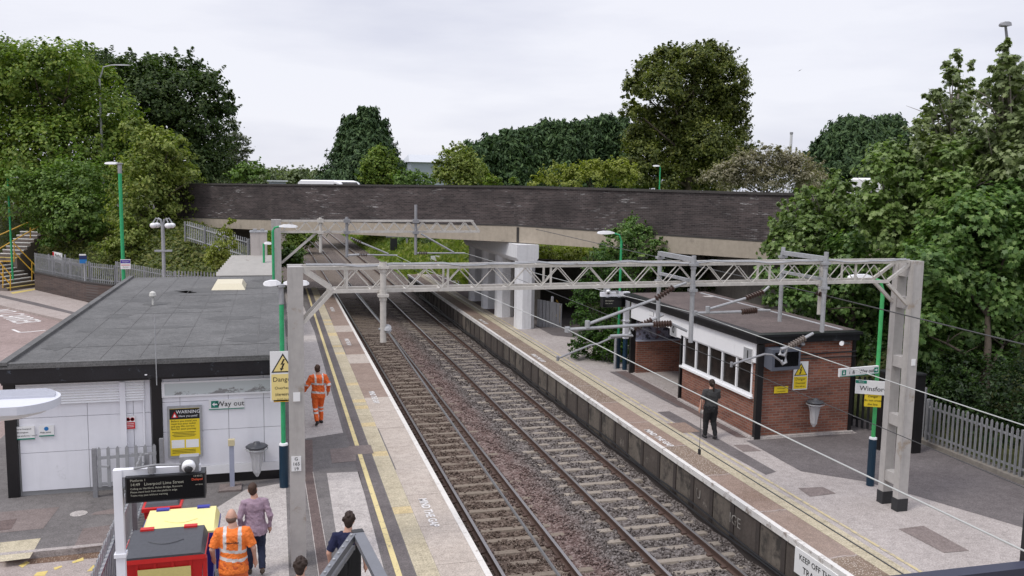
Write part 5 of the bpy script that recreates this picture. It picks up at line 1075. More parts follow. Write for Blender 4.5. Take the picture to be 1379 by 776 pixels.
b = MB(); b.tube([(q.x, 45.5, .8), (q.x, 45.5, q.z)], .085, 10); b.box((q.x-.4, 45.4, q.z-1.30), (q.x+.4, 45.6, q.z-1.22)); b.build('pole', STEEL, t_)
for k, (dx, dy) in enumerate(((-.42, 0), (-.28, .25), (.28, -.25), (.42, 0))):
    b = MB(); b.tube([(q.x, 45.5, q.z-.1), (q.x+dx*.25, 45.5+dy*.25, q.z+.25), (q.x+dx*.7, 45.5+dy*.7, q.z+.32), (q.x+dx, 45.5+dy, q.z+.12)], .035, 6); o = b.build('arm', STEEL, t_)
    b = MB(); b.lathe([(.05, .1), (.15, .05), (.17, -.03), (.13, -.12), (.04, -.16)], (q.x+dx, 45.5+dy, q.z), 12); b.build('globe', WHITE_CLEAN, o).data.shade_smooth()
# near lamp head at the left edge (pole outside the picture)
t_ = thing('lamp_post', 'broad white ribbed lamp head jutting in at the left edge', 'lamp', (-3.6, 9.9, 0), 0)
b = MB(); b.tube([(0, 0, 0), (0, 0, 4.5)], .06, 10); b.build('pole', GREEN, t_, world=False)
b = MB(); n = 30; cx_, cy_ = 1.03, .0; out = [(.0, -.18), (.1, -.22)]
hd = [(cx_+.40*math.cos(a_), .40*math.sin(a_)) for a_ in np.linspace(-1.35, 1.35, 17)]; ol = [(.15, -.30)]+[(.6, -.39)]+hd+[(.6, .39), (.15, .30)]
b.prism([(x, y, 4.50) for x, y in ol], (0, 0, .085)); lo = b.build('lamp_head', M('lamp_silver', (.60, .61, .66), .4, .06), t_, world=False)
b = MB()
for k in range(10):
    y = -.02+k*.036; x1 = cx_+.40*math.sqrt(max(0, 1-(y/.40)**2))-.05; b.box((.3, y, 4.5855), (x1, y+.013, 4.61))
b.build('fin', M('lamp_silver_b', (.52, .53, .58), .4, .06), lo, world=False)
b = MB(); b.hexa([(.25, .02, 4.612), (.62, .02, 4.612), (.62, .2, 4.612), (.25, .2, 4.612), (.25, .05, 4.68), (.52, .05, 4.68), (.52, .18, 4.68), (.25, .18, 4.68)]); b.build('gear_box', STEELD, lo, world=False)
b = MB(); ell_n = 18; b.add([(.85+.50*math.cos(2*math.pi*k/ell_n)*r_, .33*math.sin(2*math.pi*k/ell_n)*r_, z_) for r_, z_ in ((1, 4.498), (.9, 4.44), (.6, 4.40)) for k in range(ell_n)], [(i*ell_n+k, i*ell_n+(k+1) % ell_n, (i+1)*ell_n+(k+1) % ell_n, (i+1)*ell_n+k) for i in range(2) for k in range(ell_n)]+[tuple(2*ell_n+k for k in range(ell_n))]); b.build('diffuser', WHITE_CLEAN, lo, world=False)
# ------------------------------------------------------------------ right waiting room
XW, YG, YK, YE = 12.76, 21.0, 25.45, 29.75      # front wall plane, gable plane, end of glazed wall, far end
wr = thing('waiting_room', 'red brick waiting room with white boarded fascia and a brown felt flat roof', 'building', (XW, YG, 0))
b = MB(); b.box((XW, YG, 0), (15.76, YG+.22, 2.72)); b.box((XW, YG+.22, 0), (XW+.22, YK, 1.16)); b.box((XW+.22, YK-.22, 0), (15.76, YK, 2.72)); b.box((15.54, YG+.22, 0), (15.76, YE, 2.72)); b.build('wall', BRICKR, wr)
b = MB(); b.box((XW+.16, YE-.22, 0), (15.54, YE, 1.2)); b.build('wall', BRICKR, wr)
t = NT('graffiti_panel'); v = t.coord(); PANEL = t.fin(t.ramp(t.noise(v, 2.6, 6, .7), [(.42, (.05, .05, .065)), (.5, (.30, .31, .40)), (.6, (.12, .11, .13)), (.68, (.25, .07, .07))]), .5)
b = MB(); b.box((XW+.16, YE-.14, 1.252), (15.54, YE-.08, 2.69)); b.build('glazing', PANEL, wr)
b = MB(); b.box((XW+.15, YE-.25, 1.202), (15.53, YE+.02, 1.25)); b.build('ledge', M('ledge_blue', (.35, .36, .42), .5), wr)
b = MB(); b.box((XW+.1, YK, .002), (15.5, YE, .03)); b.build('floor', PALER, wr)
b = MB(); b.box((15.1, YK+.3, .40), (15.5, 29.0, .45)); b.build('seat', STEELD, wr)
# windows
zs0, zs1 = 1.22, 2.08; ys = np.linspace(YG+.22, YK-.06, 6)
wf = MB(); wf.box((XW-.02, YG+.14, zs0-.06), (XW+.08, YK, zs0)); wf.box((XW-.02, YG+.14, zs1), (XW+.08, YK, zs1+.05))
for y in ys: wf.box((XW-.02, y-.035, zs0+.001), (XW+.08, y+.035, zs1-.001))
wo = None
for y0_, y1_ in zip(ys, ys[1:]):
    b = MB(); b.box((XW+.03, y0_+.036, zs0+.002), (XW+.045, y1_-.036, zs1-.002)); b.build('window', GLASS, wr)
b = MB(); b.box((XW-.10, YG+.10, zs0-.12), (XW+.02, YK+.06, zs0-.062)); b.build('sill', WHITE_CLEAN, wr)
wf.build('window_frame', WHITE_CLEAN, wr)
b = MB(); b.box((15.3, YG+1, .9), (15.5, YK-.5, 2.2)); b.build('noticeboard', M('interior_panel', (.12, .10, .09), .8, .5), wr)
b = MB(); n = 4; yy = np.linspace(YG-.02, YK+.1, n+1)
for a_, c_ in zip(yy, yy[1:]): b.box((XW-.06, a_+.003, zs1+.052), (XW+.02, c_-.003, 2.66))
b.build('boarded_fascia', WHITE_CLEAN, wr)
b = MB(); b.prism([(XW-.06, YK+.25, 2.02), (XW-.06, YK+.9, 2.02), (XW-.06, YK+.9, 2.22), (XW-.06, YE-1.7, 2.22), (XW-.06, YE-1.3, 2.08), (XW-.06, YE-.1, 2.08), (XW-.06, YE-.1, 2.66), (XW-.06, YK+.104, 2.66), (XW-.06, YK+.104, 2.02)], (.05, 0, 0)); b.build('boarded_fascia', WHITE_CLEAN, wr)
for y, w_ in ((YG-.06, .13), (YK+.14, .09), (YE-.05, .13)): b = MB(); b.box((XW-.04, y-w_/2, 0), (XW+.14, y+w_/2, 2.66)); b.build('column', BLACK, wr)
b = MB(); b.box((15.765, YG-.03, 0), (15.86, YG+.08, 2.72)); b.build('column', BLACK, wr)
RX0, RX1, RY0, RY1 = 12.60, 15.84, 20.80, 30.0
b = MB(); b.box((RX0, RY0, 2.70), (RX1, RY0+.1, 2.88)); b.box((RX0, RY0+.1, 2.70), (RX0+.1, RY1, 2.88)); b.box((RX1-.1, RY0+.1, 2.70), (RX1, RY1, 2.88)); b.box((RX0+.1, RY1-.1, 2.70), (RX1-.1, RY1, 2.88)); b.box((RX0+.1, RY0+.1, 2.721), (RX1-.1, RY1-.1, 2.76))
b.box((RX0-.07, RY0-.07, 2.882), (RX0+.25, RY1, 2.95)); b.box((RX0+.251, RY0-.07, 2.882), (RX1+.05, RY0+.25, 2.95)); b.build('fascia', FAS, wr)
b = MB(); b.box((RX0+.252, RY0+.252, 2.89), (RX1+.05, RY1, 2.955)); ro = b.build('roof', FELTB, wr)
b = MB(); b.box((RX1-.42, RY0+.3, 2.957), (RX1-.34, RY1-.4, 2.975)); b.build('trim', M('lead_flashing', (.40, .40, .41), .5, .2), ro)
b = MB(); blob(b, 15.3, 28.6, .25, .18, 2.96); b.build('patch', PALE, ro)
b = MB(); b.tube([(12.95, YG-.03, 2.30), (15.9, YG-.03, 2.36)], .018, 6); b.tube([(12.95, YG-.035, 2.20), (15.9, YG-.035, 2.22)], .014, 6); b.build('conduit', BLACKM, wr)
for lab, loc, tx in (('white square with the number 1 on the boarded fascia above the windows', (XW-.085, YG+.36, 2.28), '1'), ('white square with the number 0 at the open shelter end of the boarded fascia', (XW-.085, YK+.60, 2.22), '0')):
    t_ = board('platform_number', lab, 'sign', loc, R(-90), .46, .42, STEEL, SIGNW, .02, 'platform number squares'); me = text_me(tx, .33, .0008, bold=.013); me.transform(at(0, -.003, 0)); me.materials.clear(); me.materials.append(INK); o = bpy.data.objects.new('numeral', me); C.objects.link(o); o.parent = t_
t_ = board('notice', 'small black and white plate on the boarded fascia of the open shelter', 'sign', (XW-.07, YE-1.9, 2.50), R(-90), .36, .16, SIGNW, INK, .008); put(t_, 'CCTV', 0, 0, .09, INKW, .004)
# monitor
p = P(1052, 481, 20.9); t_ = thing('monitor', 'grey boxed passenger monitor hanging at the brick gable corner', 'screen', (p.x-.05, 20.75, p.z), R(6))
b = MB(); b.hexa([(-.47, -.16, -.30), (.47, -.16, -.30), (.47, .2, -.24), (-.47, .2, -.24), (-.47, -.16, .28), (.47, -.16, .28), (.47, .2, .30), (-.47, .2, .30)]); b.build('casing', M('monitor_grey', (.10, .11, .135), .45, .1), t_, world=False)
b = MB(); b.box((-.38, -.166, -.2), (.40, -.161, .20)); b.build('screen', flat('dark_screen', (.006, .006, .007), .15), t_, world=False)
b = MB(); b.bar((0, .1, .29), (0, .1, .42), .08, .08); b.build('bracket', BLACKM, t_, world=False)
p = P(1137, 462, 20.8); t_ = thing('security_camera', 'white tube camera at the top right of the brick gable', 'camera', (p.x, 20.8, p.z), 0, 'security cameras')
b = MB(); b.tube([(-.22, -.18, .02), (-.05, .03, .0)], .06, 10); b.build('housing', WHITE_CLEAN, t_, world=False); b = MB(); b.tube([(-.05, .03, 0), (.05, .1, -.02), (.3, .16, -.04)], .022, 6); b.build('bracket', STEELD, t_, world=False)
p = P(1082, 466, 20.85); t_ = thing('flood_light', 'small grey lamp unit on the brick gable above the danger sign', 'lamp', (p.x, 20.9, p.z)); b = MB(); b.lathe([(.03, 0), (.07, .02), (.07, .08), (.03, .11)], (0, 0, 0), 10); b.build('lamp_head', STEEL, t_, world=False); b = MB(); b.bar((0, 0, 0), (0, .1, -.05), .03); b.build('bracket', STEELD, t_, world=False)
p = G(828, 497, 0); q = P(827, 455, p.y); t_ = thing('post', 'slim grey metal post with a short cross arm near the ivy bush', 'post', (p.x, p.y, 0)); b = MB(); b.tube([(0, 0, 0), (0, 0, q.z)], .055, 8); b.build('pole', STEEL, t_, world=False); b = MB(); b.tube([(-.3, 0, q.z), (.4, 0, q.z+.04)], .05, 8); b.build('arm', STEEL, t_, world=False)
# fences on the right
fr = palisade('grey palisade fence on a concrete kerb along the back of the right platform', (17.16, 19.6, .12), (17.24, 10.2, .12), 1.15, .15, posts=2.75, mat=M('galvanised_fence', (.25, .252, .258), .55, .28, 1.6, 10, metal=.2))
b = MB(); b.box((17.05, 10, -.3), (17.4, 20, .12)); struct('kerb', b, CONCD)
palisade('black palisade fence between the brick gable and the right lamp post', (15.95, 21.9, .05), (17.2, 19.75, .05), 1.5, .14, None, posts=1.5, name='black_fence', mat=BLACKM)
for x, y, lab in ((15.62, 19.4, 'black square post behind the right portal mast, nearer the brick gable'), (16.3, 18.95, 'black square post behind the right portal mast, nearer the palisade fence')):
    t_ = thing('gate_post', lab, 'post', (x, y, 0), 0, 'black square gate posts'); b = MB(); b.box((-.13, -.12, 0), (.13, .12, 2.1)); b.build('pole', BLACK, t_, world=False); b = MB(); b.box((-.15, -.14, 2.1), (.15, .14, 2.14)); b.build('cap', BLACKM, t_, world=False)
# walkway under the bridge
t_ = thing('barrier', 'grey corrugated barrier with a yellow rail beside the first bridge pier', 'barrier', (12.5, 41.2, 0))
b = MB(); q0 = G(724, 430, 0); n = 14
for k in range(n): x = 12.45+k*.075; b.box((x, 40.6-k*.045-(.04 if k % 2 else 0), 0), (x+.074, 40.64-k*.045-(.04 if k % 2 else 0), 1.35-.012*k))
b.build('panel', STEELD, t_)
b = MB(); b.bar((13.5, 40.2, .25), (13.75, 41.6, .4), .05); b.bar((13.5, 40.2, .95), (13.75, 41.6, 1.15), .05); b.bar((13.5, 40.2, .25), (13.5, 40.2, .96), .05); b.build('rail', YEL, t_)
p = G(743, 437, 0); t_ = thing('post', 'plain white post at the mouth of the dark walkway under the bridge', 'post', (p.x, p.y, 0)); b = MB(); b.tube([(0, 0, 0), (0, 0, P(742, 400, p.y).z)], .07, 8); b.build('pole', WHITE_CLEAN, t_, world=False); b = MB(); b.lathe([(.075, 0), (.04, .03)], (0, 0, P(742, 400, p.y).z+.001), 8); b.build('cap', WHITE, t_, world=False)
sheet('walkway', [(12.4, 38), (17, 34), (18, 60), (12.4, 60)], .006, TARMD)
# ------------------------------------------------------------------ overhead line portals
def mast(t_, x0, x1, y0, y1, h_, mat, batten=True, foot=True):
    b = MB()
    for ya, yb in ((y0, y0+.17), (y1-.17, y1)): b.box((x0, ya, .28 if foot else 0), (x1, yb, h_))
    if batten:
        k = 0; z = .55
        while z < h_-.3:
            b.box((x0+.02, y0+.171, z), (x1-.02, y1-.171, z+.24)); z += 1.28
        b.box((x0+.02, y0+.171, h_-.35), (x1-.02, y1-.171, h_-.01))
    o = b.build('mast', mat, t_)
    if foot:
        for ya, yb in ((y0, y0+.17), (y1-.17, y1)): b = MB(); b.box((x0-.012, ya-.012, 0), (x1+.012, yb+.012, .279)); b.build('mast_foot', M('bitumen_foot', (.03, .03, .032), .7, .3), o)
def insul(b, a_, c_, r=.07, n=7):
    a_, c_ = Vector(a_), Vector(c_); pts, rs = [], []
    for k in range(n):
        for f_, rr in ((0, .028), (.3, r), (.5, r*.9), (.55, .028)): pts.append(a_.lerp(c_, (k+f_)/n)); rs.append(rr)
    pts.append(c_); rs.append(.028); b.tube(pts, rs, 10)
po = thing('portal', 'near cream lattice portal spanning both tracks with hanging droppers and arms', 'gantry', (6.8, 15.7, 0), 0, 'overhead line portals')
mast(po, .24, .50, 15.45, 16.0, 5.40, GREYMAST, True, False); mast(po, 12.90, 13.14, 15.35, 16.0, 5.42, GREYMAST)
b = MB(); yf, yr, zt, zb_ = 15.50, 15.95, 5.37, 4.96
for y in (yf, yr):
    b.bar((.502, y, zt), (12.898, y, zt+.03), .05, .06); b.bar((.92, y, zb_), (12.42, y, zb_+.03), .05, .06)
    b.bar((.50, y, zt-.03), (1.0, y, zb_+.03), .06, .07); b.bar((12.90, y, zt-.02), (12.40, y, zb_+.05), .06, .06)
    n = 36; off = 0 if y == yf else .5
    for i in range(n):
        xa = 1.05+(11.3)*(i+off)/n; xb = xa+11.3/n/1
        za, zc = (zb_+.04, zt-.03) if i % 2 == 0 else (zt-.03, zb_+.04); b.tube([(xa, y, za), (min(xb, 12.4), y, zc)], .0115, 5)
for i in range(0, 37, 2): x = 1.05+11.3*i/36; b.bar((x, yf, zt), (x, yr, zt), .03); b.bar((x, yf, zb_), (x, yr, zb_), .03)
for x in (1.25, 3.05, 5.0, 9.6, 11.6): b.bar((x, yf, zb_), (x, yf, zt), .035); b.bar((x, yr, zb_), (x, yr, zt), .035)
tr = b.build('truss_beam', CREAM, po)
b = MB(); pts = [(x, yf-.06, zt+.055+.018*math.sin(x*3.1)+.012*math.sin(x*7)) for x in np.arange(.55, 12.9, .3)]; b.tube(pts, .014, 5); b.tube([(x, yf+.05, z+.01) for x, y, z in pts], .011, 5); b.build('cable', STEEL, tr)
for xa, xb in ((.50, .98), (12.90, 12.40)):
    for y in (yf, yr): b = MB(); b.bar((xa, y, 4.42 if xa < 1 else 4.50), (xb, y, zb_-.02), .07, .06); b.build('knee_brace', CREAM, po)
def dropper(x, y, z1, z0, mat, r=.045, clamp=STEEL):
    b = MB(); b.tube([(x, y, z0), (x, y, z1)], r, 10); o = b.build('drop_tube', mat, po)
    for z in (zt+.02, zb_-.07): b = MB(); b.box((x-r*1.7, y-r*1.5, z-.025), (x+r*1.7, y+r*1.5, z+.025)); b.lathe([(r*1.25, -.09), (r*1.25, .09)], (x, y, z), 10); b.build('clamp', clamp, o)
    return o
d0 = dropper(1.87, 15.40, 5.48, 4.05, CREAM, .055, CREAM)
b = MB(); e_ = P(521, 443, 15.4); b.tube([(1.87-.08, 15.40, e_.z), (e_.x, 15.4, e_.z)], .022, 6); insul(b, (e_.x+.0, 15.35, e_.z+.04), (e_.x+.02, 15.45, e_.z-.05), .075, 2); b.build('insulator', STEEL, d0)
d1 = dropper(7.86, 15.38, 5.56, 3.86, STEEL); d2 = dropper(7.90, 17.0, 5.50, 3.90, STEEL)
d3 = dropper(10.80, 15.38, 5.62, 3.98, STEEL); d4 = dropper(10.84, 17.0, 5.60, 3.95, STEEL); d5 = dropper(11.12, 15.98, 5.45, 4.25, CREAM, .04, CREAM)
for xx in (7.88, 10.82):
    b = MB(); b.bar((xx, 15.43, 5.48), (xx, 17.0, 5.48), .07, .09); b.bar((xx, 15.43, 5.06), (xx, 17.0, 5.06), .05, .06); b.build('spacer_arm', STEEL, po)
def arm(par, Y, s0, i0, i1, e, s1, j0, j1, e1):
    q = lambda p: P(p[0], p[1], Y)
    b = MB(); b.tube([q(s0), q(i0)], .028, 7); b.tube([q(i1), q(e)], .030, 8); b.tube([q(s1), q(j0)], .028, 7); b.tube([q(j1), q(e1)], .032, 8); b.lathe([(.05, -.07), (.05, .07)], q(e), 8); b.lathe([(.055, -.05), (.055, .05)], q(e1), 8); o = b.build('cantilever', STEEL, par)
    b = MB(); insul(b, q(i0), q(i1), .066, 7); b.build('insulator', RUST, par); b = MB(); insul(b, q(j0), q(j1), .072, 7); b.build('insulator', RUST, par); return o
arm(d1, 15.38, (924, 381), (907, 387), (882, 403), (791, 437), (925, 446), (904, 436), (879, 437), (764, 444))
arm(d4, 17.0, (1036, 386), (1028, 393), (1004, 402), (953, 417), (1037, 418), (1019, 418), (998, 420), (936, 422))
def steady(par, Y, top, i0, i1, pts, arm_, mat2):
    q = lambda p: P(p[0], p[1], Y)
    b = MB(); b.tube([q(top), q(i0)], .03, 6); b.build('bracket', STEEL, par); b = MB(); b.tube([q(k) for k in pts], .035, 8); b.build('registration_tube', STEEL, par)
    b = MB(); insul(b, q(i0), q(i1), .07, 7); b.build('insulator', mat2, par)
    b = MB(); b.tube([q(k) for k in arm_], .021, 6); q2 = q(arm_[-1]); b.lathe([(.03, -.05), (.03, .05)], q2, 6); b.build('steady_arm', STEELD, par)
steady(d2, 17.0, (893, 424), (878, 431), (853, 443), [(853, 444), (849, 442), (848, 449), (852, 452), (840, 452), (822, 453)], [(826, 454), (806, 463), (795, 465), (765, 477), (751, 483)], RUST)
steady(d3, 15.38, (1095, 449), (1084, 455), (1062, 467), [(1060, 468), (1052, 470), (1050, 477), (1056, 479), (1059, 470), (1058, 488), (1054, 490), (1052, 486)], [(1052, 487), (1040, 478), (1030, 477), (1010, 483), (985, 491)], M('insulator_grey', (.20, .17, .15), .4, .2))
p2 = thing('portal', 'far cream lattice boom in front of the bridge, held by one grey mast', 'gantry', (4, 36, 0), 0, 'overhead line portals')
mast(p2, -.04, .33, 35.85, 36.25, 5.36, GREYMAST, False, False)
b = MB(); zt2, zb2 = 5.30, 4.86
for y in (36.0, 36.3):
    b.bar((.332, y, zt2), (8.15, y, zt2+.04), .06, .075); b.bar((.332, y, zb2), (8.42, y, zb2+.03), .06, .075); b.bar((8.12, y, zt2+.02), (8.42, y, zb2+.05), .05, .06)
    n = 26
    for i in range(n):
        xa, xb = .4+7.7*i/n, .4+7.7*(i+1)/n; za, zc = (zb2+.04, zt2-.03) if i % 2 == 0 else (zt2-.03, zb2+.04); b.bar((xa, y, za), (xb, y, zc), .035)
b.build('truss_beam', CREAM, p2)
b = MB(); b.bar((.332, 36.1, 3.62), (1.72, 36.1, zb2-.02), .09, .09); b.build('knee_brace', CREAM, p2)
for x, z1, z0, m_ in ((1.86, 5.45, 4.05, CREAM), (2.90, 5.48, 3.85, STEELD), (5.70, 6.0, 3.94, STEELD)):
    b = MB(); b.tube([(x, 35.9, z0), (x, 35.9, z1)], .06, 8); o = b.build('drop_tube', m_, p2); b = MB(); b.box((x-.12, 35.8, zt2-.05), (x+.12, 35.99, zt2+.10)); b.build('clamp', m_, o); b = MB(); b.box((x-.12, 35.8, zb2-.06), (x+.12, 35.99, zb2+.05)); b.build('clamp', m_, o)
    if x > 2:
        b = MB(); q = (lambda p: P(p[0], p[1], 35.9))
        if x < 5: b.tube([q((467, 344)), q((484, 343))], .05, 6); b.tube([q((484, 343)), q((535, 344))], .035, 6); b.tube([q((472, 320)), q((487, 327)), q((523, 342))], .04, 6)
        else: b.tube([q((559, 341)), q((626, 341))], .035, 6); b.tube([q((567, 315)), q((611, 340))], .04, 6)
        b.build('cantilever', STEEL, o)
        b = MB(); 
        if x < 5: insul(b, q((484, 343)), q((495, 343.5)), .08, 5); insul(b, q((474, 321)), q((487, 327)), .07, 5)
        else: insul(b, q((564, 341)), q((576, 341)), .08, 5)
        b.build('insulator', RUST, o)
def wire(label, pts, r, mat=STEEL, group='overhead wires', name='overhead_wire'):
    b = MB(); b.tube(pts, r, 6); return one(name, b, mat, label, 'wire', group)
def sag(a_, c_, s_, n=10):
    a_, c_ = Vector(a_), Vector(c_); return [a_.lerp(c_, k/n)-Vector((0, 0, s_*4*(k/n)*(1-k/n))) for k in range(n+1)]
WIREL = M('wire_pale', (.42, .43, .41), .5, .1, 3); WIRED = M('wire_dark', (.05, .05, .05), .5, .2, 3)
A0 = P(764, 444, 15.38); Ab = P(533, 344, 35.9); Cb = P(626, 341, 35.9); C0 = P(936, 422, 17.0)
Ax = PX(1379, 742, 5.50); Cx = PX(1379, 573, 8.92)
dA = (Ax-A0).normalized(); dC = (Cx-C0).normalized()
wire('pale wire over the left track running from the near arm to the lower right corner', sag(Ab, A0, .05)+sag(A0, Ax, .02)[1:]+[Ax+dA*4], .008, WIREL)
wire('pale catenary wire over the right track crossing the brick gable', sag(Cb, C0, .05)+sag(C0, Cx, .03)[1:]+[Cx+dC*6], .008, WIREL)
K1 = P(751, 483, 17.0); K2 = P(985, 491, 15.38)
k1x = PX(1150, 732, 5.2); k2x = P(1230, 594, 11.1)
wire('dark contact wire over the left track lying across the right platform edge in view', [P(535, 349, 35.9), K1, k1x, k1x+(k1x-K1).normalized()*6], .0065, WIRED)
wire('dark contact wire over the right track passing below the brick gable bin', [P(626, 347, 35.9), K2, k2x, k2x+(k2x-K2).normalized()*6], .0065, WIRED)
E1 = Vector((e_.x, 15.4, e_.z-.03)); wire('thick dark return wire hanging over the left track from the cream dropper', [P(404, 312, 60), P(432, 339, 36), E1, PX(753, 776, 2.02), PX(753, 776, 2.02)+Vector((.06, -3, -.05))], .0135, M('wire_grey', (.10, .098, .097), .45, .2, 3))
b0 = P(1107, 397, 15.9); b1 = PX(1379, 464, 11.0); wire('dark return wire leaving the right dropper toward the leafy trees', [Vector((10.9, 36, 5.0)), b0, b1, b1+(b1-b0)], .012, WIRED)
b = MB(); insul(b, (b0.x, b0.y+.16, b0.z+.02), (b0.x, b0.y-.16, b0.z-.02), .06, 4); b.build('insulator', RUST, d5)
d_ = A0.lerp(Ax, .5); yv = 10.2; tt_ = (A0.y-yv)/(A0.y-Ax.y); top = A0.lerp(Ax, tt_)
t_ = thing('wire_dropper', 'thin vertical dropper with a dark clip between the wires by the walking woman', 'wire', (top.x, top.y, top.z)); b = MB(); z0 = P(955, 606, top.y).z; b.tube([(top.x, top.y, z0), (top.x, top.y, top.z)], .004, 5); b.build('wire', WIRED, t_); b = MB(); b.box((top.x-.012, top.y-.02, z0-.05), (top.x+.012, top.y+.02, z0+.02)); b.build('clip', BLACKM, t_)
b = MB(); 
# ------------------------------------------------------------------ left bank furniture
wl = thing('retaining_wall', 'low brown brick retaining wall below the grey palisade fence', 'wall', (WP[1].x, WP[1].y, 0))
b = MB()
for q0, q1 in zip(WP, WP[1:]):
    d = (q1-q0).normalized(); n_ = Vector((-d.y, d.x, 0)); n_ = n_ if n_.y > 0 else -n_
    b.prism([(q0.x, q0.y, -.2), (q1.x, q1.y, -.2), (q1.x+n_.x*.4, q1.y+n_.y*.4, -.2), (q0.x+n_.x*.4, q0.y+n_.y*.4, -.2)], (0, 0, ZW+.15))
b.build('brickwork', BRICKW, wl)
b = MB()
for q0, q1 in zip(WP, WP[1:]):
    d = (q1-q0).normalized(); n_ = Vector((-d.y, d.x, 0)); n_ = n_ if n_.y > 0 else -n_
    b.prism([(q0.x-n_.x*.04, q0.y-n_.y*.04, ZW-.049), (q1.x-n_.x*.04, q1.y-n_.y*.04, ZW-.049), (q1.x+n_.x*.42, q1.y+n_.y*.42, ZW-.049), (q0.x+n_.x*.42, q0.y+n_.y*.42, ZW-.049)], (0, 0, .06))
b.build('coping', COPE, wl)
zp = P(116, 352, WP[1].y).z-ZW
palisade('grey palisade fence on the brown brick wall beside the steps', (WP[0].x, WP[0].y+.2, ZW), (WP[1].x+.05, WP[1].y+.2, ZW), zp, .17)
palisade('grey palisade fence on the brick wall between the sign boards and the tall green lamp', (WP[1].x+.2, WP[1].y+.1, ZW), (WP[2].x, WP[2].y+.2, ZW), zp*.93, .17)
palisade('grey palisade fence along the foot of the weedy bank behind the white building', (WP[2].x+.15, WP[2].y, ZW), (-4.9, 46.85, .98), 1.3, .17)
palisade('last grey palisade bay behind the roof light of the white building', (-4.8, 46.8, .98), (-2.6, 45.8, .95), 1.35, .17)
pa, pb_ = P(252, 324, 52), P(337, 351, 46); palisade('grey palisade fence climbing the bank under the left end of the bridge', (pb_.x, pb_.y, pb_.z), (pa.x, pa.y, pa.z), 1.1, .2)
# sign boards by the retaining wall
def posts_board(label, pl, pr, y_, boards, name='sign_board', group=None):
    t_ = thing(name, label, 'sign', (pl.x, pl.y, 0), 0, group); return t_
L0, L1_, L2 = G(68, 391, 0), G(90, 398, 0), G(112, 404, 0)
t_ = thing('notice_stand', 'grey frame of empty notice boards on tall posts before the brown brick wall', 'sign', (L1_.x, L1_.y, 0))
for q, zz in ((L0, P(66, 342, L0.y).z), (L1_, P(88, 343, L1_.y).z), (L2, P(111, 354, L2.y).z)): b = MB(); b.tube([(q.x, q.y, 0), (q.x, q.y, zz)], .05, 8); b.build('post', STEEL, t_)
b = MB(); za, zb3 = P(90, 379, L1_.y).z, P(90, 354, L1_.y).z
for z in (za, zb3): b.bar((L0.x, L0.y, z), (L2.x, L2.y, z), .05, .12)
for f_ in (.15, .42): q = L0.lerp(L2, f_); b.bar((q.x, q.y, za), (q.x, q.y, zb3), .12, .05)
b.build('frame', STEEL, t_)
t_ = board('station_sign', 'white station board with a red square and black lettering near the yellow railed steps', 'sign', tuple(P(77, 347, L0.y-.9)), math.atan2(L1_.y-L0.y, L1_.x-L0.x), 1.75, .62, SIGNW, SIGNW, .05); patch(t_, -.72, .14, .28, .3, SIGNR, 'red_square'); put(t_, 'Winsford', .12, .12, .3, INK); put(t_, 'Welcome to the station', .1, -.16, .11, INK)
q = G(116, 405.5, 0); t_ = thing('information_sign', 'blue and white information sign on a pale post before the brick wall', 'sign', (q.x, q.y, 0))
b = MB(); b.tube([(q.x, q.y, 0), (q.x, q.y, P(112, 344, q.y).z)], .06, 8); b.build('post', STEEL, t_)
c_ = P(112, 350, q.y-.08)
b = MB(); b.box((c_.x-.19, q.y-.10, c_.z-.20), (c_.x+.19, q.y-.07, c_.z+.02)); b.build('panel', SIGNBL, t_); b = MB(); b.box((c_.x-.19, q.y-.10, c_.z+.022), (c_.x+.19, q.y-.07, c_.z+.24)); b.build('panel', flat('sign_navy', (.02, .03, .10)), t_); b = MB(); b.box((c_.x-.19, q.y-.10, c_.z+.242), (c_.x+.15, q.y-.07, c_.z+.32)); b.build('panel', SIGNW, t_)
p = P(169, 356, 46.3); t_ = board('notice', 'purple and white notice on the tall green lamp post by the fence', 'sign', (p.x, 46.3, p.z), 0, .46, .48, SIGNW, SIGNW); patch(t_, 0, .13, .44, .16, flat('sign_purple', (.08, .05, .30))); patch(t_, 0, -.04, .38, .03, SIGNR, 'red_line'); put(t_, 'Car park', 0, .13, .08, INKW); put(t_, 'Pay here', 0, -.14, .07, INK)
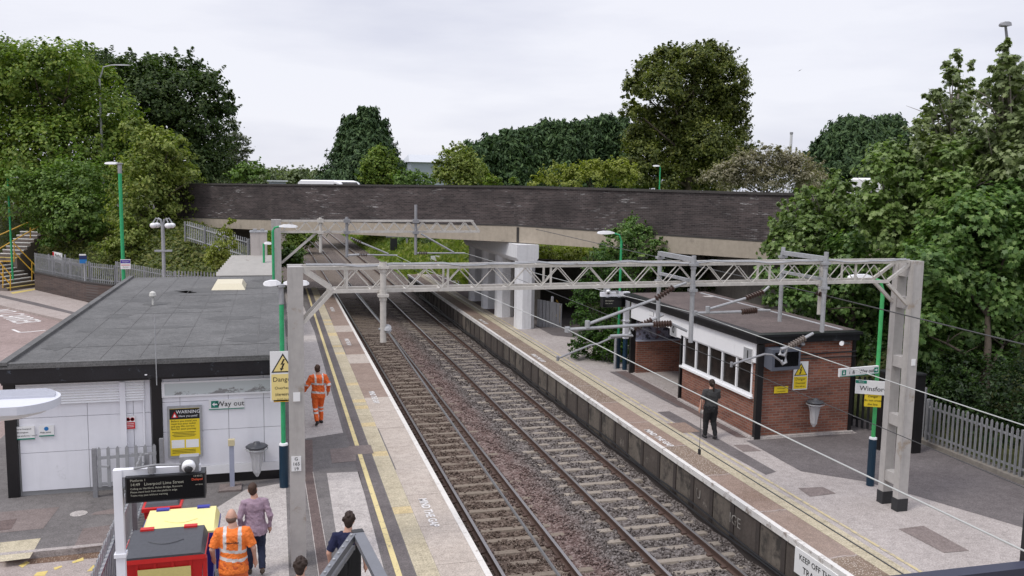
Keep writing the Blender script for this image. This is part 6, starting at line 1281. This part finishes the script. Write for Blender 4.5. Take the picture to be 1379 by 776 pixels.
# steps with yellow handrails
stp = thing('steps', 'concrete steps with white nosings and yellow handrails at the far left', 'stairs', (-15, 59, 0))
NOSE = M('step_nosing', (.66, .65, .63), .8, .2, 4, dirt=((.2, .18, .16), 5, .6)); RISER = M('step_riser', (.15, .125, .11), .9, .3, 3)
def flight(c0, c1, n, wdir, wid, ln, d1z):
    """n steps from point c0 to c1 (near edge line), wdir = direction of the treads, wid = tread length"""
    c0, c1 = Vector(c0), Vector(c1); wd = Vector(wdir).normalized()*wid
    R_, N_, Y_ = MB(), MB(), MB()
    for i in range(n):
        a_ = c0.lerp(c1, i/n); e = c0.lerp(c1, (i+1)/n); z1_ = e.z; up = Vector((0, 0, 1)); k = Vector((e.x-a_.x, e.y-a_.y, 0))
        p_ = [a_, a_+wd, a_+wd+k, a_+k]
        R_.hexa([(v_.x, v_.y, d1z) for v_ in p_]+[(v_.x, v_.y, z1_-.01) for v_ in p_])
        T = Y_ if i in (0,) else N_; kk = k*.62; off = -k.normalized()*.015
        T.hexa([tuple(v_+off) for v_ in ((a_.x, a_.y, z1_-.05), (a_.x+wd.x, a_.y+wd.y, z1_-.05), (a_.x+wd.x+kk.x, a_.y+wd.y+kk.y, z1_-.05), (a_.x+kk.x, a_.y+kk.y, z1_-.05)) for v_ in (Vector(v_),)]+[tuple(Vector(v_)+off) for v_ in ((a_.x, a_.y, z1_), (a_.x+wd.x, a_.y+wd.y, z1_), (a_.x+wd.x+kk.x, a_.y+wd.y+kk.y, z1_), (a_.x+kk.x, a_.y+kk.y, z1_))])
    R_.build('riser', RISER, stp); N_.build('nosing', NOSE, stp)['kind'] = 'stuff'; Y_.build('nosing', YMARK, stp)
f0 = G(53, 386, 0); wv = Vector((-1.2, -2.3, 0)); cv = Vector((-1.9, 1.0, 1.6))
flight(f0, f0+cv, 8, wv, 2.6, 0, -.1)
u0_ = P(-6, 349, 62.0); u0_.z = 1.6; flight(u0_, u0_+Vector((1.15, 2.1, 1.75)), 8, (1, -.45, 0), 1.5, 0, .2)
b = MB(); b.prism([(f0.x+cv.x, f0.y+cv.y, .0), (f0.x+cv.x-2, f0.y+cv.y+1, .0), (f0.x+cv.x-3.2, f0.y+cv.y-1.3, .0), (f0.x+cv.x-1.2, f0.y+cv.y-2.3, .0)], (0, 0, 1.59)); b.build('landing', RISER, stp)
def hr(Y_, lines, r_=.034):
    b = MB()
    for ln in lines: b.tube([P(x, y, Y_) for x, y in ln], r_, 6)
    b.build('handrail', YEL, stp)
hr(61.0, [[(54, 386), (54, 364)], [(54, 364), (18, 327)], [(54, 376), (19, 340)], [(43, 379), (43, 353)], [(19, 353), (19, 326)]])
hr(61.6, [[(-8, 339), (52, 305)], [(-8, 320), (41, 298)], [(41, 298), (41, 321)], [(-8, 320), (-8, 345)]], .04)
hr(58.9, [[(-6, 347), (14, 370)], [(14, 370), (14, 394)], [(-6, 361), (14, 383)], [(4, 358), (4, 388)]])
hr(61.2, [[(-2, 352), (18, 352)]], .05)
# corrugated roof shed, pale metal box
t_ = thing('shed', 'low shed with a pale corrugated roof behind the white building', 'shed', (-1.0, 41, 0))
b = MB(); za, zb3 = P(330, 371, 39.3).z, P(320, 346, 44).z; n = 18
for k in range(n):
    y0_, y1_ = 39.3+k*.26, 39.3+(k+1)*.26; o_ = .12*(k % 2)
    f_ = lambda y: za+(zb3-za)*(y-39.3)/4.7
    b.hexa([(-2.35+.12*k/n*4, y0_, f_(y0_)-.03+o_), (.02, y0_, f_(y0_)-.03+o_), (.02, y1_, f_(y1_)-.03+.12-o_), (-2.35+.12*k/n*4, y1_, f_(y1_)-.03+.12-o_), (-2.35+.12*k/n*4, y0_, f_(y0_)+o_), (.02, y0_, f_(y0_)+o_), (.02, y1_, f_(y1_)+.12-o_), (-2.35+.12*k/n*4, y1_, f_(y1_)+.12-o_)])
b.build('roof', M('corrugated_pale', (.34, .325, .30), .8, .2, 2, dirt=((.16, .14, .12), 2, .6)), t_); b = MB(); b.box((-2.2, 39.5, 0), (-.05, 43.8, za-.06)); b.build('wall', CONCD, t_)
a_, c_ = P(337, 313, 44), P(360, 346, 44); t_ = thing('equipment_box', 'pale stained metal cabinet raised up under the left end of the bridge', 'cabinet', ((a_.x+c_.x)/2, 44, 0))
b = MB(); b.box((a_.x, 43.7, c_.z), (c_.x, 44.6, a_.z)); b.build('cabinet', M('cabinet_stained', (.46, .42, .39), .7, .15, 2, streak=.5), t_); b = MB(); b.box((a_.x-.03, 43.67, a_.z), (c_.x+.03, 44.63, a_.z+.06)); b.box((a_.x+.12, 43.9, a_.z+.06), (a_.x+.3, 44.2, a_.z+.16)); b.box((c_.x-.3, 43.9, a_.z+.06), (c_.x-.12, 44.2, a_.z+.16)); b.build('lid', STEEL, t_); b = MB(); b.box((a_.x+.1, 43.9, 0), (a_.x+.25, 44.4, c_.z)); b.box((c_.x-.25, 43.9, 0), (c_.x-.1, 44.4, c_.z)); b.build('leg', STEELD, t_)
b = MB(); b.box((1.15, 58.1, -1.3), (1.3, 66, -.2)); 
q = P(433, 386, 56); struct('platform_ramp', MB().hexa([(1.3, 58, -1.3), (3.6, 58, -1.3), (3.6, 66, -1.3), (1.3, 66, -1.3), (1.3, 58, 0), (3.6, 58, 0), (3.6, 66, -1.1), (1.3, 66, -1.1)]), PALER)
t_ = board('lineside_notice', 'small red and white lineside notice standing beyond the far platform end', 'sign', tuple(P(586, 352, 74)), 0, .75, .95, SIGNW, SIGNW); patch(t_, 0, -.2, .7, .45, SIGNR); put(t_, 'STOP', 0, -.2, .22, INKW); b = MB(); b.box((-.04, .03, -2.2), (.04, .08, -.3)); b.build('post', STEELD, t_, world=False)
t_ = thing('signal_gantry', 'dark lineside signal bracket seen under the bridge beam', 'signal', tuple(P(548, 345, 92)))
b = MB(); q = P(548, 345, 92); b.bar((q.x, 92, -1), (q.x, 92, q.z+1.9), .2); b.build('post', STEELD, t_); b = MB(); q1_, q2_ = P(520, 318, 92), P(556, 318, 92); b.bar((q1_.x, 92, q1_.z), (q2_.x, 92, q2_.z), .25); b.build('arm', STEELD, t_); b = MB(); q3 = P(530, 325, 92); b.box((q3.x-.35, 91.7, q3.z-.9), (q3.x+.35, 92.1, q3.z+.3)); b.build('signal_head', BLACKM, t_)
# ------------------------------------------------------------------ vehicles and buildings beyond
def van(label, loc, rz, L, W, Hh, z_bonnet, nose, paint, group='white vehicles on the bridge road'):
    t_ = thing('van', label, 'van', loc, rz, group); b = MB()
    prof = [(-L/2, .35), (L/2-.05, .35), (L/2, .6), (L/2-.05, z_bonnet), (L/2-nose, z_bonnet+.12), (L/2-nose-.75, Hh-.08), (L/2-nose-1.1, Hh), (-L/2+.2, Hh), (-L/2+.03, Hh-.12)]
    w0 = W/2
    def ring(y, ins): return [(x*(1-.0*ins), y, z-(.06*ins if z > Hh-.2 else 0)) for x, z in prof]
    r_ = [ring(-w0, 1), ring(-w0+.12, 0), ring(w0-.12, 0), ring(w0, 1)]; n = len(prof)
    b.add(sum(r_, []), [tuple(range(n)), tuple(range(3*n, 4*n))[::-1]]+[(i*n+k, i*n+(k+1) % n, (i+1)*n+(k+1) % n, (i+1)*n+k) for i in range(3) for k in range(n)])
    b.build('body', paint, t_, world=False)
    for s_ in (-1, 1):
        b = MB(); y = s_*(w0+.004); x1 = L/2-nose-.15
        b.add([(x1-.95, y, z_bonnet+.15), (x1-.1, y, z_bonnet+.15), (x1-.75, y, Hh-.2), (x1-.95, y, Hh-.2)], [(0, 1, 2, 3)]); b.build('window', GLASS, t_, world=False)
        for x in (-L/2+.9, L/2-.9): b = MB(); b.tube([(x, s_*(w0-.2), .34), (x, s_*(w0+.01), .34)], .34, 16); b.build('wheel', BLACKM, t_, world=False)
    b = MB(); q = .02; b.add([(L/2-nose+.012, -w0+.2, z_bonnet+.16), (L/2-nose+.012, w0-.2, z_bonnet+.16), (L/2-nose-.72, w0-.25, Hh-.10), (L/2-nose-.72, -w0+.25, Hh-.10)], [(0, 1, 2, 3)]); b.build('windscreen', GLASS, t_, world=False); return t_
rd = math.atan2(-.71, .70)
p = P(456, 243, 54.5); van('white van on the bridge, only its long roof above the parapet', (p.x, 54.5, 4.92), rd, 4.9, 1.9, p.z+.0-4.92, 1.0, .9, WHITE_CLEAN)
p = P(1190, 255, 25.6); van('white high van on the bridge road, half hidden by sycamore leaves', (P(1232, 255, 28.2).x, 28.2, 5.05), R(-50), 4.5, 2.0, 2.3, 1.25, .8, WHITE_CLEAN)
wh = thing('warehouse', 'grey metal warehouse with a pale double pitched roof on the skyline', 'building', (P(565, 230, 190).x, 190, 0))
q0, q1, q2 = P(553, 222, 190), P(592, 222, 190), P(541, 224, 196); ze, zr = q0.z+.6, P(556, 214, 190).z+1.1
WG = M('warehouse_wall', (.26, .29, .33), .6, .05, .3); WR = M('warehouse_roof', (.48, .50, .52), .5, .06, .3)
b = MB(); b.box((q0.x, 190, 0), (q1.x+4, 204, ze)); b.prism([(q0.x-6.2, 195, 0), (q0.x-.01, 195, 0), (q0.x-.01, 195, ze-.6), (q0.x-3.1, 195, zr-.7), (q0.x-6.2, 195, ze-.6)], (0, 20, 0)); b.build('wall', WG, wh)
b = MB(); b.prism([(q0.x-3.2, 189.6, ze-.2), (q0.x, 189.6, zr+.2), (q0.x, 189.6, zr+.5), (q0.x-3.2, 189.6, ze+.1)], (0, 20, 0)) if False else b.add([(q0.x-.4, 189.5, ze), (q1.x+4, 189.5, ze), (q1.x+4.0, 196, zr), (q0.x+.4, 196, zr), (q1.x+4, 203, ze), (q0.x-.4, 203, ze)], [(0, 1, 2, 3), (3, 2, 4, 5), (0, 3, 5)]); b.prism([(q0.x-6.6, 194.6, ze-.7), (q0.x-3.1, 194.6, zr-.7), (q0.x-3.1, 194.6, zr-.4), (q0.x-6.6, 194.6, ze-.4)], (0, 21, 0)); b.build('roof', WR, wh)
q0, q1 = P(362, 241, 260), P(385, 244, 260); bb = thing('low_building', 'distant pale flat building left of the far green wood', 'building', (q0.x, 260, 0)); b = MB(); b.box((q0.x, 260, 0), (q1.x, 275, q1.z-.2)); b.build('wall', WG, bb); b = MB(); b.box((q0.x-.5, 259.5, q1.z-.2), (q1.x+.5, 275.5, q1.z+.2)); b.build('roof', WR, bb)
q0, q1 = P(1064.5, 205, 300), P(1066.5, 181, 300); t_ = thing('chimney', 'thin pale chimney standing alone on the skyline above the sage bush', 'chimney', (q0.x, 300, 0)); b = MB(); b.tube([(q0.x, 300, 0), (q0.x, 300, q1.z)], [.65, .5], 10); b.build('shaft', M('chimney_pale', (.55, .55, .56), .7, .1), t_); b = MB(); b.tube([(q0.x, 300, q1.z), (q0.x, 300, q1.z+.8)], [.62, .62], 10); b.build('rim', STEELD, t_)
p = P(1077, 95, 60); t_ = thing('gull', 'tiny pale bird gliding in the open sky', 'bird', tuple(p)); b = MB(); b.tube([(p.x-.10, 60, p.z-.06), (p.x, 60, p.z), (p.x+.09, 60, p.z+.05)], [.012, .035, .01], 6); b.add([(p.x-.02, 59.95, p.z), (p.x+.04, 59.95, p.z+.02), (p.x+.16, 59.8, p.z+.13)], [(0, 1, 2)]); b.add([(p.x-.02, 60.05, p.z), (p.x+.04, 60.05, p.z+.02), (p.x-.10, 60.2, p.z-.10)], [(0, 1, 2)]); b.build('body', M('gull_grey', (.35, .35, .36), .8), t_)
# ------------------------------------------------------------------ footbridge pieces
RAILG = M('handrail_grey', (.17, .175, .19), .4, .15, 4, metal=.3); MESH = M('rail_mesh', (.10, .10, .105), .6, .2, 8)
cn = P(482, 719, 7.5); fb = thing('stair_railing', 'grey metal stair railing with barred panels below the camera, beside the young man', 'railing', tuple(cn), 0, 'footbridge rails')
en = P(512, 786, 6.4); en.z = cn.z-.02
hx = PX(512, 786, cn.x+.14)
b = MB(); b.bar(cn, (cn.x+.135, cn.y-1.25, cn.z-.03), .095, .05); b.build('handrail', RAILG, fb)
b = MB(); b.bar((cn.x-.004, cn.y+.06, cn.z-.008), (cn.x+.004, cn.y-.03, cn.z+.0), .099, .056); b.build('band', BLACKM, fb)
l0, l1 = P(476, 722, 7.45), P(428, 790, 6.9)
b = MB(); b.bar(l0, l1, .05, .06); b.build('handrail', RAILG, fb)
b = MB(); b.bar(l0-Vector((0, 0, .10)), l1-Vector((0, 0, .10)), .03, .04); b.build('mid_rail', STEELD, fb)
for k in range(12):
    q = l0.lerp(l1, (k+.3)/11.5); b = MB(); b.bar((q.x, q.y, q.z-.12), (q.x, q.y, q.z-1.1), .022 if k % 3 else .05, .022 if k % 3 else .05); b.build('baluster', BLACKM, fb)
b = MB(); b.add([tuple(l0-Vector((0, -.02, .13))), tuple(l1-Vector((0, -.02, .13))), tuple(l1-Vector((0, -.02, 1.1))), tuple(l0-Vector((0, -.02, 1.1)))], [(0, 1, 2, 3)]); b.build('panel', M('perforated_panel', (.30, .30, .30), .6, .3, 3, 40), fb)
for k in range(8): q = l0.lerp(l1, (k+.5)/8); b = MB(); b.lathe([(.012, 0), (.012, .012), (.004, .016)], (q.x, q.y-.0, q.z+.03), 6); b.build('bolt', STEEL, fb)
b = MB(); b.bar((cn.x, cn.y, cn.z-.05), (cn.x, cn.y, cn.z-1.2), .05, .05); b.build('post', BLACKM, fb)
NAVYR = M('parapet_navy', (.022, .024, .05), .35, .2, 5)
fa, fc_ = P(1140, 795, 4.6), P(1420, 762, 4.9); fp = thing('footbridge_parapet', 'dark navy footbridge handrail crossing the lower right corner', 'railing', tuple(fa), 0, 'footbridge rails')
b = MB(); b.bar(fa, fc_, .11, .075); b.build('handrail', NAVYR, fp); q = P(1383, 720, 5.4); b = MB(); b.box((q.x-.02, 5.35, q.z-1.4), (q.x+.08, 5.43, P(1380, 672, 5.4).z)); b.build('post', BLACKM, fp)
# ------------------------------------------------------------------ people
def remesh(mb, vox, mats, parent, name, smooth=3, fold=0.):
    o = mb.build(name, mats[0], None); md = o.modifiers.new('r', 'REMESH'); md.mode = 'VOXEL'; md.voxel_size = vox
    ms = o.modifiers.new('s', 'SMOOTH'); ms.iterations = smooth; ms.factor = .5
    dg = bpy.context.evaluated_depsgraph_get(); me = bpy.data.meshes.new_from_object(o.evaluated_get(dg)); bpy.data.objects.remove(o)
    me.materials.clear()
    if fold:
        from mathutils import noise as mn
        me.calc_loop_triangles(); nr = [v_.normal.copy() for v_ in me.vertices]; sd_ = random.uniform(0, 50)
        for v_, n__ in zip(me.vertices, nr):
            q = v_.co; a_ = mn.noise((q.x*9+sd_, q.y*9, q.z*15+q.x*10)); c_ = mn.noise((q.x*22, q.y*22+sd_, q.z*24))
            v_.co = q+n__*fold*(1.0*a_+.5*c_)
    for m in mats: me.materials.append(m)
    me.shade_smooth(); me.name = name; ob = bpy.data.objects.new(name, me); C.objects.link(ob); ob.parent = parent; return ob
def ell(b, c, rx, ry, rz, n=12, m=8):
    vs, fs = [], []
    for i in range(m+1):
        th = math.pi*(i+.0001)/(m+.0002)
        for k in range(n): ph = 2*math.pi*k/n; vs.append((c[0]+rx*math.sin(th)*math.cos(ph), c[1]+ry*math.sin(th)*math.sin(ph), c[2]+rz*math.cos(th)))
    for i in range(m):
        for k in range(n): fs.append((i*n+k, i*n+(k+1) % n, (i+1)*n+(k+1) % n, (i+1)*n+k))
    fs += [tuple(range(n)), tuple(m*n+k for k in range(n))[::-1]]
    b.add(vs, fs)
def rings(b, rs, n=16):
    vs = [(x+rx*math.cos(2*math.pi*k/n), y+ry*math.sin(2*math.pi*k/n), z) for x, y, z, rx, ry in rs for k in range(n)]
    m = len(rs); b.add(vs, [(i*n+k, i*n+(k+1) % n, (i+1)*n+(k+1) % n, (i+1)*n+k) for i in range(m-1) for k in range(n)]+[tuple(range(n))[::-1], tuple((m-1)*n+k for k in range(n))])
def person(label, loc, rz, J, top, trouser, shoe, hair, hs=1., sleeve='short', stripes=None, fat=1., jacket=0., hair_style='short', bald=False, skin=SKIN, untucked=False):
    t_ = thing('person', label, 'person', loc, rz, 'people on the platforms')
    V_ = lambda k: Vector(J[k])
    D = dict(sl=(-.185, -.01, 1.42), sr=(.185, -.01, 1.42), el=(-.25, -.04, 1.14), er=(.25, -.04, 1.14), wl=(-.26, .06, .90), wr=(.26, .06, .90), hl=(-.09, 0, .90), hr=(.09, 0, .90), kl=(-.10, .06, .50), kr=(.10, -.02, .49), al=(-.10, .12, .09), ar=(.10, -.20, .13), head=(0, .0, 0), tl=0, tr=-25)
    D.update(J); J = D; f = fat; hd = Vector(J['head'])
    tors = [(0, .01, .84, .13*f, .10*f), (0, 0, .92, .165*f, .115*f), (0, 0, 1.0, .155*f, .11*f), (0, .0, 1.10, .14*f, .10*f), (0, 0, 1.22, .155*f, .108*f), (0, -.005, 1.33, .168*f, .112*f), (0, -.01, 1.41, .165*f, .098*f), (0, -.005, 1.455, .12*f, .08), (0, 0, 1.49, .07, .065), (0, .008, 1.56, .056, .058)]
    b = MB(); rings(b, tors)
    hc = Vector((0, .015, 1.655))+hd
    b.tube([(0, .0, 1.50), (hc.x*.7, .012+hd.y*.6, 1.58)], [.06, .055], 10)
    ell(b, hc, .076, .096, .118); ell(b, hc+Vector((0, .035, -.065)), .056, .062, .055); ell(b, hc+Vector((0, .10, -.02)), .014, .022, .026)
    for s_ in (-1, 1): ell(b, hc+Vector((s_*.078, -.005, -.01)), .012, .022, .034)
    for s_ in 'lr':
        k = -1 if s_ == 'l' else 1
        b.tube([(k*.10, -.005, 1.42), V_2(J, 's'+s_), V_2(J, 'e'+s_), V_2(J, 'w'+s_)], [.07, .056*f, .044, .030], 10)
        b.tube([(k*.08, 0, .93), V_2(J, 'h'+s_), V_2(J, 'k'+s_), V_2(J, 'a'+s_)], [.09*f, .093*f, .060, .042], 10)
        # hand: palm, four fingers, thumb
        e, w_ = V_2(J, 'e'+s_), V_2(J, 'w'+s_); d = (w_-e).normalized(); side = Vector((0, 1, 0)); side = (side-d*side.dot(d)).normalized(); nrm = d.cross(side).normalized()*k
        pc_ = w_+d*.05; b.bar(w_-d*.01, w_+d*.095, .03, .075, side) if False else b.tube([w_-d*.01, w_+d*.045, w_+d*.09], [.030, .040, .034], 8)
        for q, (o_, ln) in enumerate(((.030, .078), (.010, .088), (-.010, .082), (-.030, .064))):
            p0_ = w_+d*.085+side*o_; p1_ = p0_+d*ln*.5; p2_ = p1_+(d*.8-nrm*.6).normalized()*ln*.5; b.tube([p0_, p1_, p2_], [.0105, .010, .008], 6)
        th0 = w_+d*.03+side*.033; b.tube([th0, th0+side*.03+d*.025, th0+side*.032+d*.06-nrm*.01], [.013, .0115, .009], 6)
        ft = math.radians(J['t'+s_]); a_ = V_2(J, 'a'+s_); b.tube([a_+Vector((0, -.05, -.04)), a_+Vector((0, .02, -.045)), a_+Vector((0, .15*math.cos(ft), -.055+.15*math.sin(ft)))], [.038, .042, .03], 8)
    remesh(b, .011, [skin], t_, 'body')
    for s_ in (-1, 1): b = MB(); ell(b, hc+Vector((s_*.032, .088, .005)), .011, .008, .009, 8, 6); b.build('eye', flat('eye_dark', (.03, .025, .02)), t_, world=False)
    g = .014+jacket
    b = MB(); lo = .80 if jacket or untucked else .90
    rings(b, ([(0, .0, lo, (.172+g)*f+.03, (.122+g)*f+.03), (0, 0, .92, .172*f+.045, .122*f+.042)] if untucked else [(0, .0, lo, (.165+g)*f, (.115+g)*f)])+[(x, y, z, rx+g+(.022 if untucked and z < 1.12 else 0), ry+g+(.022 if untucked and z < 1.12 else 0)) for x, y, z, rx, ry in tors if .95 < z < 1.47]+[(0, .0, 1.49, .078, .075)])
    for s_ in 'lr':
        k = -1 if s_ == 'l' else 1; S0, E0, W0 = V_2(J, 's'+s_), V_2(J, 'e'+s_), V_2(J, 'w'+s_); end = S0.lerp(E0, .86) if sleeve == 'short' else None
        if sleeve == 'short': b.tube([(k*.10, -.005, 1.415), S0, end], [.082+jacket, .074*f+jacket*.8, .066+jacket*.6], 10)
        else: b.tube([(k*.10, -.005, 1.415), S0, E0, E0.lerp(W0, .95)], [.082+jacket, .073*f+jacket*.8, .060+jacket*.7, .045+jacket*.5], 10)
    sh = remesh(b, .0125, [top]+([stripes[0]] if stripes else []), t_, 'jacket' if jacket else 'shirt', 2, .014)
    if stripes:
        for pl in sh.data.polygons:
            c = pl.center; on = any(z0 < c.z+.02*math.sin(c.x*9) < z1 and abs(c.x) < .20+jacket and (True) for z0, z1 in stripes[1]) or (c.z > stripes[2] and .085 < abs(c.x) < .135)
            if abs(c.x) > .19 and not on:
                s_ = 'l' if c.x < 0 else 'r'; e = (V_2(J, 'e'+s_)); 
                if sleeve == 'long' and abs((c-e).length-.06) < .03 and c.z > e.z-.0: on = True
            elif abs(c.x) > .215: on = False
            pl.material_index = 1 if on else 0
    b = MB(); rings(b, [(0, 0, .80, .15*f, .12*f), (0, 0, .90, .172*f+.01, .122*f+.01), (0, 0, .98, .165*f+.008, .118*f+.008), (0, 0, 1.02, .157*f, .112*f)])
    for s_ in 'lr':
        k = -1 if s_ == 'l' else 1; K, A = V_2(J, 'k'+s_), V_2(J, 'a'+s_); b.tube([(k*.075, 0, .92), V_2(J, 'h'+s_)+Vector((0, 0, -.08)), K, A+Vector((0, 0, .0))], [.10*f, .105*f, .078*(.5+.5*f), .062], 12)
    tro = remesh(b, .0125, [trouser]+([stripes[0]] if stripes and jacket else []), t_, 'trousers', 2, .011)
    if stripes and jacket:
        for pl in tro.data.polygons: pl.material_index = 1 if .36 < pl.center.z < .41 or .46 < pl.center.z < .50 else 0
    for s_ in 'lr':
        a_ = V_2(J, 'a'+s_); ft = math.radians(J['t'+s_]); b = MB(); u = Vector((0, math.cos(ft), math.sin(ft))); z = Vector((0, -math.sin(ft), math.cos(ft)))
        b.tube([a_-u*.085-z*.045, a_-u*.03-z*.04, a_+u*.06-z*.048, a_+u*.15-z*.056, a_+u*.185-z*.06], [.034, .050, .047, .040, .022], 10); remesh(b, .012, [shoe], t_, 'shoe', 2)
    b = MB()
    if bald:
        ell(b, hc+Vector((0, -.028, -.03)), .080, .082, .062)
    else:
        ell(b, hc+Vector((0, -.018, .028)), .086, .100, .108); ell(b, hc+Vector((0, -.045, -.03)), .074, .062, .075)
        if hair_style == 'curly':
            rr = random.Random(3)
            for k in range(46):
                th, ph = rr.uniform(0, 1.7), rr.uniform(0, 6.28); n_ = Vector((math.sin(th)*math.cos(ph), math.sin(th)*math.sin(ph), math.cos(th))); 
                if n_.y > .7 and n_.z < .5: continue
                ell(b, hc+Vector((0, -.018, .03))+Vector((n_.x*.088, n_.y*.10, n_.z*.112)), .022, .022, .022, 7, 5)
        if hair_style == 'pony': ell(b, hc+Vector((0, -.115, -.01)), .035, .04, .04); b.tube([hc+Vector((0, -.12, -.01)), hc+Vector((.01, -.145, -.12)), hc+Vector((.015, -.13, -.24))], [.03, .032, .012], 8)
    remesh(b, .010, [hair], t_, 'hair', 1 if hair_style == 'curly' else 2, 0. if bald else .012)
    for ch in t_.children: ch.scale = (hs, hs, hs); 
    for ch in t_.children: ch.location = ch.location*hs
    return t_
def V_2(J, k): return Vector(J[k])
ORANGE = M('hi_vis_orange', (.78, .135, .022), .65, .14, 5, 6, bump=.9); ORANGE2 = M('hi_vis_tee', (.85, .20, .03), .65, .12, 5, 6, bump=.9); SILV = M('reflective_tape', (.58, .55, .53), .35, .12, 5)
SHIRT = M('purple_check_shirt', (.42, .30, .375), .8, .25, 9, 9, bump=.9); DENIM = M('dark_denim', (.028, .036, .075), .85, .3, 6, bump=.9); NAVYP = M('navy_polo', (.016, .02, .065), .85, .25, 6, bump=.9); CHAR = M('charcoal_shirt', (.055, .055, .055), .85, .25, 6, bump=.9); BTRO = M('black_trousers', (.012, .012, .014), .8, .3, 6, bump=.9)
HAIRB = M('hair_brown', (.05, .026, .016), .7, .4, 14, 6); HAIRD = M('hair_dark', (.028, .016, .011), .7, .4, 14, 6); HAIRS = M('hair_shaved', (.12, .075, .055), .8, .3, 14, 6); SHOEK = M('shoe_black', (.02, .02, .022), .5, .3, 6); BOOT = M('boot_brown', (.07, .05, .035), .7, .3, 6)
person('man in an orange high visibility suit with silver bands walking along the left platform', (1.19, 24.97, 0), R(12), dict(el=(-.33, .02, 1.18), wl=(-.40, .14, .99), er=(.29, -.08, 1.16), wr=(.30, .02, .95), kl=(-.10, -.02, .50), al=(-.11, -.26, .15), tl=-28, kr=(.10, .10, .50), ar=(.10, .06, .09), tr=0, head=(-.012, .02, 0)), ORANGE, ORANGE, SHOEK, HAIRB, .965, 'long', (SILV, ((.94, 1.0), (1.20, 1.25)), 1.2), 1.02, .028)
person('man in a pink and purple checked shirt and dark jeans walking past the bins', (-.37, 15.35, 0), R(4), dict(el=(-.27, -.06, 1.16), wl=(-.25, .05, .93), er=(.27, -.09, 1.15), wr=(.27, .0, .90), kl=(-.10, .08, .51), al=(-.11, .06, .09), tl=0, kr=(.11, .06, .53), ar=(.11, -.16, .16), tr=-25, head=(-.03, .02, -.01)), SHIRT, DENIM, BOOT, HAIRB, .93, 'long', None, 1.08, untucked=True)
pm = person('balding man in an orange high visibility T-shirt standing beside the red bin', (-.66, 13.7, 0), R(-3), dict(el=(-.30, -.04, 1.17), wl=(-.30, .10, .98), er=(.30, -.05, 1.16), wr=(.31, .06, .92), ar=(.11, .03, .09), tr=0, kr=(.11, .05, .5), head=(-.02, .03, -.02)), ORANGE2, M('orange_trousers', (.6, .12, .03), .7), BOOT, HAIRS, 1.03, 'short', (SILV, ((1.0, 1.05), (1.13, 1.18)), 1.155), 1.22, .006, bald=True)
me = text_me('NetworkRail', .040, .001, bold=.001); me.transform(Matrix.Translation((0, -.178, 1.345)) @ Matrix.Rotation(R(-7), 4, 'X') @ UPR); me.materials.clear(); me.materials.append(INK); o = bpy.data.objects.new('lettering', me); C.objects.link(o); o.parent = pm
person('young man with curly dark hair in a navy polo shirt at the stair foot', (1.07, 13.3, 0), R(-12), dict(el=(-.30, -.05, 1.15), wl=(-.29, .04, .93), head=(.01, .01, 0)), NAVYP, DENIM, SHOEK, HAIRD, .985, 'short', None, 1.05, hair_style='curly')
person('dark haired boy of whom only the head shows below the left mast', (.30, 11.85, 0), R(-20), dict(head=(0, .01, 0)), BTRO, DENIM, SHOEK, HAIRD, .965, 'short', None, .95, hair_style='curly')
person('woman with a ponytail in a grey top and black trousers walking on the right platform', (11.58, 21.30, 0), R(-4), dict(el=(-.31, -.04, 1.15), wl=(-.34, .0, .92), er=(.27, .06, 1.16), wr=(.22, .20, 1.02), kl=(-.11, .06, .50), al=(-.13, .04, .09), tl=0, kr=(.10, .0, .49), ar=(.10, -.18, .12), tr=-18), CHAR, BTRO, SHOEK, HAIRD, .935, 'short', None, 1.28, hair_style='pony')

p = G(953, 693, -1.05); t_ = thing('drinks_can', 'small crushed red drinks can lying on the ballast by the right platform', 'litter', (p.x, p.y, -1.02), .6)
b = MB(); b.tube([(-.06, 0, 0), (.06, 0, .005)], .034, 10); b.build('can', REDB, t_, world=False); b = MB(); b.tube([(.0605, 0, .005), (.065, 0, .005)], .028, 10); b.build('rim', STEEL, t_, world=False)
